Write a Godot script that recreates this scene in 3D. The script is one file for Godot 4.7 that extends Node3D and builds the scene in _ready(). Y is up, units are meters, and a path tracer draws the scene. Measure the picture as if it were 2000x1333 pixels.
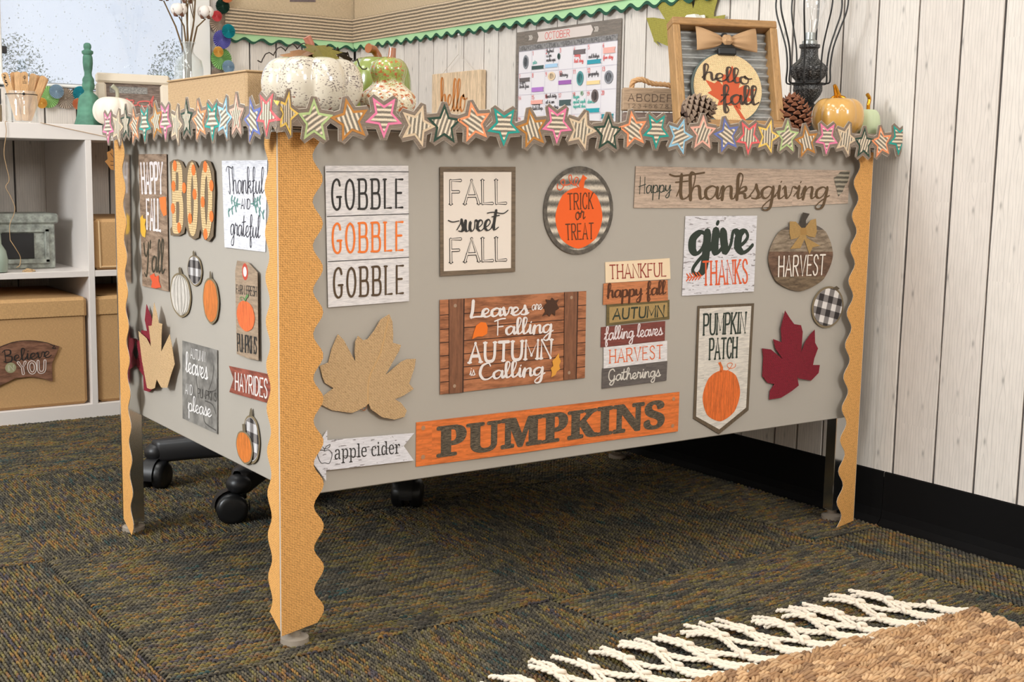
extends Node3D
# A teacher's desk decorated with autumn cut-outs, standing against a plank wall.
# World: x runs along the desk front, -z along the desk end, y is up, the desk's near corner stands at the origin.

var counts := {}
var mats := {}
var tex := {}
var rng := RandomNumberGenerator.new()


func _ready() -> void:
	rng.seed = 20241
	set_camera_and_light()
	make_textures()
	build_room()
	build_floor()
	build_desk()
	build_leg_borders()
	build_star_border()
	build_front_signs()
	build_end_signs()
	build_wall_things()
	build_shelf()
	build_shelf_things()
	build_desk_things()
	build_chair()
	build_rug()


func set_camera_and_light() -> void:
	var cam := Camera3D.new()
	cam.name = "camera"
	cam.position = Vector3(-0.7066, 0.6693, 1.5595)
	cam.rotation_order = EULER_ORDER_YXZ
	cam.rotation_degrees = Vector3(-7.696, -34.951, 0.985)
	cam.fov = 30.42
	cam.near = 0.05
	cam.far = 200.0
	cam.current = true
	add_child(cam)
	var env := Environment.new()
	env.background_mode = Environment.BG_SKY
	var sky := Sky.new()
	var sm := ProceduralSkyMaterial.new()
	sm.sky_top_color = Color(0.80, 0.86, 0.95)
	sm.sky_horizon_color = Color(0.90, 0.93, 0.98)
	sm.ground_horizon_color = Color(0.80, 0.83, 0.84)
	sm.ground_bottom_color = Color(0.45, 0.46, 0.42)
	sm.sun_angle_max = 1.0
	sky.sky_material = sm
	env.sky = sky
	env.background_energy_multiplier = 0.92
	env.tonemap_mode = Environment.TONE_MAPPER_LINEAR
	env.tonemap_exposure = 1.1
	env.sdfgi_enabled = true
	env.ssao_enabled = true
	env.ssil_enabled = true
	var we := WorldEnvironment.new()
	we.name = "environment"
	we.environment = env
	add_child(we)
	# ceiling troffers: the room's own lamps
	var k := 0
	for p in [Vector3(-0.35, 2.66, -1.0), Vector3(-0.35, 2.66, 0.9), Vector3(-0.35, 2.66, 2.7), Vector3(-2.2, 2.66, -1.0), Vector3(-2.2, 2.66, 0.9), Vector3(-2.2, 2.66, 2.7)]:
		k += 1
		ceiling_lamp(p, k)
	# photographer's softbox behind the camera; left one added in place of window daylight
	softbox(Vector3(-2.55, 1.5, -0.1), Vector3(0.1, 0.5, -0.3), 2.85, Color(0.965, 0.985, 1.0), "square white softbox lamp on a stand at left, added in place of window daylight")
	softbox(Vector3(0.35, 1.75, 2.75), Vector3(0.6, 0.5, -0.2), 1.1, Color(1.0, 0.995, 0.98), "square white softbox lamp on a stand behind the camera")


func ceiling_lamp(p: Vector3, k: int) -> void:
	var t := thing("ceiling_lamp", "flat ceiling light panel, %s of the six" % ["first", "second", "third", "fourth", "fifth", "sixth"][k - 1], "ceiling lamp", p, Basis.IDENTITY, "ceiling light panels")
	var f := MB.new()
	for s in [-1.0, 1.0]:
		f.cbox(Vector3(s * 0.3, 0, 0), Vector3(0.03, 0.05, 1.23), 0.004)
		f.cbox(Vector3(0, 0, s * 0.6), Vector3(0.57, 0.05, 0.03), 0.004)
	f.cbox(Vector3(0, 0.02, 0), Vector3(0.58, 0.01, 1.18), 0.0)
	part(t, "lamp_frame", f, paint(Color(0.9, 0.9, 0.88), 0.5))
	var d := MB.new()
	d.cbox(Vector3(0, -0.01, 0), Vector3(0.565, 0.012, 1.165), 0.002)
	var em := StandardMaterial3D.new()
	em.albedo_color = Color(0.95, 0.94, 0.9)
	em.emission_enabled = true
	em.emission = Color(1.0, 0.998, 0.99)
	em.emission_energy_multiplier = 2.2
	part(t, "lamp_diffuser", d, em)
	var l := AreaLight3D.new()
	l.name = "ceiling_light"
	l.area_size = Vector2(0.56, 1.16)
	l.light_color = Color(1.0, 0.998, 0.99)
	l.light_energy = 1.05
	l.area_range = 30.0
	l.shadow_enabled = true
	l.position = p + Vector3(0, -0.03, 0)
	l.rotation_degrees = Vector3(-90, 0, 0)
	add_child(l)


func softbox(p: Vector3, at: Vector3, power: float, tone: Color, label: String) -> void:
	var look := Basis.looking_at(at - p)
	var t := thing("softbox_lamp", label, "lamp", Vector3(p.x, 0, p.z), Basis.IDENTITY)
	var box := MB.new()
	var c := Vector3(0, p.y, 0)
	var a := []
	var b := []
	for s in [Vector2(-1, -1), Vector2(1, -1), Vector2(1, 1), Vector2(-1, 1)]:
		a.append(c + look * Vector3(s.x * 0.36, s.y * 0.36, 0.0))
		b.append(c + look * Vector3(s.x * 0.07, s.y * 0.07, 0.32))
	for i in 4:
		box.quad(a[i], a[(i + 1) % 4], b[(i + 1) % 4], b[i])
	box.quad(b[0], b[1], b[2], b[3])
	part(t, "reflector", box, paint(Color(0.05, 0.05, 0.05), 0.7))
	var em := StandardMaterial3D.new()
	em.albedo_color = Color(0.95, 0.95, 0.93)
	em.emission_enabled = true
	em.emission = tone
	em.emission_energy_multiplier = 4.0
	var d := MB.new()
	d.quad(a[0], a[1], a[2], a[3])
	part(t, "lamp_diffuser", d, em)
	var st := MB.new()
	st.tube([Vector3(0, 0.5, 0), c + look * Vector3(0, 0, 0.3)], 0.014, 8)
	for i in 3:
		var an := TAU * i / 3.0 + 0.4
		st.tube([Vector3(0, 0.55, 0), Vector3(cos(an) * 0.4, 0.012, sin(an) * 0.4)], 0.01, 6)
	part(t, "stand", st, paint(Color(0.06, 0.06, 0.06), 0.5))
	var l := AreaLight3D.new()
	l.name = "softbox_light"
	l.area_size = Vector2(0.7, 0.7)
	l.light_color = tone
	l.light_energy = 2.2 * power
	l.area_range = 30.0
	l.shadow_enabled = true
	l.transform = Transform3D(look, p + look * Vector3(0, 0, -0.02))
	add_child(l)


# ------------------------------------------------------------------ naming and nodes

func numbered(n: String) -> String:
	counts[n] = counts.get(n, 0) + 1
	return n if counts[n] == 1 else "%s_%03d" % [n, counts[n] - 1]


func child_name(parent: Node, n: String) -> String:
	var key := str(parent.get_instance_id()) + n
	counts[key] = counts.get(key, 0) + 1
	return n if counts[key] == 1 else "%s_%03d" % [n, counts[key] - 1]


func thing(n: String, label: String, category: String, at := Vector3.ZERO, b := Basis.IDENTITY, group := "") -> Node3D:
	var o := Node3D.new()
	o.name = numbered(n)
	o.transform = Transform3D(b, at)
	o.set_meta("label", label)
	o.set_meta("category", category)
	if group != "":
		o.set_meta("group", group)
	add_child(o)
	return o


func struct(n: String, at := Vector3.ZERO) -> Node3D:
	var o := Node3D.new()
	o.name = numbered(n)
	o.position = at
	o.set_meta("kind", "structure")
	add_child(o)
	return o


func part(parent: Node3D, n: String, mb, m: Material, label := "", at := Vector3.ZERO, b := Basis.IDENTITY) -> MeshInstance3D:
	var o := MeshInstance3D.new()
	o.name = child_name(parent, n)
	o.mesh = mb.mesh() if mb is MB else mb
	o.material_override = m
	o.transform = Transform3D(b, at)
	if label != "":
		o.set_meta("label", label)
	parent.add_child(o)
	return o


# ------------------------------------------------------------------ mesh builder

class MB:
	var P := PackedVector3Array()
	var N := PackedVector3Array()
	var U := PackedVector2Array()
	var C := PackedColorArray()
	var I := PackedInt32Array()
	var col := Color.WHITE
	var use_col := false

	func v(p: Vector3, n: Vector3, u := Vector2.ZERO) -> int:
		P.append(p)
		N.append(n)
		U.append(u)
		C.append(col)
		return P.size() - 1

	func tri(a: Vector3, b: Vector3, c: Vector3) -> void:
		var n := (b - a).cross(c - a).normalized()
		I.append_array([v(a, n, buv(a, n)), v(c, n, buv(c, n)), v(b, n, buv(b, n))])

	func buv(p: Vector3, n: Vector3) -> Vector2:
		var a := n.abs()
		if a.x > a.y and a.x > a.z:
			return Vector2(p.z, -p.y)
		if a.y > a.z:
			return Vector2(p.x, p.z)
		return Vector2(p.x, -p.y)

	func quad(a: Vector3, b: Vector3, c: Vector3, d: Vector3) -> void:
		var n := (c - a).cross(d - b).normalized()
		var i := v(a, n, buv(a, n))
		v(b, n, buv(b, n))
		v(c, n, buv(c, n))
		v(d, n, buv(d, n))
		I.append_array([i, i + 2, i + 1, i, i + 3, i + 2])

	func face(pts: Array, out: Vector3) -> void:
		var n: Vector3 = (pts[1] - pts[0]).cross(pts[2] - pts[0])
		if n.dot(out) < 0.0:
			pts.reverse()
		if pts.size() == 4:
			quad(pts[0], pts[1], pts[2], pts[3])
		else:
			tri(pts[0], pts[1], pts[2])

	func cbox(c: Vector3, s: Vector3, ch := 0.0, b := Basis.IDENTITY) -> void:
		var h := s * 0.5
		ch = minf(ch, minf(h.x, minf(h.y, h.z)) * 0.9)
		var corner := func(sg: Vector3, ax: int) -> Vector3:
			var p := Vector3.ZERO
			for i in 3:
				p[i] = sg[i] * (h[i] - (0.0 if i == ax else ch))
			return c + b * p
		for ax in 3:
			var b1 := (ax + 1) % 3
			var c1 := (ax + 2) % 3
			for sa in [-1.0, 1.0]:
				var q := []
				for k in [Vector2(-1, -1), Vector2(1, -1), Vector2(1, 1), Vector2(-1, 1)]:
					var sg := Vector3.ZERO
					sg[ax] = sa
					sg[b1] = k.x
					sg[c1] = k.y
					q.append(corner.call(sg, ax))
				var o := Vector3.ZERO
				o[ax] = sa
				face(q, b * o)
				if ch > 0.0:
					for sb in [-1.0, 1.0]:
						var lo := Vector3.ZERO
						lo[ax] = sa
						lo[b1] = sb
						var e0 := lo
						var e1 := lo
						e0[c1] = -1.0
						e1[c1] = 1.0
						face([corner.call(e0, ax), corner.call(e1, ax), corner.call(e1, b1), corner.call(e0, b1)], b * lo)
		if ch > 0.0:
			for x in [-1.0, 1.0]:
				for y in [-1.0, 1.0]:
					for z in [-1.0, 1.0]:
						var sg := Vector3(x, y, z)
						face([corner.call(sg, 0), corner.call(sg, 1), corner.call(sg, 2)], b * sg)

	func tube(path: Array, r, sides := 8, caps := true, closed := false) -> void:
		var n := path.size()
		var base := P.size()
		var up := Vector3.UP
		var along := 0.0
		for i in n:
			var a: Vector3 = path[maxi(i - 1, 0)] if not closed else path[(i - 1 + n) % n]
			var c: Vector3 = path[mini(i + 1, n - 1)] if not closed else path[(i + 1) % n]
			var t := (c - a).normalized()
			if absf(t.dot(up)) > 0.95:
				up = Vector3.RIGHT if absf(t.x) < 0.9 else Vector3.BACK
			var x := t.cross(up).normalized()
			var y := x.cross(t).normalized()
			up = y
			if i > 0:
				along += (path[i] - path[i - 1]).length()
			var rad: float = r[i] if r is Array else r
			for k in sides + 1:
				var an := TAU * k / sides
				var d := x * cos(an) + y * sin(an)
				v(path[i] + d * rad, d, Vector2(rad * an, along))
		var rows := n if closed else n - 1
		for i in rows:
			for k in sides:
				var a0 := base + i * (sides + 1) + k
				var b0 := base + ((i + 1) % n) * (sides + 1) + k
				I.append_array([a0, a0 + 1, b0, b0, a0 + 1, b0 + 1])
		if caps and not closed:
			for e in [0, n - 1]:
				var q: Vector3 = path[1] - path[0] if e == 0 else path[n - 2] - path[n - 1]
				var nn := -q.normalized()
				var ce := v(path[e], nn)
				for k in sides:
					var p0 := v(P[base + e * (sides + 1) + k], nn)
					var p1 := v(P[base + e * (sides + 1) + k + 1], nn)
					I.append_array([ce, p0, p1])

	# smooth surface f(u, v), u and v from 0 to 1
	func grid(nu: int, nv: int, f: Callable, us := Vector2.ONE, tint = null) -> void:
		var base := P.size()
		var e := 0.002
		for j in nv + 1:
			for i in nu + 1:
				var u := float(i) / nu
				var w := float(j) / nv
				var p: Vector3 = f.call(u, w)
				var du: Vector3 = f.call(u + e, w) - f.call(u - e, w)
				var wa := clampf(w + e, 0.0, 1.0)
				var wb := clampf(w - e, 0.0, 1.0)
				var dv: Vector3 = f.call(u, wa) - f.call(u, wb)
				var n := du.cross(dv)
				if n.length() < 1e-12:
					n = (f.call(u, clampf(w, 0.03, 0.97)) - f.call(u + 0.5, clampf(w, 0.03, 0.97)))
					n = Vector3(0, 1 if w > 0.5 else -1, 0)
				if tint != null:
					col = tint.call(p, u, w)
				v(p, n.normalized(), Vector2(u * us.x, w * us.y))
		for j in nv:
			for i in nu:
				var a := base + j * (nu + 1) + i
				var b := a + nu + 1
				I.append_array([a, b, a + 1, a + 1, b, b + 1])

	func lathe(prof: Array, seg := 24, c := Vector3.ZERO) -> void:
		for k in prof.size() - 1:
			var a: Vector2 = prof[k]
			var b: Vector2 = prof[k + 1]
			var base := P.size()
			var d := b - a
			var nn := Vector2(d.y, -d.x).normalized()
			# soften by the neighbours where the turn is slight
			var n0 := nn
			var n1 := nn
			if k > 0:
				var d0: Vector2 = a - prof[k - 1]
				var q := Vector2(d0.y, -d0.x).normalized()
				if q.dot(nn) > 0.6:
					n0 = (q + nn).normalized()
			if k < prof.size() - 2:
				var d1: Vector2 = prof[k + 2] - b
				var q := Vector2(d1.y, -d1.x).normalized()
				if q.dot(nn) > 0.6:
					n1 = (q + nn).normalized()
			for i in seg + 1:
				var an := TAU * i / seg
				var dir := Vector3(cos(an), 0, sin(an))
				v(c + dir * a.x + Vector3(0, a.y, 0), (dir * n0.x + Vector3(0, n0.y, 0)).normalized(), Vector2(float(i) / seg, a.y))
				v(c + dir * b.x + Vector3(0, b.y, 0), (dir * n1.x + Vector3(0, n1.y, 0)).normalized(), Vector2(float(i) / seg, b.y))
			for i in seg:
				var o := base + i * 2
				I.append_array([o, o + 2, o + 1, o + 1, o + 2, o + 3])

	# flat polygon in x, y pulled out along z
	func prism(poly: Array, z0: float, z1: float) -> void:
		var pv := PackedVector2Array(poly)
		if Geometry2D.is_polygon_clockwise(pv):
			pv.reverse()
		var t := Geometry2D.triangulate_polygon(pv)
		for s in [0, 1]:
			var z := z1 if s == 1 else z0
			var base := P.size()
			for q in pv:
				v(Vector3(q.x, q.y, z), Vector3(0, 0, 1 if s == 1 else -1), Vector2(q.x, -q.y))
			for i in range(0, t.size(), 3):
				I.append_array([base + t[i], base + t[i + 2], base + t[i + 1]] if s == 1 else [base + t[i], base + t[i + 1], base + t[i + 2]])
		for i in pv.size():
			var a := pv[i]
			var b := pv[(i + 1) % pv.size()]
			quad(Vector3(a.x, a.y, z0), Vector3(b.x, b.y, z0), Vector3(b.x, b.y, z1), Vector3(a.x, a.y, z1))

	func ball(c: Vector3, r: Vector3, nu := 16, nv := 10) -> void:
		grid(nu, nv, func(u, w): return c + Vector3(r.x * cos(TAU * u) * sin(PI * w), -r.y * cos(PI * w), r.z * sin(TAU * u) * sin(PI * w)))

	func mesh() -> ArrayMesh:
		var a := []
		a.resize(Mesh.ARRAY_MAX)
		a[Mesh.ARRAY_VERTEX] = P
		a[Mesh.ARRAY_NORMAL] = N
		a[Mesh.ARRAY_TEX_UV] = U
		if use_col:
			a[Mesh.ARRAY_COLOR] = C
		a[Mesh.ARRAY_INDEX] = I
		var m := ArrayMesh.new()
		m.add_surface_from_arrays(Mesh.PRIMITIVE_TRIANGLES, a)
		return m


# ------------------------------------------------------------------ materials

func paint(c: Color, rough := 0.6, metal := 0.0, texture := "", scale := 1.0, tri := false, bump := 0.0) -> StandardMaterial3D:
	var key := "%s|%s|%s|%s|%s|%s|%s" % [c, rough, metal, texture, scale, tri, bump]
	if mats.has(key):
		return mats[key]
	var m := StandardMaterial3D.new()
	m.albedo_color = c
	m.roughness = rough
	m.metallic = metal
	m.cull_mode = BaseMaterial3D.CULL_DISABLED
	if texture != "":
		m.albedo_texture = tex[texture]
		m.uv1_scale = Vector3.ONE * scale
		m.uv1_triplanar = tri
		if bump != 0.0 and tex.has(texture + "_h"):
			m.heightmap_enabled = true
			m.heightmap_texture = tex[texture + "_h"]
			m.heightmap_scale = bump
	mats[key] = m
	return m


func vcol(rough := 0.7, metal := 0.0) -> StandardMaterial3D:
	var key := "vcol%s%s" % [rough, metal]
	if not mats.has(key):
		var m := StandardMaterial3D.new()
		m.vertex_color_use_as_albedo = true
		m.roughness = rough
		m.metallic = metal
		m.cull_mode = BaseMaterial3D.CULL_DISABLED
		mats[key] = m
	return mats[key]


func rgb(r: int, g: int, b: int) -> Color:
	return Color(r / 255.0, g / 255.0, b / 255.0)


func lin(r: int, g: int, b: int) -> Color:
	return rgb(r, g, b).srgb_to_linear()


func glass(c := Color(0.95, 0.98, 0.97), alpha := 0.14) -> StandardMaterial3D:
	var key := "glass%s%s" % [c, alpha]
	if not mats.has(key):
		var m := StandardMaterial3D.new()
		m.albedo_color = Color(c.r, c.g, c.b, alpha)
		m.transparency = BaseMaterial3D.TRANSPARENCY_ALPHA
		m.roughness = 0.03
		m.cull_mode = BaseMaterial3D.CULL_DISABLED
		mats[key] = m
	return mats[key]


func glaze(c: Color, texture := "", rough := 0.25) -> StandardMaterial3D:
	var m: StandardMaterial3D = paint(c, rough, 0.0, texture, 1.0, false).duplicate()
	m.clearcoat_enabled = true
	m.clearcoat = 1.0
	m.clearcoat_roughness = 0.04
	return m


func noise(seed_: int, freq: float, oct := 3) -> FastNoiseLite:
	var n := FastNoiseLite.new()
	n.noise_type = FastNoiseLite.TYPE_SIMPLEX_SMOOTH
	n.seed = seed_
	n.frequency = freq
	n.fractal_type = FastNoiseLite.FRACTAL_FBM
	n.fractal_octaves = oct
	return n


func tex_from(im: Image) -> ImageTexture:
	im.generate_mipmaps()
	return ImageTexture.create_from_image(im)


# grey-scale texture made by a function of pixel x, y; returns values 0..1
func field(w: int, h: int, f: Callable) -> Image:
	var im := Image.create(w, h, false, Image.FORMAT_RGB8)
	for y in h:
		for x in w:
			var c = f.call(x, y)
			im.set_pixel(x, y, c if c is Color else Color(c, c, c))
	return im


func make_textures() -> void:
	# streaked grain, lengthwise along texture x (grain) or y (grain_up)
	var n1 := noise(3, 1.0, 4)
	var g := func(x, y): return clampf(0.93 + 0.16 * n1.get_noise_2d(x * 0.012, y * 0.16) + 0.10 * n1.get_noise_2d(x * 0.05 + 90.0, y * 0.55) - (0.10 if n1.get_noise_2d(x * 0.02 + 40.0, y * 0.4 + 7.0) > 0.45 else 0.0), 0.0, 1.0)
	var gi := field(256, 256, g)
	tex["grain"] = tex_from(gi)
	var gu: Image = gi.duplicate()
	gu.rotate_90(CLOCKWISE)
	tex["grain_up"] = tex_from(gu)
	# flaking white paint over grey wood
	var n2 := noise(11, 1.0, 4)
	tex["flaked"] = tex_from(field(256, 256, func(x, y):
		var k: float = n2.get_noise_2d(x * 0.02, y * 0.11)
		var s: float = n1.get_noise_2d(x * 0.03, y * 0.4)
		var c := Color(0.98, 0.98, 0.99).darkened(clampf(0.05 + s * 0.12, 0.0, 0.3))
		return Color(0.62, 0.60, 0.60).darkened(clampf(s * 0.4, 0.0, 0.4)) if k > 0.44 else c))
	tex["whitewash"] = tex_from(field(256, 256, func(x, y):
		var k: float = n2.get_noise_2d(x * 0.015 + 33.0, y * 0.09)
		var s: float = n1.get_noise_2d(x * 0.03, y * 0.35)
		var a := clampf(0.95 + s * 0.14 + k * 0.08, 0.0, 1.0)
		return Color(a, a, a * 1.01)))
	# woven burlap: 16 threads across
	var wv := func(x, y):
		var px: float = x / 8.0
		var py: float = y / 8.0
		var over := (int(px) + int(py)) % 2 == 0
		var fx: float = absf(fposmod(px, 1.0) - 0.5) * 2.0
		var fy: float = absf(fposmod(py, 1.0) - 0.5) * 2.0
		var h := 1.0 - fy * fy if over else 1.0 - fx * fx
		var hole := smoothstep(0.62, 1.0, fx) * smoothstep(0.62, 1.0, fy)
		return clampf(0.74 + 0.28 * h - hole * 1.15, 0.0, 1.0)
	var nb := noise(5, 0.05, 3)
	tex["burlap"] = tex_from(field(128, 128, func(x, y):
		var h: float = wv.call(x, y)
		var t: float = nb.get_noise_2d(x * 4.0, y * 0.6) * 0.12 + nb.get_noise_2d(x * 0.6, y * 4.0) * 0.12
		var a := clampf(h + t, 0.0, 1.0)
		return Color(a, pow(a, 1.1), pow(a, 1.3))))
	tex["burlap_h"] = tex_from(field(128, 128, wv))
	tex["cloth"] = tex_from(field(128, 128, func(x, y):
		var a: float = 0.9 + 0.05 * sin(x * PI / 2.0) * cos(y * PI / 2.0) + nb.get_noise_2d(x * 6.0, y * 0.8) * 0.08 + nb.get_noise_2d(x * 0.8, y * 6.0 + 50.0) * 0.08
		return clampf(a, 0.0, 1.0)))
	# print of corrugated steel on the border papers: bars across texture y
	var nc := noise(21, 0.02, 3)
	tex["corrugated_print"] = tex_from(field(256, 128, func(x, y):
		var k: float = 0.5 + 0.5 * sin(y / 128.0 * TAU * 4.0 + nc.get_noise_2d(x * 0.5, y * 0.5) * 0.4)
		var s: float = nc.get_noise_2d(x * 3.0, y * 6.0) * 0.12
		var a := clampf(0.46 + 0.54 * k + s, 0.0, 1.0)
		return Color(a, 0.97 * a, 0.91 * a)))
	# bleached pine board, grain along y, with knots
	var np1 := noise(31, 1.0, 3)
	var knots := [Vector3(60, 120, 1), Vector3(190, 420, 1), Vector3(110, 700, 1), Vector3(40, 930, 0.6), Vector3(200, 880, 0.5)]
	tex["board"] = tex_from(field(256, 1024, func(x, y):
		var wx: float = x + 12.0 * np1.get_noise_2d(x * 0.008, y * 0.0022)
		var knot := 0.0
		for q in knots:
			var d: float = Vector2((x - q.x) * 1.0, (y - q.y) * 0.42).length()
			wx += 16.0 * q.z * signf(x - q.x + 0.001) * exp(-d * d / 900.0)
			knot += q.z * exp(-d * d / 40.0)
		var ring: float = sin(wx * 0.34 + 2.0 * np1.get_noise_2d(x * 0.01 + 200.0, y * 0.002))
		var fine: float = np1.get_noise_2d(x * 0.35, y * 0.012 + 300.0)
		var a: float = 0.955 - 0.075 * smoothstep(0.72, 1.0, ring) - 0.06 * maxf(fine, 0.0) - 0.22 * minf(knot, 1.0) + 0.03 * np1.get_noise_2d(x * 0.02, y * 0.006 + 70.0)
		a = clampf(a, 0.0, 1.0)
		return Color(a, 0.985 * a, 0.965 * a)))
	# mottled galvanised sheet
	var ng := noise(41, 0.05, 3)
	tex["zinc"] = tex_from(field(128, 128, func(x, y): return clampf(0.86 + 0.26 * ng.get_noise_2d(x, y) + 0.10 * ng.get_noise_2d(x * 4.0 + 9.0, y * 4.0), 0.1, 1.0)))
	# crackled cream glaze with a green crown, over a pumpkin's height (texture y)
	var ns := noise(51, 0.06, 3)
	tex["speckle"] = tex_from(field(512, 256, func(x, y):
		var green := smoothstep(0.80, 0.97, y / 255.0 + 0.06 * ns.get_noise_2d(x * 0.4, y * 0.4))
		var c := Color(0.80, 0.76, 0.69).lerp(Color(0.66, 0.72, 0.42), green)
		var s: float = ns.get_noise_2d(x * 2.6, y * 2.6) + 0.5 * ns.get_noise_2d(x * 0.3 + 70.0, y * 0.3)
		if s > 0.44:
			c = Color(0.40, 0.35, 0.34)
		elif s > 0.40:
			c = c.lerp(Color(0.45, 0.38, 0.36), 0.6)
		if ns.get_noise_2d(x * 0.7 + 300.0, y * 0.7) > 0.42 and y < 90:
			c = Color(0.50, 0.27, 0.20)
		return c))
	tex["gourd"] = tex_from(field(256, 256, func(x, y):
		var green := smoothstep(0.42, 0.62, y / 255.0 + 0.1 * ns.get_noise_2d(x * 0.6, y * 0.6))
		var c := Color(0.88, 0.83, 0.72).lerp(Color(0.58, 0.63, 0.30), green)
		var s: float = ns.get_noise_2d(x * 1.1, y * 1.1)
		if s > 0.26:
			c = Color(0.72, 0.38, 0.20)
		elif ns.get_noise_2d(x * 3.0, y * 3.0) > 0.42:
			c = Color(0.45, 0.36, 0.28)
		return c))
	# cast iron rubbed with silver
	tex["rubbed"] = tex_from(field(128, 128, func(x, y):
		var s: float = ng.get_noise_2d(x * 1.6, y * 1.6)
		return Color(0.13, 0.13, 0.135).lerp(Color(0.66, 0.66, 0.66), smoothstep(0.08, 0.42, s))))
	tex["weathered"] = tex_from(field(256, 128, func(x, y): return clampf(0.72 + 0.55 * n1.get_noise_2d(x * 0.02 + 700.0, y * 0.5) + 0.25 * n1.get_noise_2d(x * 0.1, y * 1.1 + 60.0), 0.2, 1.0)))
	# clapboard print of the poster: warm brown stain
	tex["stain"] = tex_from(field(256, 256, func(x, y):
		var a := clampf(0.88 + 0.30 * n1.get_noise_2d(x * 0.014 + 500.0, y * 0.07) + 0.18 * n1.get_noise_2d(x * 0.05, y * 0.5 + 20.0), 0.15, 1.0)
		return Color(a, a * (0.9 + 0.1 * a), a * (0.8 + 0.2 * a))))


# ------------------------------------------------------------------ room

const WALL_X := 1.25
const BACK_Z := -2.16


func plank_wall(parent: Node3D, seams: Array, y0: float, y1: float, right: bool, seed_: int) -> void:
	var r := RandomNumberGenerator.new()
	r.seed = seed_
	var tones := []
	for k in 5:
		tones.append(paint(Color(0.915, 0.895, 0.875).lerp(Color(0.885, 0.86, 0.84), k * 0.25), 0.62, 0.0, "board"))
	for i in seams.size() - 1:
		var a: float = seams[i]
		var b: float = seams[i + 1]
		var mb := MB.new()
		var gap := 0.0021
		var w := b - a - gap * 2.0
		var h := y1 - y0
		# a long thin board with eased edges; u across, v along
		var prof := [Vector2(-w / 2, -0.004), Vector2(-w / 2, -0.001), Vector2(-w / 2 + 0.0012, 0.0), Vector2(w / 2 - 0.0012, 0.0), Vector2(w / 2, -0.001), Vector2(w / 2, -0.004)]
		var u0 := r.randf()
		var v0 := r.randf()
		var n := 7
		var wob := []
		for j in n + 1:
			wob.append(r.randf_range(-0.0009, 0.0009))
		for j in n:
			for k in prof.size() - 1:
				var q := []
				for e in [[k, j], [k + 1, j], [k + 1, j + 1], [k, j + 1]]:
					var pr: Vector2 = prof[e[0]]
					q.append(Vector3(pr.x + wob[e[1]] * signf(pr.x), h * e[1] / n, pr.y))
				var st := mb.P.size()
				mb.quad(q[0], q[1], q[2], q[3])
				for e in 4:
					var p: Vector3 = mb.P[st + e]
					mb.U[st + e] = Vector2(u0 + p.x / 0.09, v0 - p.y / 0.42)
		var m: Material = tones[r.randi() % 5]
		if right:
			part(parent, "plank", mb, m, "", Vector3(WALL_X, y0, (a + b) / 2) - parent.position, Basis(Vector3(0, 0, 1), Vector3.UP, Vector3(-1, 0, 0)))
		else:
			part(parent, "plank", mb, m, "", Vector3((a + b) / 2, y0, BACK_Z) - parent.position)


func slab(parent: Node3D, n: String, lo: Vector3, hi: Vector3, m: Material, ch := 0.0) -> MeshInstance3D:
	var mb := MB.new()
	mb.cbox((hi - lo) / 2, hi - lo, ch)
	return part(parent, n, mb, m, "", lo - parent.position)


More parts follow.
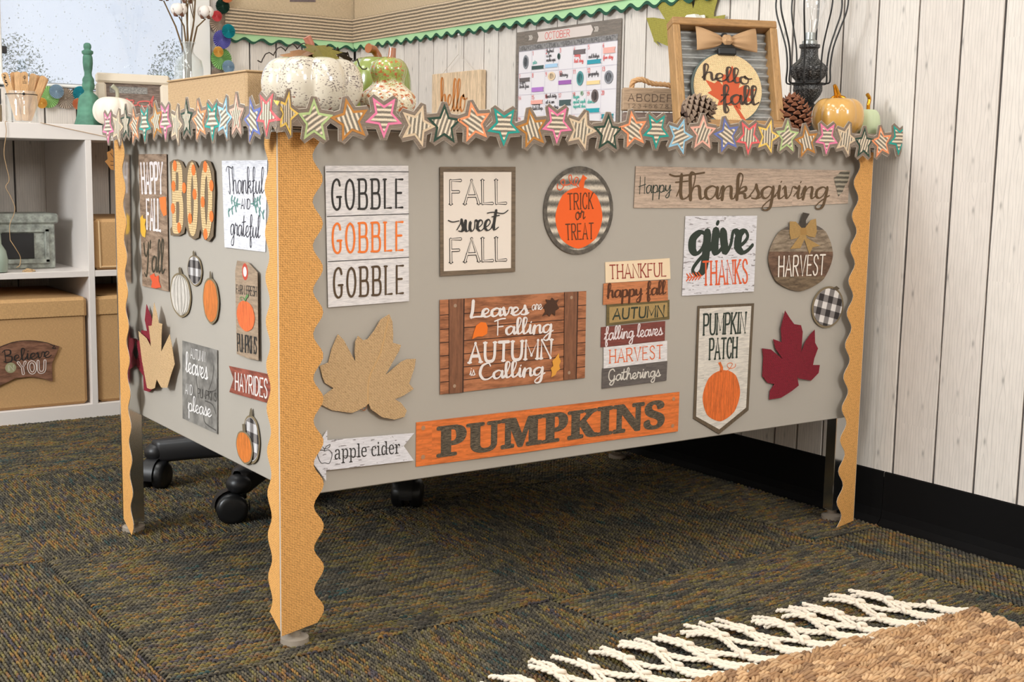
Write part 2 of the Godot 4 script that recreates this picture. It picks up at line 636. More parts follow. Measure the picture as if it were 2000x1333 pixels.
func build_room() -> void:
	var dark := paint(Color(0.30, 0.28, 0.27), 0.9)
	var wr := struct("wall_right")
	slab(wr, "backing", Vector3(1.254, 0, -2.3), Vector3(1.40, 2.7, 4.0), dark)
	var seams := [-2.155, -2.123, -2.03, -1.941, -1.842, -1.754, -1.669, -1.594, -1.505, -1.40, -1.33, -1.245, -1.154, -1.065, -0.981, -0.879, -0.797, -0.718, -0.63, -0.54, -0.446, -0.36, -0.263, -0.2, -0.132, -0.048, 0.045, 0.137, 0.223]
	while seams[-1] < 3.8:
		seams.append(seams[-1] + 0.088)
	plank_wall(wr, seams, 0.095, 1.62, true, 4)
	slab(wr, "upper_wall", Vector3(1.251, 1.62, -2.155), Vector3(1.2545, 2.7, 3.95), paint(Color(0.85, 0.82, 0.77), 0.8))
	# rubber cove base, ragged paper edge above it
	var bb := struct("baseboard_right")
	var m := MB.new()
	var prof := [Vector2(0.0, 0.106), Vector2(-0.003, 0.104), Vector2(-0.0035, 0.03), Vector2(-0.006, 0.014), Vector2(-0.014, 0.004), Vector2(-0.02, 0.0)]
	for k in prof.size() - 1:
		var a: Vector2 = prof[k]
		var b: Vector2 = prof[k + 1]
		m.quad(Vector3(1.25 + a.x, a.y, -2.15), Vector3(1.25 + b.x, b.y, -2.15), Vector3(1.25 + b.x, b.y, 0.028), Vector3(1.25 + a.x, a.y, 0.028))
		m.quad(Vector3(1.25 + a.x, a.y, 0.0295), Vector3(1.25 + b.x, b.y, 0.0295), Vector3(1.25 + b.x, b.y, 3.9), Vector3(1.25 + a.x, a.y, 3.9))
	var rubber := paint(rgb(14, 13, 13), 0.7)
	rubber.metallic_specular = 0.22
	part(bb, "rubber_base", m, rubber)
	var wb := struct("wall_back")
	var cream := paint(Color(0.85, 0.82, 0.77), 0.8)
	# wall with a window opening from x 0.16 to 0.69, y 0.90 to 1.95
	slab(wb, "backing", Vector3(-3.1, 0, -2.30), Vector3(1.25, 0.88, -2.164), dark)
	slab(wb, "backing", Vector3(0.72, 0.88, -2.30), Vector3(1.25, 2.7, -2.164), dark)
	slab(wb, "backing", Vector3(-3.1, 0.88, -2.30), Vector3(-1.0, 2.7, -2.164), cream)
	slab(wb, "backing", Vector3(-1.0, 1.98, -2.30), Vector3(0.72, 2.7, -2.164), cream)
	var bs := [1.2485, 1.1515]
	while bs[-1] > -2.9:
		bs.append(bs[-1] - 0.0885)
	bs.reverse()
	var low := []
	var high := []
	for x in bs:
		low.append(x)
		if x > 0.75:
			high.append(x)
	high.push_front(0.7592)
	plank_wall(wb, low, 0.0, 0.878, false, 9)
	plank_wall(wb, high, 0.8785, 1.62, false, 10)
	# window: two lights with a mullion at x 0.16, sill and casing
	var wn := struct("window_1", Vector3(-0.14, 0.88, -2.2))
	var white := paint(Color(0.90, 0.89, 0.87), 0.45)
	slab(wn, "window_sill", Vector3(-1.02, 0.884, -2.20), Vector3(0.75, 0.893, -2.148), white, 0.003)
	slab(wn, "window_casing", Vector3(0.69, 0.892, -2.21), Vector3(0.757, 1.99, -2.150), white, 0.003)
	slab(wn, "window_casing", Vector3(-1.07, 0.892, -2.21), Vector3(-1.0, 1.99, -2.150), white, 0.003)
	slab(wn, "window_casing", Vector3(-1.07, 1.95, -2.21), Vector3(0.757, 2.02, -2.148), white, 0.003)
	slab(wn, "mullion", Vector3(0.115, 0.892, -2.235), Vector3(0.158, 1.95, -2.165), white, 0.003)
	slab(wn, "window_latch", Vector3(0.160, 0.972, -2.20), Vector3(0.176, 0.992, -2.185), paint(rgb(40, 36, 38), 0.5), 0.002)
	var sash := paint(Color(0.62, 0.63, 0.65), 0.4, 0.3)
	slab(wn, "sash_rail", Vector3(0.158, 0.892, -2.225), Vector3(0.69, 0.899, -2.20), sash)
	slab(wn, "pane", Vector3(0.158, 0.893, -2.216), Vector3(0.69, 1.95, -2.212), glass(Color(0.96, 0.98, 1.0), 0.06))
	slab(wn, "pane", Vector3(-1.0, 0.893, -2.216), Vector3(0.115, 1.95, -2.212), glass(Color(0.96, 0.98, 1.0), 0.06))
	rain_drops(wn)
	for w in [["wall_left", Vector3(-3.2, 0, -2.3), Vector3(-3.1, 2.7, 4.0)], ["wall_front", Vector3(-3.1, 0, 4.0), Vector3(1.4, 2.7, 4.1)]]:
		var s := struct(w[0])
		slab(s, "wall_board", w[1], w[2], cream)
	var ce := struct("ceiling")
	slab(ce, "ceiling_board", Vector3(-3.2, 2.7, -2.3), Vector3(1.4, 2.8, 4.1), paint(Color(0.88, 0.87, 0.85), 0.9))
	outside()


func rain_drops(wn: Node3D) -> void:
	var mb := MB.new()
	mb.ball(Vector3.ZERO, Vector3(1, 1.15, 0.5), 8, 6)
	var mm := MultiMesh.new()
	mm.transform_format = MultiMesh.TRANSFORM_3D
	mm.mesh = mb.mesh()
	var r := RandomNumberGenerator.new()
	r.seed = 77
	var n := 900
	mm.instance_count = n
	for i in n:
		var s := 0.0006 + 0.0014 * pow(r.randf(), 3.0)
		mm.set_instance_transform(i, Transform3D(Basis.from_scale(Vector3(s, s * r.randf_range(0.9, 1.5), s)), Vector3(r.randf_range(0.16, 0.69), r.randf_range(0.90, 1.25), -2.2165) - wn.position))
	var o := MultiMeshInstance3D.new()
	o.name = "rain_drops"
	o.multimesh = mm
	var m := StandardMaterial3D.new()
	m.albedo_color = Color(0.80, 0.83, 0.86)
	m.refraction_enabled = true
	m.refraction_scale = 0.033
	m.roughness = 0.05
	o.material_override = m
	o.set_meta("kind", "stuff")
	wn.add_child(o)


func outside() -> void:
	var gr := struct("ground")
	slab(gr, "lawn", Vector3(-20, -0.6, -45), Vector3(40, -0.5, -2.6), paint(Color(0.36, 0.40, 0.27), 0.95))
	# trees and a hedge far beyond the window, each a cloud of leaves on a trunk
	for d in [[Vector3(2.55, -0.5, -12.0), 0.42, 2.45, "dark leafy tree seen low at the window's left edge"], [Vector3(4.2, -0.5, -12.0), 0.34, 2.5, "grey green tree seen behind the glass bottle"], [Vector3(3.6, -0.5, -14.5), 0.5, 2.2, "low pale green bush seen above the window sill"]]:
		var t := thing("tree", d[3], "tree", d[0], Basis.IDENTITY, "trees outside the window")
		var tr := MB.new()
		tr.tube([Vector3.ZERO, Vector3(0.05, d[2] * 0.5, 0), Vector3(0, d[2] * 0.8, 0.05)], [0.12, 0.09, 0.04], 8)
		part(t, "trunk", tr, paint(Color(0.25, 0.21, 0.18), 0.9))
		var lf := MB.new()
		lf.use_col = true
		var r := RandomNumberGenerator.new()
		r.seed = int(d[1] * 1000)
		for i in 8000:
			var a: Vector3 = Vector3(r.randfn(), r.randfn(), r.randfn()).normalized() * pow(r.randf(), 0.4) * d[1]
			a.y = a.y * 0.42 * d[2] / d[1] + d[2] * 0.60
			var s := r.randf_range(0.009, 0.02)
			var b := Basis(Vector3(r.randfn(), r.randfn(), r.randfn()).normalized(), r.randf() * TAU)
			lf.col = lin(130, 140, 128).lerp(lin(176, 182, 168), r.randf())
			lf.quad(a + b * Vector3(-s, 0, 0), a + b * Vector3(0, 0, -s * 0.5), a + b * Vector3(s, 0, 0), a + b * Vector3(0, 0, s * 0.5))
		part(t, "foliage", lf, vcol(0.9))


# ------------------------------------------------------------------ carpet

func build_floor() -> void:
	var fl := struct("floor")
	slab(fl, "floor_base", Vector3(-3.1, -0.12, -2.3), Vector3(1.3, -0.006, 4.0), paint(rgb(34, 31, 26), 0.95))
	# one yarn loop, long in x
	var lp := MB.new()
	var path := []
	for k in 6:
		var a := PI * k / 5.0
		path.append(Vector3(-cos(a) * 0.0036, sin(a) * 0.0050 - 0.0022, (k - 2.5) * 0.0004))
	lp.tube(path, 0.0018, 6, false)
	var lm := lp.mesh()
	var mat := vcol(0.95)
	var nz := noise(61, 1.0, 2)
	var nz2 := noise(62, 1.0, 2)
	var pal := [lin(118, 106, 84), lin(96, 88, 70), lin(124, 113, 60), lin(84, 77, 68), lin(56, 82, 78), lin(152, 108, 52), lin(82, 74, 78), lin(70, 65, 56)]
	var T := 0.612
	for ix in range(-4, 3):
		for iz in range(-4, 6):
			var x0 := -0.172 + ix * T
			var z0 := -0.57 + iz * T
			var x1 := minf(x0 + T, 1.232)
			if x1 - x0 < 0.02 or z0 < -2.4:
				continue
			var base := MB.new()
			base.cbox(Vector3((x1 - x0) / 2, -0.003, T / 2), Vector3(x1 - x0 - 0.0006, 0.006, T - 0.0006), 0.0006)
			var tile := part(fl, "carpet_tile", base, paint(rgb(30, 27, 22), 0.95), "", Vector3(x0, 0, z0))
			# loops are laid where the camera or a step beside it can see them
			if ix < -1 or iz > 1 or iz < -2:
				continue
			var along_x := (ix + iz) % 2 == 0
			var pitch := 0.0080
			var row := 0.0053
			var w := x1 - x0
			var rows := int((T if along_x else w) / row)
			var cols := int((w if along_x else T) / pitch)
			var mm := MultiMesh.new()
			mm.transform_format = MultiMesh.TRANSFORM_3D
			mm.use_colors = true
			mm.mesh = lm
			mm.instance_count = rows * cols
			var n := 0
			for i in rows:
				for j in cols:
					var a := (j + 0.5 + (0.5 if i % 2 == 1 else 0.0)) * pitch + rng.randf_range(-0.0006, 0.0006)
					var b := (i + 0.5) * row + rng.randf_range(-0.0004, 0.0004)
					var hgt := rng.randf_range(0.75, 1.2) * (1.0 + 0.35 * nz2.get_noise_2d(i * 0.9, j * 0.25 + ix * 50))
					var turn := rng.randf_range(-0.25, 0.25) + (0.0 if along_x else PI / 2)
					var at := Vector3(a, 0, b) if along_x else Vector3(b, 0, a)
					mm.set_instance_transform(n, Transform3D(Basis(Vector3.UP, turn).scaled_local(Vector3(1.0, hgt, 1.0)), at))
					# space-dyed yarn: the colour runs along the row
					var k: float = nz.get_noise_2d(j * 0.10 + ix * 31.0, i * 0.85 + iz * 57.0) * 0.62 + nz2.get_noise_2d(j * 0.05 + 400.0, i * 0.05 + iz * 9.0) * 0.45
					var idx := clampf((k + 0.55) * 7.0, 0.0, 6.99)
					var order := [4, 3, 7, 1, 0, 2, 5, 6]
					var c: Color = pal[order[int(idx)]].lerp(pal[order[mini(int(idx) + 1, 7)]], fposmod(idx, 1.0))
					mm.set_instance_color(n, c * rng.randf_range(0.36, 0.76))
					n += 1
			var o := MultiMeshInstance3D.new()
			o.name = "yarn_loops"
			o.multimesh = mm
			o.material_override = mat
			o.set_meta("kind", "stuff")
			tile.add_child(o)


# ------------------------------------------------------------------ desk

const FRONT_Z := -0.015
const END_X := 0.025


func build_desk() -> void:
	var t := thing("desk", "grey metal teacher desk covered with autumn signs beside plank wall", "desk")
	var grey := paint(rgb(176, 169, 159), 0.38)
	var chrome := paint(Color(0.84, 0.84, 0.83), 0.14, 1.0)
	slab(t, "front_panel", Vector3(0.04, 0.212, FRONT_Z - 0.02), Vector3(1.206, 0.722, FRONT_Z), grey, 0.0015)
	slab(t, "end_panel", Vector3(END_X, 0.2195, -0.657), Vector3(END_X + 0.014, 0.722, -0.02), grey, 0.0015)
	slab(t, "side_panel", Vector3(1.15, 0.212, -0.657), Vector3(1.165, 0.722, -0.04), grey, 0.0015)
	slab(t, "desk_top", Vector3(-0.015, 0.7205, -0.705), Vector3(1.21, 0.743, 0.012), paint(rgb(170, 166, 158), 0.4), 0.002)
	slab(t, "top_edging", Vector3(-0.017, 0.722, -0.707), Vector3(1.212, 0.739, 0.014), paint(rgb(60, 52, 48), 0.5), 0.002)
	for l in [[0.0, -0.026, 0.05, 0.0], [0.0, -0.70, 0.0265, -0.655], [1.178, -0.06, 1.206, -0.0355], [1.142, -0.70, 1.19, -0.655]]:
		var lo := Vector3(l[0], 0.022, l[1])
		var hi := Vector3(l[2], 0.7202, l[3])
		slab(t, "leg", lo, hi, chrome, 0.001)
		var g := MB.new()
		g.lathe([Vector2(0.0, 0.024), Vector2(0.009, 0.024), Vector2(0.009, 0.014), Vector2(0.020, 0.010), Vector2(0.0205, 0.002), Vector2(0.018, 0.0), Vector2(0.0, 0.0)], 20)
		part(t, "leg_glide", g, paint(rgb(178, 165, 150), 0.35, 0.4), "", Vector3((lo.x + hi.x) / 2, 0, (lo.z + hi.z) / 2))
	for x in [0.30, 0.62, 0.94]:
		slab(t, "rib", Vector3(x, 0.25, FRONT_Z - 0.035), Vector3(x + 0.03, 0.70, FRONT_Z - 0.02), grey)


func build_leg_borders() -> void:
	var m := paint(Color(0.94, 0.70, 0.40), 0.75, 0.0, "burlap", 1.0 / 0.040, false, 0.06)
	var white := paint(Color(0.85, 0.82, 0.78), 0.7)
	# [plane, straight edge, mean of the scalloped edge, depth of scallop, bottom at straight, bottom at scallop, top, phase, label]
	for d in [["F", -0.0034, 0.0555, 0.0078, 0.021, 0.030, 0.716, 0.655, "wide burlap scalloped border on the desk's near leg, front face"],
			["L", 0.0022, -0.0305, 0.0072, 0.028, 0.046, 0.716, 0.641, "burlap scalloped border on the desk's near leg, end face"],
			["L", -0.683, -0.634, 0.0075, 0.024, 0.004, 0.716, 0.63, "burlap scalloped border on the desk's far left leg"],
			["F", 1.196, 1.152, 0.0078, 0.010, 0.002, 0.716, 0.66, "burlap scalloped border on the desk leg by the plank wall"]]:
		var a: float = d[1]
		var b: float = d[2]
		var poly := []
		var n := 96
		poly.append(Vector2(a, d[6]))
		poly.append(Vector2(a, d[4]))
		for k in n + 1:
			var y: float = lerpf(d[5], d[6], float(k) / n)
			poly.append(Vector2(b + d[3] * cos((y - d[7]) / 0.0606 * TAU) * signf(b - a), y))
		var z0 := 0.0025
		var t := thing("burlap_border", d[8], "border trim", Vector3(0, 0, z0) if d[0] == "F" else Vector3(-z0, 0, 0), Basis.IDENTITY if d[0] == "F" else Basis(Vector3(0, 0, 1), Vector3.UP, Vector3(-1, 0, 0)), "burlap borders on the desk legs")
		var core := MB.new()
		core.prism(poly, 0.0, 0.0006)
		part(t, "card", core, white)
		var top := MB.new()
		# the printed face stops just short of the straight edge, where the white card shows
		poly[0].x += 0.0012 * signf(b - a)
		poly[1].x += 0.0012 * signf(b - a)
		top.prism(poly, 0.0007, 0.0011)
		part(t, "woven_face", top, m)


# ------------------------------------------------------------------ star border

var star_path := []


func path_point(s: float, y: float, h: float) -> Vector3:
	# s runs along the paper border, which stands a little off the desk's edge and bows out round the near corner
	if star_path.is_empty():
		var c := []
		for q in [Vector2(-0.022, -0.75), Vector2(-0.022, -0.7), Vector2(-0.025, -0.4), Vector2(-0.028, -0.2), Vector2(-0.03, -0.1), Vector2(-0.031, -0.04), Vector2(-0.031, 0.0), Vector2(-0.03, 0.03), Vector2(-0.029, 0.054), Vector2(-0.024, 0.06), Vector2(-0.012, 0.05), Vector2(0.012, 0.034), Vector2(0.04, 0.024), Vector2(0.08, 0.022), Vector2(0.13, 0.022), Vector2(0.2, 0.022), Vector2(0.4, 0.022), Vector2(0.8, 0.022), Vector2(1.2, 0.022), Vector2(1.27, 0.022)]:
			c.append(Vector3(q.x, 0, q.y))
		var at := 0.0
		var last := Vector3.INF
		for p in smooth3(c, 16):
			if last != Vector3.INF:
				at += (p - last).length()
			last = p
			star_path.append([at, p])
	var i := 1
	var lo := 1
	var hi := star_path.size() - 1
	while lo < hi:
		i = (lo + hi) / 2
		if star_path[i][0] < s:
			lo = i + 1
		else:
			hi = i
	i = lo
	var a: Array = star_path[i - 1]
	var b: Array = star_path[i]
	var t: Vector3 = (b[1] - a[1]).normalized()
	var p: Vector3 = a[1] + t * (s - a[0])
	var n := Vector3(t.z, 0, -t.x) * -1.0
	var q := p + n * (h + 0.0015 * sin(s * 27.0))
	return Vector3(q.x, y, q.z)


func bent(mb: MB, polys: Array, s0: float, y0: float, h: float, uvs := 1.0, uvturn := 0.0) -> void:
	for poly in polys:
		var lo := 1e9
		var hi := -1e9
		for p in poly:
			lo = minf(lo, p.x)
			hi = maxf(hi, p.x)
		var w := 0.008
		var k := floorf(lo / w)
		while k * w < hi:
			var band := PackedVector2Array([Vector2(k * w, -1), Vector2((k + 1) * w, -1), Vector2((k + 1) * w, 1), Vector2(k * w, 1)])
			for piece in Geometry2D.intersect_polygons(PackedVector2Array(poly), band):
				var t := Geometry2D.triangulate_polygon(piece)
				var base := mb.P.size()
				for q in piece:
					var p := path_point(s0 + q.x, y0 + q.y, h)
					var n := (path_point(s0 + q.x + 0.001, y0, h) - path_point(s0 + q.x - 0.001, y0, h)).cross(Vector3.UP).normalized()
					mb.v(p, n, q.rotated(uvturn) * uvs)
				for i in range(0, t.size(), 3):
					mb.I.append_array([base + t[i], base + t[i + 2], base + t[i + 1]])
			k += 1.0


func star_poly(r: float, turn: float, inner := 0.47) -> PackedVector2Array:
	var o := PackedVector2Array()
	for k in 10:
		var a := PI / 2 + TAU * k / 10.0 + turn
		o.append(Vector2(cos(a), sin(a)) * (r if k % 2 == 0 else r * inner))
	return o


func build_star_border() -> void:
	var colours := {"green": rgb(184, 206, 140), "ochre": rgb(190, 126, 48), "pink": rgb(240, 128, 168), "beige": rgb(220, 196, 164), "forest": rgb(22, 62, 46), "orange": rgb(247, 154, 104), "teal": rgb(18, 158, 146), "sky": rgb(150, 200, 226), "peach": rgb(240, 178, 158), "indigo": rgb(104, 118, 184), "coral": rgb(240, 100, 104), "yellow": rgb(246, 206, 100)}
	var turns := {"green": 0.0, "ochre": 0.22, "pink": PI, "beige": -0.32, "forest": 0.0, "orange": 0.2, "teal": PI, "sky": -0.3, "peach": 0.0, "indigo": 0.25, "coral": PI, "yellow": -0.25}
	var bars := {"green": 0.55, "ochre": 1.95, "pink": 0.0, "beige": 1.45, "forest": 1.2, "orange": -0.5, "teal": 0.0, "sky": 0.35, "peach": 1.15, "indigo": -0.5, "coral": 1.5, "yellow": 1.57}
	var strips := [
		["star border strip on the desk end, five stars nearest the white shelf", ["pink", "beige", "forest", "orange", "teal"], [0.102, 0.151, 0.196, 0.247, 0.301]],
		["star border strip wrapping the desk's near corner", ["ochre", "pink", "beige", "forest", "orange", "teal", "sky", "peach", "indigo", "coral", "yellow", "green"], [0.353, 0.392, 0.443, 0.494, 0.548, 0.595, 0.639, 0.686, 0.745, 0.786, 0.83, 0.888]],
		["star border strip on the desk front below the speckled pumpkin and gourd", ["ochre", "pink", "beige", "forest", "orange", "teal"], [0.942, 0.993, 1.047, 1.092, 1.142, 1.193]],
		["star border strip along the middle of the desk front, twelve stars", ["ochre", "pink", "beige", "forest", "orange", "teal", "sky", "peach", "indigo", "coral", "yellow", "green"], [1.244, 1.291, 1.338, 1.39, 1.44, 1.488, 1.54, 1.591, 1.644, 1.694, 1.741, 1.79]],
		["star border strip at the desk's wall end, ending in a teal star", ["ochre", "pink", "beige", "forest", "orange", "teal"], [1.839, 1.889, 1.939, 1.991, 2.041, 2.089]]]
	var back := paint(rgb(142, 125, 110), 0.6, 0.0, "grain", 9.0)
	var bar := paint(Color(0.97, 0.93, 0.88), 0.65, 0.0, "corrugated_print", 1.0 / 0.027)
	var edge := paint(rgb(214, 204, 190), 0.7)
	for sd in strips:
		var names: Array = sd[1]
		var at: Array = sd[2]
		var t := thing("star_border", sd[0], "border trim", Vector3.ZERO, Basis.IDENTITY, "star border strips round the desk top")
		var bm := MB.new()
		bent(bm, [[Vector2(at[0], -0.012), Vector2(at[-1], -0.012), Vector2(at[-1], 0.014), Vector2(at[0], 0.014)]], 0.0, 0.735, 0.0, 1.0)
		part(t, "band", bm, back)
		for i in names.size():
			var c: String = names[i]
			var y: float = 0.734 + 0.004 * sin(at[i] * 40.0) + (0.004 if turns[c] == PI else 0.0)
			var big := Geometry2D.offset_polygon(star_poly(0.0305, turns[c]), 0.0048, Geometry2D.JOIN_ROUND)
			var rim := Geometry2D.offset_polygon(star_poly(0.0305, turns[c]), 0.0056, Geometry2D.JOIN_ROUND)
			var rm := MB.new()
			bent(rm, rim, at[i], y, 0.0002)
			bent(rm, big, at[i], y, 0.0010, 1.0)
			var star := part(t, "star", rm, edge)
			var gm := MB.new()
			bent(gm, big, at[i], y, 0.0011, 1.0)
			part(star, "grained_face", gm, back)
			var om := MB.new()
			bent(om, [star_poly(0.0305, turns[c])], at[i], y, 0.0015)
			part(star, "coloured_star", om, paint(colours[c], 0.5), c + " star outline")
			var cm := MB.new()
			bent(cm, [star_poly(0.0225, turns[c])], at[i], y, 0.0019, 1.0, -float(bars[c]))
			part(star, "barred_centre", cm, bar)


# ------------------------------------------------------------------ paper cut-outs and lettering

class Sheet:
	var node: Node3D
	var u0 := 0.0
	var v0 := 0.0
	var amp := 0.0
	var fr := 20.0
	var ph := 0.0
	var lift := 0.0008
	var layer := 0

	func z(u: float, w: float) -> float:
		return lift + amp * (0.5 + 0.5 * sin(fr * (u - u0) + ph))


func plane_of(pl: String) -> Transform3D:
	match pl:
		"F":
			return Transform3D(Basis.IDENTITY, Vector3(0, 0, FRONT_Z))
		"E":
			return Transform3D(Basis(Vector3(0, 0, 1), Vector3.UP, Vector3(-1, 0, 0)), Vector3(END_X, 0, 0))
		"W":
			return Transform3D(Basis(Vector3(0, 0, 1), Vector3.UP, Vector3(-1, 0, 0)), Vector3(WALL_X, 0, 0))
		"K":
			return Transform3D(Basis.IDENTITY, Vector3(0, 0, -1.768))
	return Transform3D(Basis.IDENTITY, Vector3(0, 0, BACK_Z))


func sheet(n: String, label: String, category: String, pl: String, outline: Array, m: Material, opt := {}) -> Sheet:
	var s := Sheet.new()
	var lo := Vector2(1e9, 1e9)
	var hi := -lo
	for p in outline:
		lo = lo.min(p)
		hi = hi.max(p)
	s.u0 = (lo.x + hi.x) / 2
	s.v0 = lo.y
	s.amp = opt.get("amp", 0.0012)
	s.fr = opt.get("fr", 17.0)
	s.ph = opt.get("ph", rng.randf() * TAU)
	s.lift = opt.get("lift", 0.0008)
	var tr := plane_of(pl)
	s.node = thing(n, label, category, tr * Vector3(s.u0, s.v0, 0), tr.basis, opt.get("group", ""))
	var mb := MB.new()
	lay(mb, s, [outline], 0.0004, true)
	part(s.node, opt.get("part", "paper"), mb, m)
	s.layer = 1
	return s


# lay polygons on a sheet's gently waving surface
func lay(mb: MB, s: Sheet, polys: Array, h: float, thick := false) -> void:
	for poly in polys:
		var lo := 1e9
		var hi := -1e9
		for p in poly:
			lo = minf(lo, p.x)
			hi = maxf(hi, p.x)
		var pv := PackedVector2Array(poly)
		if Geometry2D.is_polygon_clockwise(pv):
			pv.reverse()
		var w := maxf((hi - lo) / 14.0, 0.006)
		var k := 0
		while lo + k * w < hi - 1e-6:
			var a := lo + k * w
			var band := PackedVector2Array([Vector2(a, -9), Vector2(a + w, -9), Vector2(a + w, 9), Vector2(a, 9)])
			for piece in Geometry2D.intersect_polygons(pv, band):
				var t := Geometry2D.triangulate_polygon(piece)
				var base := mb.P.size()
				for q in piece:
					mb.v(Vector3(q.x - s.u0, q.y - s.v0, s.z(q.x, q.y) + h), Vector3(-(s.z(q.x + 0.001, q.y) - s.z(q.x - 0.001, q.y)) / 0.002, 0, 1).normalized(), Vector2(q.x, -q.y))
				for i in range(0, t.size(), 3):
					mb.I.append_array([base + t[i], base + t[i + 2], base + t[i + 1]])
			k += 1
		if thick:
			for i in pv.size():
				var p := pv[i]
				var q := pv[(i + 1) % pv.size()]
				var a := Vector3(p.x - s.u0, p.y - s.v0, s.z(p.x, p.y) + h)
				var b := Vector3(q.x - s.u0, q.y - s.v0, s.z(q.x, q.y) + h)
				mb.quad(a + Vector3(0, 0, -h - 0.0002), b + Vector3(0, 0, -h - 0.0002), b, a)


# print: shapes of one colour laid on the sheet
func ink(s: Sheet, n: String, polys: Array, m: Material, label := "") -> MeshInstance3D:
	var mb := MB.new()
	lay(mb, s, polys, 0.0004 + 0.00018 * s.layer)
	s.layer += 1
	return part(s.node, n, mb, m, label)


# print made of triangles (lettering, drawn lines)
func ink_tris(s: Sheet, n: String, tris: PackedVector2Array, m: Material, label := "") -> MeshInstance3D:
	var mb := MB.new()
	var h := 0.0004 + 0.00018 * s.layer
	for i in range(0, tris.size(), 3):
		var base := mb.P.size()
		var ccw := (tris[i + 1] - tris[i]).cross(tris[i + 2] - tris[i]) > 0.0
		for k in ([0, 1, 2] if ccw else [0, 2, 1]):
			var q := tris[i + k]
			mb.v(Vector3(q.x - s.u0, q.y - s.v0, s.z(q.x, q.y) + h + 0.00016 * i / tris.size()), Vector3(0, 0, 1), Vector2(q.x, -q.y))
		mb.I.append_array([base, base + 2, base + 1])
	s.layer += 1
	return part(s.node, n, mb, m, label)


func bil(q: Array, x: float, y: float) -> Vector2:
	# q: top left, top right, bottom right, bottom left; y up from 0 at the bottom
	var b: Vector2 = q[3] + (q[2] - q[3]) * x
	var t: Vector2 = q[0] + (q[1] - q[0]) * x
	return b + (t - b) * y


func inset(q: Array, a: float, b: float, c: float, d: float) -> Array:
	# a part of a quad, in fractions: left, bottom, right, top
	return [bil(q, a, d), bil(q, c, d), bil(q, c, b), bil(q, a, b)]


func ribbon(tris: PackedVector2Array, pts: Array, w0: float, brush := 0.0, round_ends := true) -> void:
	if pts.size() == 2 and pts[0].distance_to(pts[1]) > 0.05:
		var fine := []
		for k in 25:
			fine.append(pts[0].lerp(pts[1], k / 24.0))
		pts = fine
	var n := pts.size()
	if n < 2:
		return
	var l := PackedVector2Array()
	var r := PackedVector2Array()
	var ws := []
	for i in n:
		var a: Vector2 = pts[maxi(i - 1, 0)]
		var b: Vector2 = pts[mini(i + 1, n - 1)]
		var t := (b - a).normalized()
		var down := clampf(-t.y, 0.0, 1.0)
		var w := w0 * (1.0 - brush + brush * 1.9 * down) * 0.5
		ws.append(w)
		var nn := Vector2(-t.y, t.x)
		l.append(pts[i] + nn * w)
		r.append(pts[i] - nn * w)
	for i in n - 1:
		tris.append_array([l[i], r[i], r[i + 1], l[i], r[i + 1], l[i + 1]])
	for i in n:
		var corner := false
		if i > 0 and i < n - 1:
			corner = (pts[i] - pts[i - 1]).normalized().dot((pts[i + 1] - pts[i]).normalized()) < 0.8
		if (round_ends and (i == 0 or i == n - 1)) or corner:
			disc(tris, pts[i], ws[i], 8)


func disc(tris: PackedVector2Array, c: Vector2, r: float, n := 16, ry := -1.0) -> void:
	var q := ry if ry > 0.0 else r
	for k in n:
		var a := TAU * k / n
		var b := TAU * (k + 1) / n
		tris.append_array([c, c + Vector2(cos(a) * r, sin(a) * q), c + Vector2(cos(b) * r, sin(b) * q)])


func oval(c: Vector2, rx: float, ry: float, n := 36, turn := 0.0) -> Array:
	var o := []
	for k in n:
		var a := TAU * k / n
		o.append(c + Vector2(cos(a) * rx, sin(a) * ry).rotated(turn))
	return o


func spline(p: Array, per := 5) -> Array:
	var o := []
	var n := p.size()
	for i in n - 1:
		var a: Vector2 = p[maxi(i - 1, 0)]
		var b: Vector2 = p[i]
		var c: Vector2 = p[i + 1]
		var d: Vector2 = p[mini(i + 2, n - 1)]
		for k in per:
			o.append(b.cubic_interpolate(c, a, d, float(k) / per))
	o.append(p[n - 1])
	return o


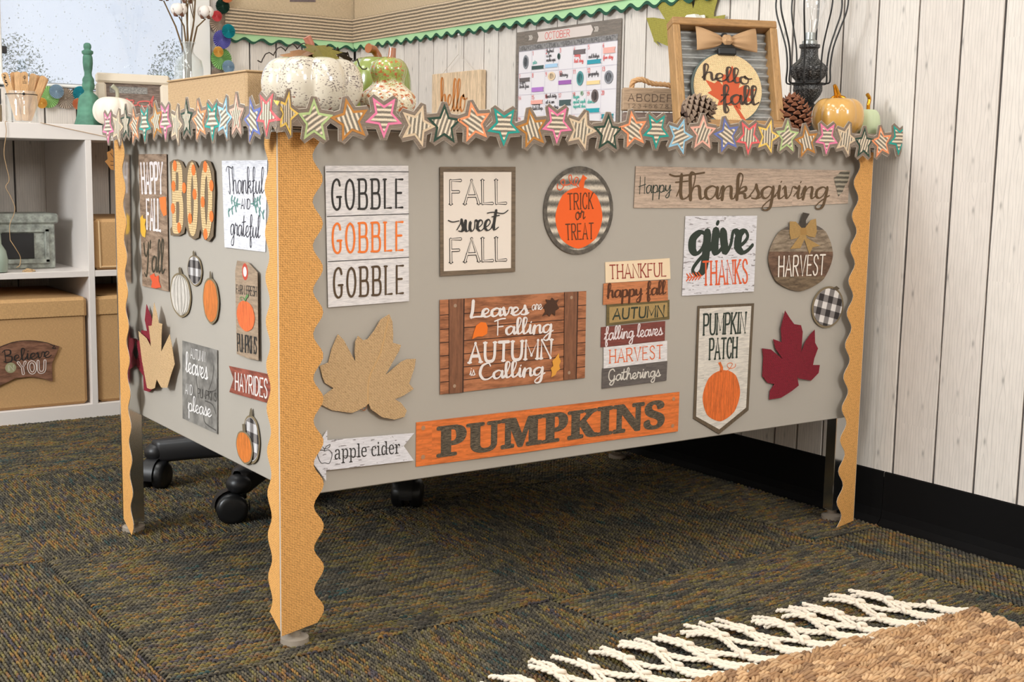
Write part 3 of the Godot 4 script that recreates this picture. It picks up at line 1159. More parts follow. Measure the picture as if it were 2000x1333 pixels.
# letters as pen strokes: width | stroke | stroke; a stroke that begins with ~ is a curve. Height 1, baseline 0.
const CAPS := {
	"A": ".7|0,0 .35,1 .7,0|.12,.33 .58,.33", "B": ".6|0,0 0,1|~0,1 .38,1 .52,.9 .52,.64 .38,.53 0,.52|~0,.52 .42,.52 .58,.4 .58,.12 .42,0 0,0",
	"C": ".6|~.58,.78 .5,.95 .3,1 .08,.85 0,.5 .08,.15 .3,0 .5,.05 .58,.22", "D": ".62|0,0 0,1|~0,1 .3,1 .55,.8 .61,.5 .55,.2 .3,0 0,0",
	"E": ".52|.52,1 0,1 0,0 .52,0|0,.52 .42,.52", "F": ".5|.5,1 0,1 0,0|0,.52 .4,.52",
	"G": ".62|~.58,.8 .5,.96 .3,1 .08,.85 0,.5 .08,.15 .3,0 .5,.04 .58,.16 .58,.42|.36,.42 .66,.42", "H": ".6|0,0 0,1|.6,0 .6,1|0,.5 .6,.5",
	"I": ".1|.05,0 .05,1", "J": ".4|~.36,1 .36,.2 .2,0 .02,.12", "K": ".6|0,0 0,1|.55,1 0,.42|.15,.55 .6,0", "L": ".5|0,1 0,0 .5,0", "M": ".8|0,0 0,1 .4,.2 .8,1 .8,0",
	"N": ".65|0,0 0,1 .65,0 .65,1", "O": ".64|~.32,1 .1,.87 0,.5 .1,.13 .32,0 .54,.13 .64,.5 .54,.87 .32,1", "P": ".55|0,0 0,1|~0,1 .38,1 .54,.88 .54,.6 .38,.47 0,.46",
	"R": ".6|0,0 0,1|~0,1 .38,1 .54,.88 .54,.62 .38,.5 0,.49|.24,.49 .6,0", "S": ".55|~.52,.82 .42,.97 .22,1 .05,.86 .08,.66 .3,.52 .5,.36 .51,.13 .35,0 .15,.02 .02,.18",
	"T": ".62|0,1 .62,1|.31,1 .31,0", "U": ".62|~0,1 0,.62 .01,.3 .1,.06 .31,0 .52,.06 .61,.3 .62,.62 .62,1", "V": ".65|0,1 .325,0 .65,1", "W": ".9|0,1 .22,0 .45,.8 .68,0 .9,1", "Y": ".62|0,1 .31,.48 .62,1|.31,.48 .31,0",
	"1": ".3|.02,.8 .17,1 .17,0", "2": ".5|~.03,.78 .12,.96 .3,1 .46,.84 .42,.6 .2,.28 .02,.02|.02,0 .5,0", "3": ".5|~.04,.86 .2,1 .42,.92 .4,.64 .2,.54|~.2,.54 .46,.44 .46,.12 .22,0 .02,.12", "4": ".5|.36,0 .36,1 0,.32 .5,.32",
	"5": ".5|.46,1 .08,1 .06,.58|~.06,.58 .3,.62 .48,.42 .44,.1 .2,0 .02,.1", "6": ".5|~.4,.96 .16,.76 .04,.34 .14,.04 .36,.02 .47,.24 .36,.48 .14,.46 .05,.3", "7": ".5|0,1 .48,1 .18,0", "8": ".5|~.25,.54 .06,.72 .12,.96 .25,1 .4,.96 .44,.74 .25,.54 .04,.32 .06,.06 .25,0 .46,.06 .46,.32 .25,.54", "9": ".5|~.45,.66 .3,.5 .1,.54 .05,.8 .18,.98 .38,.94 .46,.66 .36,.2 .14,0", "0": ".5|~.25,1 .06,.84 0,.5 .06,.16 .25,0 .44,.16 .5,.5 .44,.84 .25,1",
	"!": ".12|.06,1 .06,.3|.06,.06 .06,.02", "'": ".12|.07,1 .03,.8", " ": ".35", "-": ".3|0,.45 .3,.45"}
const SCRIPT := {
	"a": ".5|~.42,.42 .28,.5 .09,.36 .07,.12 .18,0 .34,.14 .44,.48 .42,.18 .47,.02 .58,.12", "b": ".45|~0,.1 .2,.5 .27,.88 .2,1 .12,.85 .1,.3 .1,.06 .25,0 .38,.2 .32,.44 .42,.46 .5,.44", "c": ".4|~.38,.4 .25,.5 .08,.36 .07,.12 .2,0 .34,.04 .46,.14",
	"d": ".5|~.42,.42 .28,.5 .08,.36 .06,.12 .18,0 .34,.14 .48,1 .43,.3 .46,.02 .58,.12", "e": ".4|~0,.12 .2,.2 .33,.36 .25,.5 .1,.4 .07,.14 .2,0 .34,.04 .47,.16",
	"f": ".36|~0,.1 .2,.4 .34,.84 .27,1 .18,.86 .16,.3 .13,-.3 .19,-.45 .28,-.3 .2,-.02 .3,.02 .42,.14|.04,.46 .32,.5", "g": ".5|~.42,.42 .28,.5 .09,.36 .08,.12 .2,.02 .34,.16 .44,.48 .42,0 .36,-.36 .2,-.46 .1,-.34 .28,-.1 .56,.13",
	"h": ".5|~0,.1 .18,.45 .27,.86 .2,1 .12,.85 .1,.4 .08,0|~.09,.12 .2,.42 .32,.5 .38,.4 .38,.14 .43,.01 .56,.12", "i": ".26|~0,.12 .1,.3 .16,.5 .14,.16 .2,.01 .33,.12|.19,.68 .21,.72",
	"k": ".48|~0,.1 .18,.45 .27,.86 .2,1 .12,.85 .1,.4 .08,0|~.09,.1 .2,.4 .34,.48 .36,.34 .16,.24 .32,.2 .37,.03 .54,.12", "l": ".28|~0,.1 .17,.42 .28,.86 .21,1 .12,.85 .1,.3 .15,.02 .34,.13",
	"m": ".7|~0,.14 .06,.42 .12,.48 .1,.2 .08,0|~.09,.12 .2,.42 .3,.5 .35,.4 .34,0|~.35,.12 .45,.42 .55,.5 .6,.4 .59,.12 .64,.01 .74,.12", "n": ".48|~0,.14 .06,.42 .12,.48 .1,.2 .08,0|~.09,.12 .2,.42 .32,.5 .38,.4 .37,.14 .42,.01 .54,.12",
	"o": ".46|~.26,.5 .09,.4 .06,.15 .18,0 .34,.1 .37,.36 .26,.5 .28,.4 .42,.38 .52,.42", "p": ".5|~0,.14 .1,.5 .1,.2 .06,-.45|~.08,.1 .16,.4 .3,.5 .42,.38 .4,.12 .24,0 .12,.06|~.36,.05 .48,.06 .56,.13",
	"r": ".36|~0,.12 .08,.4 .12,.56 .18,.46 .31,.46 .28,.2 .3,.02 .44,.12", "s": ".36|~0,.1 .16,.36 .22,.56 .25,.42 .32,.2 .24,.02 .08,.04|~.24,.02 .34,.04 .42,.12", "t": ".34|~0,.12 .14,.5 .2,.9 .15,.5 .13,.15 .2,.01 .38,.12|~.0,.62 .38,.67",
	"u": ".5|~0,.14 .08,.48 .06,.16 .16,0 .3,.14 .4,.48 .38,.16 .44,.01 .56,.12", "v": ".42|~0,.4 .08,.5 .12,.25 .18,.02 .3,.2 .36,.5 .5,.44", "w": ".62|~0,.42 .07,.5 .07,.14 .17,0 .3,.14 .33,.46 .3,.14 .42,0 .54,.16 .56,.5 .68,.44",
	"y": ".5|~0,.14 .08,.48 .08,.2 .18,.06 .3,.16 .42,.48 .4,.0 .34,-.36 .2,-.46 .1,-.34 .28,-.1 .54,.13", "z": ".4|~.04,.46 .34,.46 .2,.2 .04,.02 .38,.04",
	"B": ".58|~.12,0 .14,.5 .16,1|~.02,.85 .2,1 .46,.94 .44,.64 .2,.53 .5,.42 .46,.08 .22,0 .02,.1", "C": ".56|~.5,.82 .42,1 .16,.86 .04,.4 .15,.05 .35,0 .6,.2", "F": ".48|~.12,0 .15,.5 .17,.95|~.02,.86 .3,.98 .52,1|.14,.5 .4,.53",
	"G": ".6|~.52,.82 .4,1 .14,.86 .05,.4 .16,.05 .36,.02 .5,.25 .5,.42 .46,-.1 .3,-.36 .12,-.26 .3,-.04 .62,.14", "H": ".54|~.08,0 .12,1|~.44,0 .48,1|~.0,.42 .3,.5 .54,.56", "L": ".5|~.16,1 .12,.4 .06,.03 .25,.04 .54,.03", "T": ".5|~0,.82 .2,1 .58,.94|~.32,.97 .26,.4 .18,0 .04,.1",
	"Y": ".5|~.02,.95 .08,.62 .24,.52 .42,.95|~.42,.95 .34,.3 .18,-.2 .02,-.1", "'": ".14|.1,1 .05,.8", " ": ".3"}


func letters(tris: PackedVector2Array, q: Array, word: String, font: Dictionary, w: float, opt := {}) -> void:
	var gap: float = opt.get("gap", 0.16 if font == CAPS else 0.0)
	var serif: float = opt.get("serif", 0.0)
	var shear: float = opt.get("shear", 0.0)
	var total := 0.0
	for ch in word:
		total += float(font.get(ch, "0.3").split("|")[0]) + gap
	total -= gap
	var height: float = ((q[0] - q[3]).length() + (q[1] - q[2]).length()) / 2
	var pen := 0.0
	for ch in word:
		var bits: PackedStringArray = font.get(ch, "0.3").split("|")
		for b in range(1, bits.size()):
			var curved := bits[b].begins_with("~")
			var pts := []
			for xy in bits[b].trim_prefix("~").split(" ", false):
				var c := xy.split(",")
				var y := float(c[1])
				pts.append(Vector2(pen + float(c[0]) + shear * y, y))
			var raw: Array = pts
			if curved:
				pts = spline(pts)
			var warped := []
			for p in pts:
				warped.append(bil(q, p.x / total, p.y))
			ribbon(tris, warped, w * height, opt.get("brush", 0.0))
			if serif > 0.0:
				for e in [0, raw.size() - 1]:
					var p: Vector2 = raw[e]
					var o: Vector2 = raw[1] if e == 0 else raw[raw.size() - 2]
					if (p.y < 0.03 or p.y > 0.97) and absf(p.y - o.y) > 0.3 * absf(p.x - o.x) + 0.1 and not (curved and absf(p.x - o.x) > 0.05):
						ribbon(tris, [bil(q, (p.x - serif) / total, p.y), bil(q, (p.x + serif) / total, p.y)], w * height * opt.get("slab", 0.9))
		pen += float(bits[0]) + gap
	return


func word_tris(q: Array, word: String, font: Dictionary, w: float, opt := {}) -> PackedVector2Array:
	var t := PackedVector2Array()
	letters(t, q, word, font, w, opt)
	return t


# type set in a system font, stretched into a quad
func typeset(q: Array, word: String, family: String, weight: int, heavy := 0.0) -> PackedVector2Array:
	var f := SystemFont.new()
	f.font_names = PackedStringArray([family])
	f.font_weight = weight
	var tm := TextMesh.new()
	tm.font = f
	tm.text = word
	tm.font_size = 64
	tm.pixel_size = 0.01
	tm.depth = 0.0
	tm.curve_step = 3.0
	var o := PackedVector2Array()
	var a := tm.get_mesh_arrays()
	var vs: PackedVector3Array = a[Mesh.ARRAY_VERTEX]
	var ix: PackedInt32Array = a[Mesh.ARRAY_INDEX] if a[Mesh.ARRAY_INDEX] != null else PackedInt32Array(range(vs.size()))
	var lo := Vector2(1e9, 1e9)
	var hi := -lo
	for p in vs:
		lo = lo.min(Vector2(p.x, p.y))
		hi = hi.max(Vector2(p.x, p.y))
	# a heavier cut of the type: the same outlines, spread a little
	var spread := [Vector2.ZERO]
	if heavy > 0.0:
		for k in 8:
			spread.append(Vector2(cos(TAU * k / 8.0), 0.6 * sin(TAU * k / 8.0)) * heavy)
	for d in spread:
		for i in ix:
			o.append(bil(q, (vs[i].x - lo.x) / (hi.x - lo.x), (vs[i].y - lo.y) / (hi.y - lo.y)) + d)
	return o


func curl_line(tris: PackedVector2Array, pts: Array, w: float) -> void:
	ribbon(tris, spline(pts, 6), w)


func pumpkin_shape(c: Vector2, rx: float, ry: float) -> Array:
	var o := []
	for k in 48:
		var a := TAU * k / 48.0
		var f := 1.0 - 0.035 * cos(a * 2.0) - 0.03 * absf(sin(a * 4.0)) * (0.4 + 0.6 * absf(sin(a))) - 0.05 * exp(-pow((a - PI / 2) / 0.3, 2.0))
		o.append(c + Vector2(cos(a) * rx, sin(a) * ry) * f)
	return o


func checks(s: Sheet, outline: Array, size: Vector2, skew := 0.0) -> void:
	# buffalo plaid clipped to the outline: white ground is laid first by the caller
	var lo := Vector2(1e9, 1e9)
	var hi := -lo
	for p in outline:
		lo = lo.min(p)
		hi = hi.max(p)
	var darkp := []
	var midp := []
	var pv := PackedVector2Array(outline)
	for i in range(-2, int((hi.x - lo.x) / size.x) + 3):
		for j in range(-2, int((hi.y - lo.y) / size.y) + 3):
			var both := posmod(i, 2) == 0 and posmod(j, 2) == 0
			var one := posmod(i, 2) == 0 or posmod(j, 2) == 0
			if not one:
				continue
			var o := lo + Vector2(i * size.x + j * skew, j * size.y - i * skew)
			var sq := PackedVector2Array([o, o + Vector2(size.x, -skew), o + Vector2(size.x + skew, size.y - skew), o + Vector2(skew, size.y)])
			for c in Geometry2D.intersect_polygons(pv, sq):
				(darkp if both else midp).append(c)
	ink(s, "grey_checks", midp, paint(rgb(128, 122, 120), 0.7))
	s.layer -= 1
	ink(s, "black_checks", darkp, paint(rgb(44, 38, 38), 0.7))


func maple(c: Vector2, r: float, turn: float, lobes := 5) -> Array:
	# a pointed leaf with toothed lobes
	var base := [Vector2(0, -0.55), Vector2(0.12, -0.5), Vector2(0.45, -0.62), Vector2(0.4, -0.4), Vector2(0.85, -0.2), Vector2(0.7, -0.08), Vector2(0.98, 0.28), Vector2(0.62, 0.2), Vector2(0.5, 0.34), Vector2(0.3, 0.18), Vector2(0.38, 0.62), Vector2(0.2, 0.6), Vector2(0, 1.0)]
	var o := []
	for p in base:
		o.append(c + (p * r).rotated(turn))
	for i in range(base.size() - 2, 0, -1):
		o.append(c + (Vector2(-base[i].x, base[i].y) * r).rotated(turn))
	return o


# ------------------------------------------------------------------ signs on the desk front

func quadc(a: Vector2, b: Vector2, c: Vector2, d: Vector2) -> Array:
	return [a, b, c, d]


func build_front_signs() -> void:
	var black := paint(rgb(48, 45, 43), 0.7)
	var brown := paint(rgb(84, 64, 42), 0.7)
	var orange := paint(rgb(240, 122, 44), 0.65)
	var forest := paint(rgb(40, 52, 42), 0.7)
	var whitewash := paint(Color(0.92, 0.90, 0.89), 0.6, 0.0, "whitewash", 7.0)
	var flaked := paint(Color(0.93, 0.92, 0.93), 0.6, 0.0, "flaked", 6.0)
	# --- gobble
	var q: Array = [Vector2(0.0742, 0.6728), Vector2(0.2063, 0.675), Vector2(0.2089, 0.4801), Vector2(0.0784, 0.4772)]
	var s := sheet("gobble_sign", "white plank print reading GOBBLE three times, in black, orange and brown", "sign", "F", q, whitewash, {"amp": 0.0022, "fr": 11.0, "ph": 2.6})
	var lines := PackedVector2Array()
	for ln in [[Vector2(0.0756, 0.6645), Vector2(0.2069, 0.6663)], [Vector2(0.0766, 0.6035), Vector2(0.2078, 0.6064)], [Vector2(0.0781, 0.5411), Vector2(0.2082, 0.544)]]:
		ribbon(lines, ln, 0.0011, 0.0, false)
	ink_tris(s, "plank_line", lines, black)
	ink_tris(s, "lettering", word_tris([Vector2(0.0844, 0.6539), Vector2(0.1966, 0.6555), Vector2(0.1968, 0.6156), Vector2(0.085, 0.6128)], "GOBBLE", CAPS, 0.078, {"serif": 0.1, "gap": 0.4}), black, "black word GOBBLE")
	ink_tris(s, "lettering", word_tris([Vector2(0.085, 0.5933), Vector2(0.1972, 0.5949), Vector2(0.1974, 0.5547), Vector2(0.0856, 0.5527)], "GOBBLE", CAPS, 0.078, {"serif": 0.1, "gap": 0.4}), orange, "orange word GOBBLE")
	ink_tris(s, "lettering", word_tris([Vector2(0.087, 0.5314), Vector2(0.1981, 0.5322), Vector2(0.1983, 0.4925), Vector2(0.0872, 0.4905)], "GOBBLE", CAPS, 0.078, {"serif": 0.1, "gap": 0.4}), brown, "brown word GOBBLE")
	# --- fall sweet fall
	s = sheet("fall_sweet_fall_sign", "cream print in a brown wood border reading FALL sweet FALL", "sign", "F", [Vector2(0.2588, 0.6743), Vector2(0.3932, 0.6765), Vector2(0.396, 0.5172), Vector2(0.2608, 0.5147)], paint(rgb(122, 104, 84), 0.65, 0.0, "grain", 5.0), {"amp": 0.0018, "fr": 9.0})
	var cream := paint(rgb(234, 222, 210), 0.65)
	ink(s, "cream_field", [[Vector2(0.2648, 0.6669), Vector2(0.3855, 0.6685), Vector2(0.3876, 0.523), Vector2(0.267, 0.5219)]], cream)
	for fq in [[Vector2(0.2769, 0.6545), Vector2(0.3748, 0.6564), Vector2(0.376, 0.6216), Vector2(0.2778, 0.6203)], [Vector2(0.2779, 0.5688), Vector2(0.3765, 0.57), Vector2(0.3777, 0.5358), Vector2(0.2789, 0.5346)]]:
		ink_tris(s, "lettering", word_tris(fq, "FALL", CAPS, 0.14, {"serif": 0.09, "gap": 0.2, "slab": 0.35}), black, "outlined word FALL")
		ink_tris(s, "lettering_inside", word_tris(fq, "FALL", CAPS, 0.068, {"gap": 0.2}), cream)
	var sw := word_tris([Vector2(0.2883, 0.6108), Vector2(0.3632, 0.6141), Vector2(0.361, 0.5817), Vector2(0.2887, 0.5795)], "sweet", SCRIPT, 0.105, {"brush": 0.5})
	curl_line(sw, [Vector2(0.2732, 0.5966), Vector2(0.2809, 0.5942), Vector2(0.2918, 0.5957)], 0.0016)
	curl_line(sw, [Vector2(0.342, 0.6069), Vector2(0.3533, 0.6082), Vector2(0.3706, 0.6062), Vector2(0.3797, 0.611)], 0.0016)
	ink_tris(s, "lettering", sw, black, "script word sweet")
	# --- trick or treat
	var c: Vector2 = [Vector2(0.5163, 0.6101)][0]
	var e: Array = [Vector2(0.4483, 0.6103), Vector2(0.5866, 0.6098), Vector2(0.5142, 0.6791), Vector2(0.5184, 0.5403)]
	var rx: float = (e[1].x - e[0].x) / 2
	var ry: float = (e[2].y - e[3].y) / 2
	s = sheet("trick_or_treat_sign", "round corrugated print with an orange pumpkin reading TRICK or TREAT", "sign", "F", oval(c, rx, ry), paint(rgb(108, 100, 90), 0.6, 0.0, "zinc", 9.0), {"lift": 0.002})
	ink(s, "corrugated_field", [oval(c, rx * 0.9, ry * 0.9)], paint(Color(0.86, 0.84, 0.82), 0.55, 0.0, "corrugated_print", 15.0))
	var pc: Vector2 = [Vector2(0.5166, 0.5995)][0]
	ink(s, "pumpkin_print", [pumpkin_shape(pc, rx * 0.70, ry * 0.69), [Vector2(0.516, 0.6447), Vector2(0.5139, 0.6512), Vector2(0.5182, 0.6588), Vector2(0.5218, 0.6663), Vector2(0.5308, 0.661), Vector2(0.5259, 0.6567), Vector2(0.524, 0.6447)]], paint(rgb(242, 98, 26), 0.6))
	var curls := PackedVector2Array()
	curl_line(curls, [Vector2(0.514, 0.6458), Vector2(0.5054, 0.6536), Vector2(0.5078, 0.6617), Vector2(0.5128, 0.6596), Vector2(0.5071, 0.6497), Vector2(0.4967, 0.6556), Vector2(0.4945, 0.6636), Vector2(0.499, 0.6645), Vector2(0.4986, 0.6526), Vector2(0.4844, 0.6495), Vector2(0.479, 0.6545), Vector2(0.4841, 0.6584), Vector2(0.4866, 0.6525), Vector2(0.4801, 0.6426), Vector2(0.4726, 0.6444), Vector2(0.4731, 0.6509)], 0.0017)
	ink_tris(s, "tendril_print", curls, paint(rgb(226, 96, 50), 0.6))
	var tr := word_tris([Vector2(0.4927, 0.6362), Vector2(0.5432, 0.6379), Vector2(0.5432, 0.6133), Vector2(0.4945, 0.6119)], "TRICK", CAPS, 0.075, {"serif": 0.07, "gap": 0.26})
	letters(tr, [Vector2(0.4899, 0.5886), Vector2(0.5447, 0.5902), Vector2(0.5455, 0.5654), Vector2(0.4921, 0.5645)], "TREAT", CAPS, 0.075, {"serif": 0.07, "gap": 0.26})
	letters(tr, [Vector2(0.5079, 0.6197), Vector2(0.5263, 0.6212), Vector2(0.5263, 0.5967), Vector2(0.5087, 0.5956)], "or", SCRIPT, 0.075)
	ink_tris(s, "lettering", tr, paint(rgb(92, 52, 24), 0.7), "words TRICK or TREAT")
	# --- the six small word strips, top to bottom
	s = sheet("word_strip", "cream strip reading THANKFUL, topmost of six small word strips", "sign", "F", [Vector2(0.5736, 0.5269), Vector2(0.7118, 0.53), Vector2(0.7151, 0.495), Vector2(0.5756, 0.493)], paint(rgb(240, 216, 182), 0.6), {"group": "stack of six word strips"})
	ink_tris(s, "lettering", word_tris([Vector2(0.583, 0.5217), Vector2(0.7032, 0.5222), Vector2(0.7046, 0.5002), Vector2(0.5845, 0.4996)], "THANKFUL", CAPS, 0.09, {"serif": 0.08, "gap": 0.24}), paint(rgb(150, 52, 40), 0.7), "red word THANKFUL")
	s = sheet("word_strip", "rust strip reading happy fall, second of six small word strips", "sign", "F", [Vector2(0.5708, 0.4926), Vector2(0.7092, 0.4936), Vector2(0.7116, 0.4589), Vector2(0.5708, 0.458)], paint(rgb(208, 130, 82), 0.6, 0.0, "grain", 6.0), {"group": "stack of six word strips"})
	ink_tris(s, "lettering", word_tris([Vector2(0.5776, 0.492), Vector2(0.7036, 0.4925), Vector2(0.7047, 0.4699), Vector2(0.5784, 0.4689)], "happy fall", SCRIPT, 0.15, {"brush": 0.4}), paint(rgb(84, 44, 18), 0.7), "brown script happy fall")
	s = sheet("word_strip", "olive bordered strip reading AUTUMN, third of six small word strips", "sign", "F", [Vector2(0.5788, 0.4585), Vector2(0.715, 0.4597), Vector2(0.7165, 0.4268), Vector2(0.5792, 0.4233)], paint(rgb(112, 96, 56), 0.6, 0.0, "grain", 6.0), {"group": "stack of six word strips"})
	ink(s, "tan_field", [[Vector2(0.5842, 0.4536), Vector2(0.7105, 0.4554), Vector2(0.7115, 0.4313), Vector2(0.5851, 0.4274)]], paint(rgb(190, 158, 100), 0.65, 0.0, "cloth", 20.0))
	ink_tris(s, "lettering", word_tris([Vector2(0.5919, 0.4494), Vector2(0.7016, 0.4506), Vector2(0.7025, 0.4324), Vector2(0.5925, 0.433)], "AUTUMN", CAPS, 0.17, {"gap": 0.22, "shear": 0.08}), forest, "dark word AUTUMN")
	s = sheet("word_strip", "maroon strip reading falling leaves, fourth of six small word strips", "sign", "F", [Vector2(0.5689, 0.4214), Vector2(0.7067, 0.424), Vector2(0.7069, 0.3907), Vector2(0.5692, 0.3884)], paint(rgb(132, 66, 56), 0.6, 0.0, "grain", 6.0), {"group": "stack of six word strips"})
	ink_tris(s, "lettering", word_tris([Vector2(0.576, 0.4219), Vector2(0.6994, 0.4228), Vector2(0.7004, 0.4012), Vector2(0.576, 0.3993)], "falling leaves", SCRIPT, 0.10), paint(rgb(226, 214, 214), 0.7), "white script falling leaves")
	s = sheet("word_strip", "white plank strip reading HARVEST, fifth of six small word strips", "sign", "F", [Vector2(0.5744, 0.388), Vector2(0.7129, 0.3903), Vector2(0.714, 0.3558), Vector2(0.5756, 0.3531)], whitewash, {"group": "stack of six word strips"})
	ink_tris(s, "lettering", word_tris([Vector2(0.5875, 0.3827), Vector2(0.702, 0.3835), Vector2(0.703, 0.3615), Vector2(0.5882, 0.3614)], "HARVEST", CAPS, 0.09, {"serif": 0.08, "gap": 0.26}), paint(rgb(220, 104, 52), 0.7), "orange word HARVEST")
	s = sheet("word_strip", "charcoal strip reading Gatherings, lowest of six small word strips", "sign", "F", [Vector2(0.5736, 0.3533), Vector2(0.7141, 0.3551), Vector2(0.7134, 0.3222), Vector2(0.5735, 0.3196)], paint(rgb(104, 96, 92), 0.6, 0.0, "grain", 6.0), {"group": "stack of six word strips"})
	ink_tris(s, "lettering", word_tris([Vector2(0.5854, 0.3505), Vector2(0.697, 0.3505), Vector2(0.6979, 0.3307), Vector2(0.586, 0.3313)], "Gatherings", SCRIPT, 0.11), paint(rgb(212, 206, 196), 0.7), "white script Gatherings")
	# --- happy thanksgiving
	s = sheet("thanksgiving_sign", "long tan wood print reading Happy thanksgiving", "sign", "F", [Vector2(0.6316, 0.6812), Vector2(1.153, 0.6819), Vector2(1.151, 0.621), Vector2(0.8739, 0.6126), Vector2(0.63, 0.6139)], paint(rgb(204, 180, 160), 0.6, 0.0, "grain", 5.0), {"amp": 0.0016, "fr": 14.0})
	ink_tris(s, "lettering", word_tris([Vector2(0.6384, 0.6644), Vector2(0.7102, 0.6623), Vector2(0.7097, 0.641), Vector2(0.6395, 0.6363)], "Happy", SCRIPT, 0.075, {"brush": 0.2}), forest, "dark script Happy")
	var th := word_tris([Vector2(0.7166, 0.6734), Vector2(1.099, 0.6714), Vector2(1.093, 0.63), Vector2(0.7237, 0.6278)], "thanksgiving", SCRIPT, 0.115, {"brush": 0.5})
	curl_line(th, [Vector2(0.7059, 0.6689), Vector2(0.7209, 0.6661), Vector2(0.7558, 0.6695), Vector2(0.7837, 0.6729)], 0.003)
	ink_tris(s, "lettering", th, paint(rgb(94, 72, 46), 0.65), "brown script thanksgiving")
	ink(s, "leaf_print", [[Vector2(1.114, 0.67), Vector2(1.125, 0.6791), Vector2(1.141, 0.681), Vector2(1.151, 0.6795), Vector2(1.148, 0.6622), Vector2(1.14, 0.6539), Vector2(1.135, 0.6436), Vector2(1.123, 0.6333), Vector2(1.117, 0.6476), Vector2(1.112, 0.6578), Vector2(1.108, 0.6679)]], paint(Color(0.72, 0.70, 0.66), 0.6, 0.0, "corrugated_print", 30.0))
	# --- give thanks
	s = sheet("give_thanks_sign", "square flaking white print reading give THANKS", "sign", "F", [Vector2(0.744, 0.5999), Vector2(0.9129, 0.5996), Vector2(0.9127, 0.4659), Vector2(0.7428, 0.4651)], flaked, {"amp": 0.0018})
	ink_tris(s, "lettering", word_tris([Vector2(0.7547, 0.6099), Vector2(0.8969, 0.611), Vector2(0.898, 0.5361), Vector2(0.7553, 0.5348)], "give", SCRIPT, 0.17, {"brush": 0.45}), forest, "green script give")
	var gt := word_tris([Vector2(0.7873, 0.5218), Vector2(0.8928, 0.5229), Vector2(0.8952, 0.482), Vector2(0.7893, 0.482)], "THANKS", CAPS, 0.085, {"serif": 0.09, "gap": 0.26})
	curl_line(gt, [Vector2(0.752, 0.4963), Vector2(0.7694, 0.4964), Vector2(0.7864, 0.4982)], 0.0015)
	for k in 5:
		var a: Vector2 = bil([Vector2(0.7531, 0.4962), Vector2(0.7864, 0.4982), Vector2(0.7864, 0.4982), Vector2(0.7531, 0.4962)], k / 5.0, 0.5)
		for d in [0.006, -0.006]:
			ribbon(gt, [a + Vector2(0.004, 0), a + Vector2(-0.002, d)], 0.0022)
	ink_tris(s, "lettering", gt, paint(rgb(224, 92, 46), 0.7), "orange word THANKS and twig")
	# --- harvest pumpkin
	c = [Vector2(1.029, 0.5255)][0]
	e = [Vector2(0.9463, 0.5275), Vector2(1.115, 0.5234), Vector2(1.025, 0.5849), Vector2(1.033, 0.466)]
	var body := pumpkin_shape(c, (e[1].x - e[0].x) / 2 * 1.04, (e[2].y - e[3].y) / 2 * 1.04)
	s = sheet("harvest_pumpkin_sign", "pumpkin shaped plank print with an ochre bow reading HARVEST", "sign", "F", body, paint(rgb(158, 141, 120), 0.6, 0.0, "stain", 7.0), {"lift": 0.003, "amp": 0.001})
	for pl in [[[Vector2(0.9223, 0.5364), Vector2(1.134, 0.5317), Vector2(1.137, 0.4841), Vector2(0.9251, 0.4912)], rgb(122, 92, 72)], [[Vector2(0.9188, 0.5937), Vector2(1.129, 0.5922), Vector2(1.13, 0.5724), Vector2(0.9199, 0.5749)], rgb(98, 88, 80)], [[Vector2(0.925, 0.492), Vector2(1.137, 0.4849), Vector2(1.141, 0.442), Vector2(0.9275, 0.4513)], rgb(126, 106, 82)]]:
		ink(s, "plank_print", Geometry2D.intersect_polygons(PackedVector2Array(body), PackedVector2Array(pl[0])), paint(pl[1], 0.6, 0.0, "stain", 7.0))
	ink(s, "stem", [[Vector2(1.02, 0.5785), Vector2(1.022, 0.591), Vector2(1.027, 0.605), Vector2(1.045, 0.6025), Vector2(1.036, 0.5909), Vector2(1.036, 0.5784)]], paint(rgb(70, 62, 54), 0.7, 0.0, "grain_up", 8.0))
	var bow := paint(rgb(190, 152, 92), 0.75, 0.0, "cloth", 20.0)
	ink(s, "bow_print", [[Vector2(1.028, 0.5748), Vector2(1.01, 0.5883), Vector2(0.9941, 0.5892), Vector2(0.9943, 0.5692), Vector2(0.9992, 0.5563), Vector2(1.015, 0.5589), Vector2(1.029, 0.5668)], [Vector2(1.032, 0.5748), Vector2(1.048, 0.5908), Vector2(1.062, 0.5935), Vector2(1.066, 0.5703), Vector2(1.062, 0.5594), Vector2(1.046, 0.5612), Vector2(1.033, 0.5667)], [Vector2(1.026, 0.568), Vector2(1.037, 0.5679), Vector2(1.04, 0.5585), Vector2(1.077, 0.5436), Vector2(1.057, 0.5415), Vector2(1.049, 0.5287), Vector2(1.034, 0.5566), Vector2(1.025, 0.5406), Vector2(0.9986, 0.5395), Vector2(1.018, 0.5589)]], bow)
	ink(s, "bow_knot", [[Vector2(1.022, 0.5769), Vector2(1.037, 0.5775), Vector2(1.04, 0.5646), Vector2(1.024, 0.564)]], paint(rgb(164, 126, 70), 0.75))
	ink_tris(s, "lettering", word_tris([Vector2(0.9691, 0.5265), Vector2(1.09, 0.5269), Vector2(1.09, 0.4906), Vector2(0.9714, 0.4905)], "HARVEST", CAPS, 0.085, {"gap": 0.22, "shear": 0.06}), paint(rgb(236, 226, 214), 0.7), "white word HARVEST")
	# --- checked pumpkin
	c = [Vector2(1.108, 0.4288)][0]
	e = [Vector2(1.066, 0.4308), Vector2(1.153, 0.4267), Vector2(1.105, 0.4677), Vector2(1.111, 0.3897)]
	body = oval(c, (e[1].x - e[0].x) / 2, (e[2].y - e[3].y) / 2)
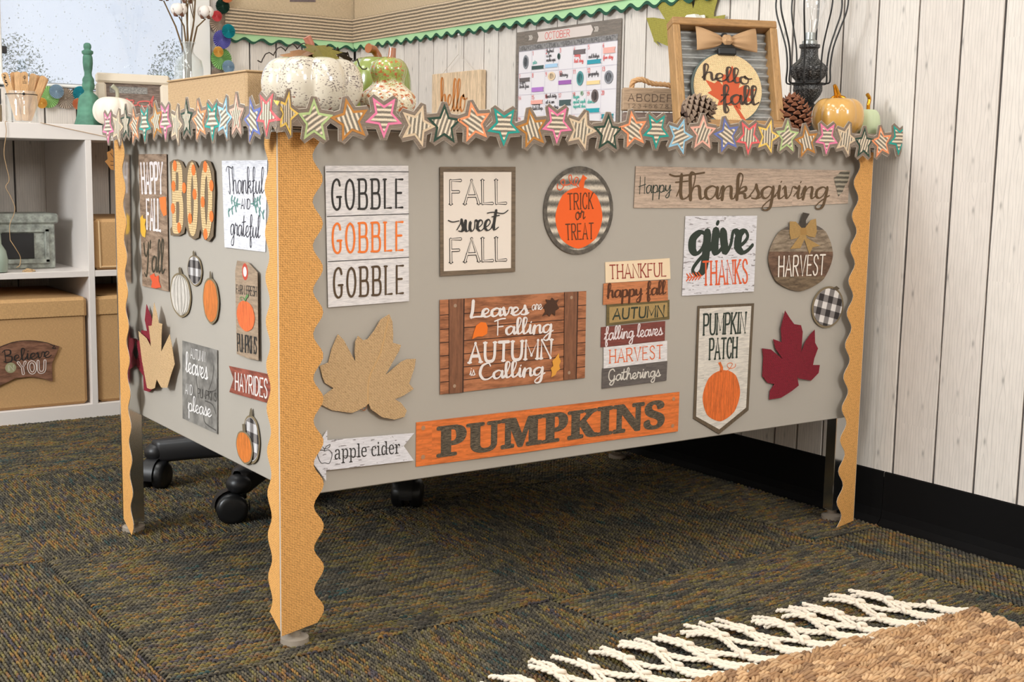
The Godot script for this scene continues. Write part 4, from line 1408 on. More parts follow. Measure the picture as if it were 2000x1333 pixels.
	s = sheet("checked_pumpkin", "black and white checked pumpkin cut-out at the desk front's right edge", "pumpkin cut-out", "F", body, paint(rgb(126, 110, 84), 0.7), {"lift": 0.002, "group": "pumpkin cut-outs"})
	ink(s, "stem", [[Vector2(1.116, 0.4565), Vector2(1.12, 0.4646), Vector2(1.129, 0.4676), Vector2(1.138, 0.4623), Vector2(1.129, 0.4584), Vector2(1.126, 0.4519)]], paint(rgb(86, 74, 58), 0.7))
	body = oval(c, (e[1].x - e[0].x) / 2 * 0.90, (e[2].y - e[3].y) / 2 * 0.90)
	ink(s, "white_ground", [body], paint(rgb(226, 220, 216), 0.7))
	checks(s, body, Vector2(0.0125, 0.0125), 0.003)
	# --- pumpkin patch pennant
	s = sheet("pumpkin_patch_sign", "white pennant with a dark wood border and big orange pumpkin reading PUMPKIN PATCH", "sign", "F", [Vector2(0.7797, 0.4463), Vector2(0.9151, 0.4447), Vector2(0.9126, 0.2518), Vector2(0.8419, 0.2157), Vector2(0.779, 0.25)], paint(rgb(104, 88, 68), 0.6, 0.0, "grain_up", 5.0), {"amp": 0.0015})
	ink(s, "white_field", [[Vector2(0.7841, 0.4415), Vector2(0.9081, 0.4403), Vector2(0.9056, 0.2573), Vector2(0.8415, 0.2242), Vector2(0.7851, 0.2529)]], paint(Color(0.88, 0.85, 0.80), 0.6, 0.0, "whitewash", 5.0))
	var pp := word_tris([Vector2(0.7945, 0.4309), Vector2(0.8955, 0.4294), Vector2(0.8948, 0.3933), Vector2(0.7953, 0.3953)], "PUMPKIN", CAPS, 0.1, {"serif": 0.07, "gap": 0.22})
	letters(pp, [Vector2(0.8104, 0.3873), Vector2(0.8761, 0.3856), Vector2(0.8764, 0.3506), Vector2(0.8112, 0.3513)], "PATCH", CAPS, 0.1, {"serif": 0.07, "gap": 0.22})
	ink_tris(s, "lettering", pp, forest, "words PUMPKIN PATCH")
	c = [Vector2(0.8436, 0.2855)][0]
	e = [Vector2(0.7975, 0.2896), Vector2(0.8914, 0.2813), Vector2(0.8412, 0.3302), Vector2(0.8461, 0.2393)]
	ink(s, "pumpkin_print", [pumpkin_shape(c, (e[1].x - e[0].x) / 2, (e[2].y - e[3].y) / 2), [Vector2(0.836, 0.3266), Vector2(0.8377, 0.3356), Vector2(0.8319, 0.3439), Vector2(0.8377, 0.3455), Vector2(0.8441, 0.3351), Vector2(0.8452, 0.3259)]], paint(rgb(236, 116, 46), 0.65, 0.0, "grain_up", 5.0))
	var pt := PackedVector2Array()
	curl_line(pt, [Vector2(0.8467, 0.3282), Vector2(0.8564, 0.329), Vector2(0.8626, 0.3337), Vector2(0.8667, 0.3394), Vector2(0.8611, 0.3418), Vector2(0.8542, 0.3395), Vector2(0.8561, 0.3342), Vector2(0.8655, 0.3315), Vector2(0.8735, 0.3341), Vector2(0.8744, 0.3388)], 0.0012)
	ink_tris(s, "tendril_print", pt, paint(rgb(226, 116, 60), 0.7))
	# --- burlap leaves
	var tan_weave := paint(Color(0.86, 0.72, 0.54), 0.85, 0.0, "burlap", 1.0 / 0.034, false, 0.1)
	s = sheet("burlap_leaf", "large tan burlap maple leaf on the desk front", "leaf", "F", [Vector2(0.1732, 0.4635), Vector2(0.1786, 0.4522), Vector2(0.18, 0.4345), Vector2(0.1795, 0.4216), Vector2(0.194, 0.4171), Vector2(0.1908, 0.409), Vector2(0.1833, 0.3989), Vector2(0.1669, 0.3753), Vector2(0.1815, 0.3848), Vector2(0.1936, 0.3922), Vector2(0.2044, 0.3957), Vector2(0.2202, 0.3946), Vector2(0.2181, 0.3821), Vector2(0.2087, 0.3588), Vector2(0.217, 0.3504), Vector2(0.2006, 0.3427), Vector2(0.1836, 0.3383), Vector2(0.1939, 0.3325), Vector2(0.2049, 0.3195), Vector2(0.2008, 0.3103), Vector2(0.1833, 0.3084), Vector2(0.1618, 0.3141), Vector2(0.1433, 0.3277), Vector2(0.1396, 0.3375), Vector2(0.1368, 0.3331), Vector2(0.1277, 0.3292), Vector2(0.1147, 0.3246), Vector2(0.0841, 0.331), Vector2(0.0591, 0.3449), Vector2(0.0691, 0.352), Vector2(0.086, 0.3625), Vector2(0.0729, 0.3712), Vector2(0.0692, 0.3795), Vector2(0.0651, 0.3959), Vector2(0.078, 0.3995), Vector2(0.0839, 0.4197), Vector2(0.0932, 0.439), Vector2(0.102, 0.43), Vector2(0.1194, 0.3983), Vector2(0.1181, 0.4128), Vector2(0.1191, 0.4266), Vector2(0.1232, 0.4351), Vector2(0.1315, 0.4281), Vector2(0.1379, 0.4296), Vector2(0.1483, 0.441), Vector2(0.1587, 0.4567)], tan_weave, {"amp": 0.005, "fr": 42.0, "ph": 1.0, "lift": 0.003, "part": "burlap"})
	var vein := PackedVector2Array()
	curl_line(vein, [Vector2(0.1386, 0.3364), Vector2(0.1406, 0.3738), Vector2(0.1589, 0.41), Vector2(0.1719, 0.4584)], 0.0022)
	ink_tris(s, "centre_fold", vein, paint(Color(0.80, 0.64, 0.44), 0.9))
	var loop := MB.new()
	var lc: Vector2 = [Vector2(0.1344, 0.3316)][0]
	var lpath := []
	for k in 12:
		lpath.append(Vector3(lc.x - s.u0 + 0.004 * cos(TAU * k / 12.0), lc.y - s.v0 + 0.0055 * sin(TAU * k / 12.0), 0.004))
	loop.tube(lpath, 0.0007, 6, false, true)
	part(s.node, "hanging_loop", loop, paint(rgb(170, 110, 70), 0.6))
	s = sheet("burlap_leaf", "maroon burlap maple leaf on the desk front", "leaf", "F", [Vector2(0.9904, 0.4283), Vector2(1.003, 0.4134), Vector2(1.014, 0.4026), Vector2(1.033, 0.3995), Vector2(1.039, 0.3868), Vector2(1.038, 0.362), Vector2(1.037, 0.3476), Vector2(1.048, 0.3676), Vector2(1.061, 0.3793), Vector2(1.075, 0.3884), Vector2(1.078, 0.3636), Vector2(1.087, 0.3525), Vector2(1.078, 0.3343), Vector2(1.075, 0.322), Vector2(1.094, 0.3205), Vector2(1.092, 0.3059), Vector2(1.072, 0.2928), Vector2(1.038, 0.2997), Vector2(1.03, 0.3024), Vector2(1.035, 0.2874), Vector2(1.016, 0.2786), Vector2(0.9904, 0.2684), Vector2(0.9627, 0.2668), Vector2(0.9634, 0.2831), Vector2(0.9736, 0.2946), Vector2(0.9568, 0.298), Vector2(0.9428, 0.3114), Vector2(0.943, 0.3459), Vector2(0.9391, 0.3624), Vector2(0.9615, 0.3589), Vector2(0.9904, 0.3393), Vector2(0.9717, 0.3602), Vector2(0.9655, 0.3777), Vector2(0.986, 0.3707), Vector2(0.9821, 0.3962)], paint(rgb(140, 22, 44), 0.85, 0.0, "burlap", 1.0 / 0.04, false, 0.1), {"amp": 0.005, "fr": 45.0, "lift": 0.003, "part": "burlap"})
	# --- leaves are falling
	q = [Vector2(0.2609, 0.4796), Vector2(0.5358, 0.4818), Vector2(0.5373, 0.3408), Vector2(0.263, 0.3377)]
	s = sheet("leaves_are_falling_sign", "brown barn board poster reading Leaves are Falling, AUTUMN is Calling", "sign", "F", q, paint(rgb(186, 120, 80), 0.55, 0.0, "stain", 4.0), {"amp": 0.0016, "fr": 8.0})
	var gl := PackedVector2Array()
	for y in [0.13, 0.27, 0.41, 0.55, 0.69, 0.84]:
		ribbon(gl, [bil(q, 0, y), bil(q, 1, y)], 0.0013, 0.0, false)
	ink_tris(s, "board_line", gl, paint(rgb(62, 36, 22), 0.7))
	for bt in [[Vector2(0.2763, 0.4799), Vector2(0.303, 0.4795), Vector2(0.3029, 0.3374), Vector2(0.2786, 0.3376)], [Vector2(0.4915, 0.482), Vector2(0.5182, 0.4817), Vector2(0.5189, 0.3405), Vector2(0.4938, 0.3409)]]:
		ink(s, "batten_print", [bt], paint(rgb(138, 90, 62), 0.55, 0.0, "grain_up", 4.0))
		var sh := PackedVector2Array()
		ribbon(sh, [bt[1], bt[2]], 0.002, 0.0, false)
		ribbon(sh, [bt[0], bt[3]], 0.001, 0.0, false)
		ink_tris(s, "batten_line", sh, paint(rgb(48, 28, 20), 0.7))
		s.layer -= 1
	var nails := PackedVector2Array()
	for np in [Vector2(0.2874, 0.47), Vector2(0.2876, 0.3486), Vector2(0.5055, 0.4727), Vector2(0.5042, 0.3519)]:
		disc(nails, np, 0.0028, 10)
	ink_tris(s, "nail_print", nails, paint(rgb(168, 140, 116), 0.5))
	var lw := word_tris([Vector2(0.3125, 0.4754), Vector2(0.4202, 0.4741), Vector2(0.4195, 0.45), Vector2(0.3135, 0.4505)], "Leaves", SCRIPT, 0.17, {"brush": 0.4})
	letters(lw, [Vector2(0.4273, 0.4728), Vector2(0.4468, 0.473), Vector2(0.4472, 0.4567), Vector2(0.4277, 0.4562)], "are", SCRIPT, 0.09)
	letters(lw, [Vector2(0.3574, 0.4462), Vector2(0.4686, 0.445), Vector2(0.4677, 0.4189), Vector2(0.3596, 0.4213)], "Falling", SCRIPT, 0.14, {"brush": 0.4})
	letters(lw, [Vector2(0.314, 0.4113), Vector2(0.4674, 0.4076), Vector2(0.4662, 0.3788), Vector2(0.3139, 0.3822)], "AUTUMN", CAPS, 0.17, {"serif": 0.1, "gap": 0.26, "slab": 0.6})
	letters(lw, [Vector2(0.314, 0.3773), Vector2(0.3233, 0.3774), Vector2(0.3235, 0.3622), Vector2(0.3142, 0.362)], "is", SCRIPT, 0.09)
	letters(lw, [Vector2(0.33, 0.3791), Vector2(0.4536, 0.3777), Vector2(0.453, 0.3523), Vector2(0.3324, 0.3545)], "Calling", SCRIPT, 0.15, {"brush": 0.4})
	ink_tris(s, "lettering", lw, paint(rgb(232, 224, 220), 0.65), "white words Leaves are Falling AUTUMN is Calling")
	ink(s, "brown_leaf_print", [[Vector2(0.4475, 0.4453), Vector2(0.4542, 0.4538), Vector2(0.4503, 0.4617), Vector2(0.457, 0.4664), Vector2(0.4537, 0.4721), Vector2(0.4632, 0.4707), Vector2(0.4662, 0.4747), Vector2(0.4727, 0.4695), Vector2(0.4806, 0.4715), Vector2(0.476, 0.465), Vector2(0.481, 0.4564), Vector2(0.4738, 0.4529), Vector2(0.4734, 0.4452), Vector2(0.4669, 0.4494), Vector2(0.4623, 0.4445), Vector2(0.4575, 0.4486)]], paint(rgb(70, 40, 20), 0.65))
	ink(s, "orange_leaf_print", [[Vector2(0.3177, 0.4177), Vector2(0.3213, 0.4297), Vector2(0.3247, 0.4381), Vector2(0.3333, 0.4431), Vector2(0.3421, 0.4416), Vector2(0.3458, 0.4345), Vector2(0.3448, 0.4247), Vector2(0.3366, 0.4207), Vector2(0.3278, 0.4212)]], paint(rgb(240, 118, 26), 0.65))
	ink(s, "gold_leaf_print", [[Vector2(0.468, 0.3472), Vector2(0.4694, 0.3554), Vector2(0.4667, 0.362), Vector2(0.4717, 0.3655), Vector2(0.4695, 0.3735), Vector2(0.4758, 0.3782), Vector2(0.4823, 0.3855), Vector2(0.4832, 0.3777), Vector2(0.4868, 0.3722), Vector2(0.4835, 0.366), Vector2(0.4853, 0.3593), Vector2(0.4789, 0.3559), Vector2(0.4765, 0.3509)]], paint(rgb(226, 158, 60), 0.65))
	# --- pumpkins
	q = [Vector2(0.2228, 0.2991), Vector2(0.7429, 0.3002), Vector2(0.7425, 0.2314), Vector2(0.2228, 0.232)]
	s = sheet("pumpkins_sign", "long orange plank print reading PUMPKINS in heavy grey letters", "sign", "F", q, paint(rgb(234, 124, 56), 0.55, 0.0, "grain", 4.0), {"amp": 0.0025, "fr": 17.0})
	ink_tris(s, "lettering", typeset(inset(q, 0.072, 0.15, 0.935, 0.83), "PUMPKINS", "Droid Serif", 700, 0.0026), paint(rgb(120, 106, 86), 0.7, 0.0, "weathered", 14.0), "grey wood type PUMPKINS")
	nails = PackedVector2Array()
	for np in [Vector2(0.023, 0.86), Vector2(0.023, 0.2), Vector2(0.975, 0.84), Vector2(0.975, 0.16)]:
		disc(nails, bil(q, np.x, np.y), 0.0035, 10)
	ink_tris(s, "nail_print", nails, paint(rgb(176, 130, 96), 0.5))
	# --- apple cider
	s = sheet("apple_cider_sign", "white arrow pointing left reading apple cider", "sign", "F", [Vector2(0.0471, 0.2666), Vector2(0.0752, 0.3041), Vector2(0.0752, 0.2894), Vector2(0.2174, 0.2844), Vector2(0.1997, 0.2669), Vector2(0.2172, 0.2429), Vector2(0.0733, 0.246), Vector2(0.0732, 0.2308)], flaked, {"amp": 0.0015, "fr": 12.0, "lift": 0.004})
	ink_tris(s, "lettering", typeset([Vector2(0.0865, 0.2807), Vector2(0.1929, 0.2766), Vector2(0.1936, 0.2504), Vector2(0.0865, 0.2536)], "apple cider", "Droid Serif", 400), black, "words apple cider")
	var ap := PackedVector2Array()
	curl_line(ap, [Vector2(0.0709, 0.2743), Vector2(0.0651, 0.2766), Vector2(0.0603, 0.2725), Vector2(0.0613, 0.265), Vector2(0.0658, 0.2575), Vector2(0.0713, 0.2573), Vector2(0.0776, 0.2556), Vector2(0.0814, 0.2626), Vector2(0.082, 0.27), Vector2(0.0769, 0.2753), Vector2(0.0709, 0.2743)], 0.0009)
	curl_line(ap, [Vector2(0.0709, 0.2743), Vector2(0.0699, 0.2779), Vector2(0.0679, 0.2805)], 0.0009)
	curl_line(ap, [Vector2(0.0709, 0.2774), Vector2(0.0739, 0.281), Vector2(0.0795, 0.2827), Vector2(0.0769, 0.2783), Vector2(0.0709, 0.2774)], 0.0009)
	ink_tris(s, "apple_drawing", ap, black, "line drawing of an apple")


# ------------------------------------------------------------------ signs on the desk end

func build_end_signs() -> void:
	var black := paint(rgb(48, 45, 43), 0.7)
	var navy := paint(rgb(52, 50, 60), 0.7)
	var orange := paint(rgb(238, 122, 52), 0.65)
	var q: Array = [Vector2(-0.63, 0.6882), Vector2(-0.4904, 0.6882), Vector2(-0.493, 0.4594), Vector2(-0.6245, 0.4579)]
	var s := sheet("happy_fall_yall_sign", "tall brown print with leaves reading HAPPY FALL Y'all", "sign", "E", q, paint(rgb(166, 140, 118), 0.6, 0.0, "stain", 5.0), {"amp": 0.002, "fr": 8.0})
	var w := word_tris([Vector2(-0.6176, 0.6718), Vector2(-0.5103, 0.6732), Vector2(-0.5118, 0.6237), Vector2(-0.6136, 0.6213)], "HAPPY", CAPS, 0.11, {"serif": 0.06, "gap": 0.22})
	letters(w, [Vector2(-0.5922, 0.6101), Vector2(-0.5236, 0.612), Vector2(-0.5252, 0.5598), Vector2(-0.5924, 0.5605)], "FALL", CAPS, 0.11, {"serif": 0.06, "gap": 0.22})
	ink_tris(s, "lettering", w, paint(rgb(232, 222, 222), 0.65), "white words HAPPY FALL")
	ink_tris(s, "lettering", word_tris([Vector2(-0.6119, 0.5351), Vector2(-0.5108, 0.5462), Vector2(-0.5127, 0.4878), Vector2(-0.6113, 0.487)], "Y'all", SCRIPT, 0.09, {"brush": 0.3}), paint(rgb(56, 50, 34), 0.7), "dark script Y'all")
	ink(s, "orange_leaf_print", [[Vector2(-0.5275, 0.6152), Vector2(-0.5067, 0.6177), Vector2(-0.4951, 0.6173), Vector2(-0.4933, 0.5879), Vector2(-0.5085, 0.5849), Vector2(-0.5217, 0.5963)]], orange)
	ink(s, "yellow_leaf_print", [[Vector2(-0.6255, 0.5779), Vector2(-0.6124, 0.5834), Vector2(-0.6091, 0.5773), Vector2(-0.5958, 0.5766), Vector2(-0.6024, 0.5665), Vector2(-0.5971, 0.5569), Vector2(-0.6023, 0.5443), Vector2(-0.6171, 0.546), Vector2(-0.6256, 0.553)]], paint(rgb(230, 178, 62), 0.65))
	ink(s, "red_leaf_print", [[Vector2(-0.5823, 0.4788), Vector2(-0.5601, 0.4854), Vector2(-0.5533, 0.4798), Vector2(-0.5368, 0.4835), Vector2(-0.536, 0.4727), Vector2(-0.526, 0.4638), Vector2(-0.5546, 0.4594), Vector2(-0.5762, 0.4595), Vector2(-0.5705, 0.4699)]], paint(rgb(216, 84, 44), 0.65))
	# --- boo, three joined letters
	s = sheet("boo_sign", "burlap letters BOO with orange spots on brown card", "sign", "E", [Vector2(-0.473, 0.6748), Vector2(-0.4562, 0.679), Vector2(-0.4366, 0.6799), Vector2(-0.4162, 0.6761), Vector2(-0.4022, 0.6649), Vector2(-0.3892, 0.6751), Vector2(-0.3735, 0.6789), Vector2(-0.3584, 0.6763), Vector2(-0.3449, 0.6654), Vector2(-0.3313, 0.6764), Vector2(-0.3135, 0.6791), Vector2(-0.2933, 0.6765), Vector2(-0.2795, 0.6627), Vector2(-0.2762, 0.6305), Vector2(-0.2811, 0.5915), Vector2(-0.2862, 0.5631), Vector2(-0.304, 0.5533), Vector2(-0.3245, 0.5555), Vector2(-0.3418, 0.5713), Vector2(-0.3497, 0.5575), Vector2(-0.3701, 0.5531), Vector2(-0.3916, 0.5576), Vector2(-0.4067, 0.5729), Vector2(-0.4137, 0.5611), Vector2(-0.4365, 0.5558), Vector2(-0.4749, 0.5545), Vector2(-0.477, 0.565), Vector2(-0.4674, 0.5701), Vector2(-0.4673, 0.6215)], paint(rgb(118, 100, 78), 0.7), {"lift": 0.003})
	var weave := paint(Color(0.93, 0.80, 0.60), 0.8, 0.0, "burlap", 1.0 / 0.06)
	var bq := [[Vector2(-0.4536, 0.6668), Vector2(-0.4199, 0.667), Vector2(-0.4241, 0.5709), Vector2(-0.4569, 0.5671)], [Vector2(-0.3871, 0.6673), Vector2(-0.3557, 0.6675), Vector2(-0.359, 0.5672), Vector2(-0.3899, 0.5673)], [Vector2(-0.327, 0.6666), Vector2(-0.292, 0.6664), Vector2(-0.2982, 0.5668), Vector2(-0.3288, 0.5675)]]
	for i in 3:
		ink_tris(s, "letter", word_tris(bq[i], ["B", "O", "O"][i], CAPS, 0.18), weave, "burlap letter " + ["B", "O", "O"][i])
	var dots := PackedVector2Array()
	for d in [Vector2(-0.4482, 0.6691), Vector2(-0.4559, 0.6361), Vector2(-0.4081, 0.6343), Vector2(-0.4605, 0.5996), Vector2(-0.4339, 0.5693), Vector2(-0.3651, 0.663), Vector2(-0.3619, 0.6252), Vector2(-0.384, 0.5863), Vector2(-0.3139, 0.6684), Vector2(-0.289, 0.6399), Vector2(-0.3268, 0.614), Vector2(-0.2908, 0.5933), Vector2(-0.317, 0.5648)]:
		disc(dots, d, 0.0088, 14)
	ink_tris(s, "orange_spots", dots, paint(rgb(244, 120, 48), 0.65))
	# --- thankful and grateful
	s = sheet("thankful_and_grateful_sign", "white plank print reading thankful AND grateful with green twigs", "sign", "E", [Vector2(-0.2519, 0.6782), Vector2(-0.0896, 0.6792), Vector2(-0.0993, 0.5502), Vector2(-0.2454, 0.5484)], paint(Color(0.93, 0.93, 0.95), 0.6, 0.0, "whitewash", 6.0), {"amp": 0.0015})
	w = word_tris([Vector2(-0.2373, 0.6694), Vector2(-0.1015, 0.6693), Vector2(-0.1038, 0.6325), Vector2(-0.2278, 0.6291)], "Thankful", SCRIPT, 0.055, {"brush": 0.3})
	letters(w, [Vector2(-0.2232, 0.6012), Vector2(-0.1158, 0.6011), Vector2(-0.1176, 0.5687), Vector2(-0.2227, 0.568)], "grateful", SCRIPT, 0.065, {"brush": 0.3})
	letters(w, [Vector2(-0.1809, 0.6228), Vector2(-0.1489, 0.6233), Vector2(-0.1503, 0.6094), Vector2(-0.1813, 0.6087)], "AND", CAPS, 0.11, {"gap": 0.2})
	ink_tris(s, "lettering", w, navy, "dark script Thankful AND grateful")
	var tw := PackedVector2Array()
	for br in [[Vector2(-0.1838, 0.6151), Vector2(-0.2012, 0.6166), Vector2(-0.2171, 0.6214)], [Vector2(-0.1838, 0.6151), Vector2(-0.2094, 0.6111), Vector2(-0.2287, 0.6021)], [Vector2(-0.1465, 0.6168), Vector2(-0.1313, 0.6197), Vector2(-0.1172, 0.6237)], [Vector2(-0.1465, 0.6168), Vector2(-0.1239, 0.6139), Vector2(-0.1059, 0.6035)]]:
		curl_line(tw, br, 0.0012)
		for k in 3:
			var a: Vector2 = br[0].lerp(br[2], 0.4 + 0.3 * k)
			for d in [Vector2(0.006, 0.008), Vector2(0.004, -0.010)]:
				ribbon(tw, [a, a + d * 0.6], 0.0032)
	ink_tris(s, "twig_print", tw, paint(rgb(96, 142, 134), 0.7))
	# --- three pumpkin cut-outs
	s = pumpkin_cut("cream pumpkin cut-out with ribs drawn in grey, on the desk end", [Vector2(-0.4375, 0.4591), Vector2(-0.4851, 0.4548), Vector2(-0.4357, 0.4948), Vector2(-0.4393, 0.4236)], rgb(216, 208, 198), [Vector2(-0.443, 0.4919), Vector2(-0.4445, 0.5024), Vector2(-0.4358, 0.5053), Vector2(-0.4266, 0.4944)])
	var ribs := PackedVector2Array()
	for k in [-0.6, -0.25, 0.1, 0.45, 0.75]:
		var rb := []
		for j in 11:
			var t := j / 10.0 * 2.0 - 1.0
			var cc: Array = [Vector2(-0.4375, 0.4591), Vector2(-0.4851, 0.4548), Vector2(-0.4357, 0.4948), Vector2(-0.4393, 0.4236)]
			rb.append(Vector2(cc[0].x + k * (cc[0].x - cc[1].x) * sqrt(maxf(1.0 - t * t * 0.92, 0.0)), cc[0].y + t * (cc[2].y - cc[3].y) * 0.46))
		ribbon(ribs, rb, 0.0012)
	ink_tris(s, "rib_drawing", ribs, paint(rgb(120, 112, 98), 0.7))
	pumpkin_cut("orange pumpkin cut-out standing alone on the desk end", [Vector2(-0.3041, 0.4622), Vector2(-0.3382, 0.459), Vector2(-0.3027, 0.4972), Vector2(-0.3055, 0.4268)], rgb(220, 126, 56), [Vector2(-0.308, 0.4956), Vector2(-0.3064, 0.5068), Vector2(-0.3017, 0.5083), Vector2(-0.2974, 0.4976)])
	var ce: Array = [Vector2(-0.371, 0.5043), Vector2(-0.4025, 0.502), Vector2(-0.37, 0.5282), Vector2(-0.3721, 0.4803)]
	s = pumpkin_cut("small checked pumpkin cut-out above the cream one on the desk end", ce, rgb(226, 222, 222), [Vector2(-0.3775, 0.5254), Vector2(-0.3784, 0.5333), Vector2(-0.3727, 0.5364), Vector2(-0.3669, 0.5277)])
	checks(s, oval(ce[0], (ce[0].x - ce[1].x) * 0.9, (ce[2].y - ce[3].y) * 0.45), Vector2(0.011, 0.0125))
	# --- farm fresh tag
	s = sheet("farm_fresh_tag", "brown gift tag shape with a pumpkin reading FARM FRESH PUMPKINS", "sign", "E", [Vector2(-0.1958, 0.5316), Vector2(-0.1513, 0.5319), Vector2(-0.1177, 0.5199), Vector2(-0.1176, 0.3926), Vector2(-0.1588, 0.3904), Vector2(-0.2021, 0.3911), Vector2(-0.2043, 0.5155)], paint(rgb(174, 150, 126), 0.6, 0.0, "grain", 5.0), {"amp": 0.003, "fr": 20.0, "lift": 0.002})
	var ey: Vector2 = [Vector2(-0.1641, 0.5175)][0]
	ink(s, "red_ring", [oval(ey, 0.0115, 0.0125, 20)], paint(rgb(196, 74, 52), 0.7))
	ink(s, "eyelet", [oval(ey, 0.0070, 0.0075, 16)], paint(rgb(222, 220, 218), 0.6))
	w = word_tris([Vector2(-0.1996, 0.4954), Vector2(-0.1202, 0.4991), Vector2(-0.1206, 0.4855), Vector2(-0.2, 0.483)], "FARM FRESH", CAPS, 0.09, {"serif": 0.05, "gap": 0.16})
	letters(w, [Vector2(-0.1977, 0.422), Vector2(-0.1213, 0.4255), Vector2(-0.1239, 0.402), Vector2(-0.1971, 0.3965)], "PUMPKINS", CAPS, 0.1, {"serif": 0.05, "gap": 0.16})
	ink_tris(s, "lettering", w, black, "words FARM FRESH PUMPKINS")
	var pe: Array = [Vector2(-0.1631, 0.4528), Vector2(-0.1997, 0.449), Vector2(-0.1625, 0.4749), Vector2(-0.1638, 0.4303)]
	ink(s, "pumpkin_print", [pumpkin_shape(pe[0], pe[0].x - pe[1].x, (pe[2].y - pe[3].y) / 2)], paint(rgb(240, 116, 60), 0.65, 0.0, "grain_up", 5.0))
	var vt := PackedVector2Array()
	curl_line(vt, [Vector2(-0.1632, 0.4758), Vector2(-0.1594, 0.4803), Vector2(-0.1526, 0.4835)], 0.0045)
	curl_line(vt, [Vector2(-0.1658, 0.4756), Vector2(-0.172, 0.4792), Vector2(-0.1814, 0.4787), Vector2(-0.1837, 0.475), Vector2(-0.1763, 0.475)], 0.0012)
	ink_tris(s, "vine_print", vt, paint(rgb(98, 138, 84), 0.7))
	# --- autumn leaves and pumpkins please
	q = [Vector2(-0.4358, 0.3831), Vector2(-0.2822, 0.3865), Vector2(-0.2872, 0.2528), Vector2(-0.4407, 0.2514)]
	s = sheet("autumn_leaves_sign", "grey slate print reading AUTUMN leaves AND PUMPKINS please", "sign", "E", q, paint(rgb(146, 142, 136), 0.6, 0.0, "zinc", 4.0), {"amp": 0.0018})
	var lf := PackedVector2Array()
	for ln in [[Vector2(-0.3208, 0.3182), Vector2(-0.3045, 0.3383), Vector2(-0.2976, 0.3598)], [Vector2(-0.3248, 0.3146), Vector2(-0.2898, 0.3229), Vector2(-0.2854, 0.3411)], [Vector2(-0.3687, 0.3108), Vector2(-0.3761, 0.3279), Vector2(-0.3671, 0.3473)], [Vector2(-0.3373, 0.2977), Vector2(-0.3061, 0.2968), Vector2(-0.2913, 0.2845)], [Vector2(-0.3462, 0.2752), Vector2(-0.3388, 0.2615), Vector2(-0.2923, 0.2578)]]:
		curl_line(lf, ln, 0.002)
	ink_tris(s, "leaf_drawing", lf, paint(rgb(78, 74, 70), 0.7))
	w = word_tris([Vector2(-0.3985, 0.3748), Vector2(-0.334, 0.3767), Vector2(-0.3362, 0.361), Vector2(-0.3992, 0.3586)], "AUTUMN", CAPS, 0.1, {"gap": 0.2})
	letters(w, [Vector2(-0.4222, 0.3666), Vector2(-0.3226, 0.3676), Vector2(-0.3264, 0.3336), Vector2(-0.4222, 0.3329)], "leaves", SCRIPT, 0.1, {"brush": 0.3})
	letters(w, [Vector2(-0.4241, 0.3125), Vector2(-0.3931, 0.3141), Vector2(-0.3938, 0.2984), Vector2(-0.4249, 0.296)], "AND", CAPS, 0.1, {"gap": 0.2})
	letters(w, [Vector2(-0.4156, 0.2956), Vector2(-0.3106, 0.3002), Vector2(-0.3132, 0.2755), Vector2(-0.4135, 0.2694)], "please", SCRIPT, 0.11, {"brush": 0.3})
	ink_tris(s, "lettering", w, paint(rgb(228, 224, 222), 0.65), "white words AUTUMN leaves AND please")
	ink_tris(s, "lettering", word_tris([Vector2(-0.3686, 0.313), Vector2(-0.2862, 0.3182), Vector2(-0.289, 0.3049), Vector2(-0.3692, 0.2986)], "PUMPKINS", CAPS, 0.1, {"gap": 0.2}), paint(rgb(70, 66, 62), 0.7), "dark word PUMPKINS")
	# --- hayrides
	s = sheet("hayrides_sign", "rust red ribbon shaped sign reading HAYRIDES", "sign", "E", [Vector2(-0.2327, 0.3687), Vector2(-0.0807, 0.3768), Vector2(-0.0829, 0.3343), Vector2(-0.2326, 0.3283), Vector2(-0.2154, 0.3513)], paint(rgb(160, 84, 66), 0.6, 0.0, "stain", 5.0), {"lift": 0.002})
	ink_tris(s, "lettering", word_tris([Vector2(-0.208, 0.3614), Vector2(-0.0923, 0.3682), Vector2(-0.0942, 0.3411), Vector2(-0.2088, 0.3359)], "HAYRIDES", CAPS, 0.11, {"gap": 0.2}), paint(rgb(226, 218, 214), 0.65), "white word HAYRIDES")
	# --- pair of pumpkins at the bottom
	ce = [Vector2(-0.1518, 0.2704), Vector2(-0.1814, 0.2649), Vector2(-0.1509, 0.3056), Vector2(-0.1527, 0.235)]
	s = pumpkin_cut("tall checked pumpkin cut-out behind an orange one, low on the desk end", ce, rgb(226, 222, 222), [Vector2(-0.1598, 0.3027), Vector2(-0.154, 0.3156), Vector2(-0.1486, 0.3176), Vector2(-0.1462, 0.3064)])
	checks(s, oval(ce[0], (ce[0].x - ce[1].x) * 0.9, (ce[2].y - ce[3].y) * 0.45), Vector2(0.012, 0.014))
	s = pumpkin_cut("orange pumpkin cut-out overlapping a checked one, low on the desk end", [Vector2(-0.1741, 0.2544), Vector2(-0.2065, 0.2482), Vector2(-0.1735, 0.2779), Vector2(-0.1748, 0.2297)], rgb(222, 126, 50), [Vector2(-0.1791, 0.2755), Vector2(-0.1808, 0.2878), Vector2(-0.1697, 0.2906), Vector2(-0.1672, 0.279)], 0.004)
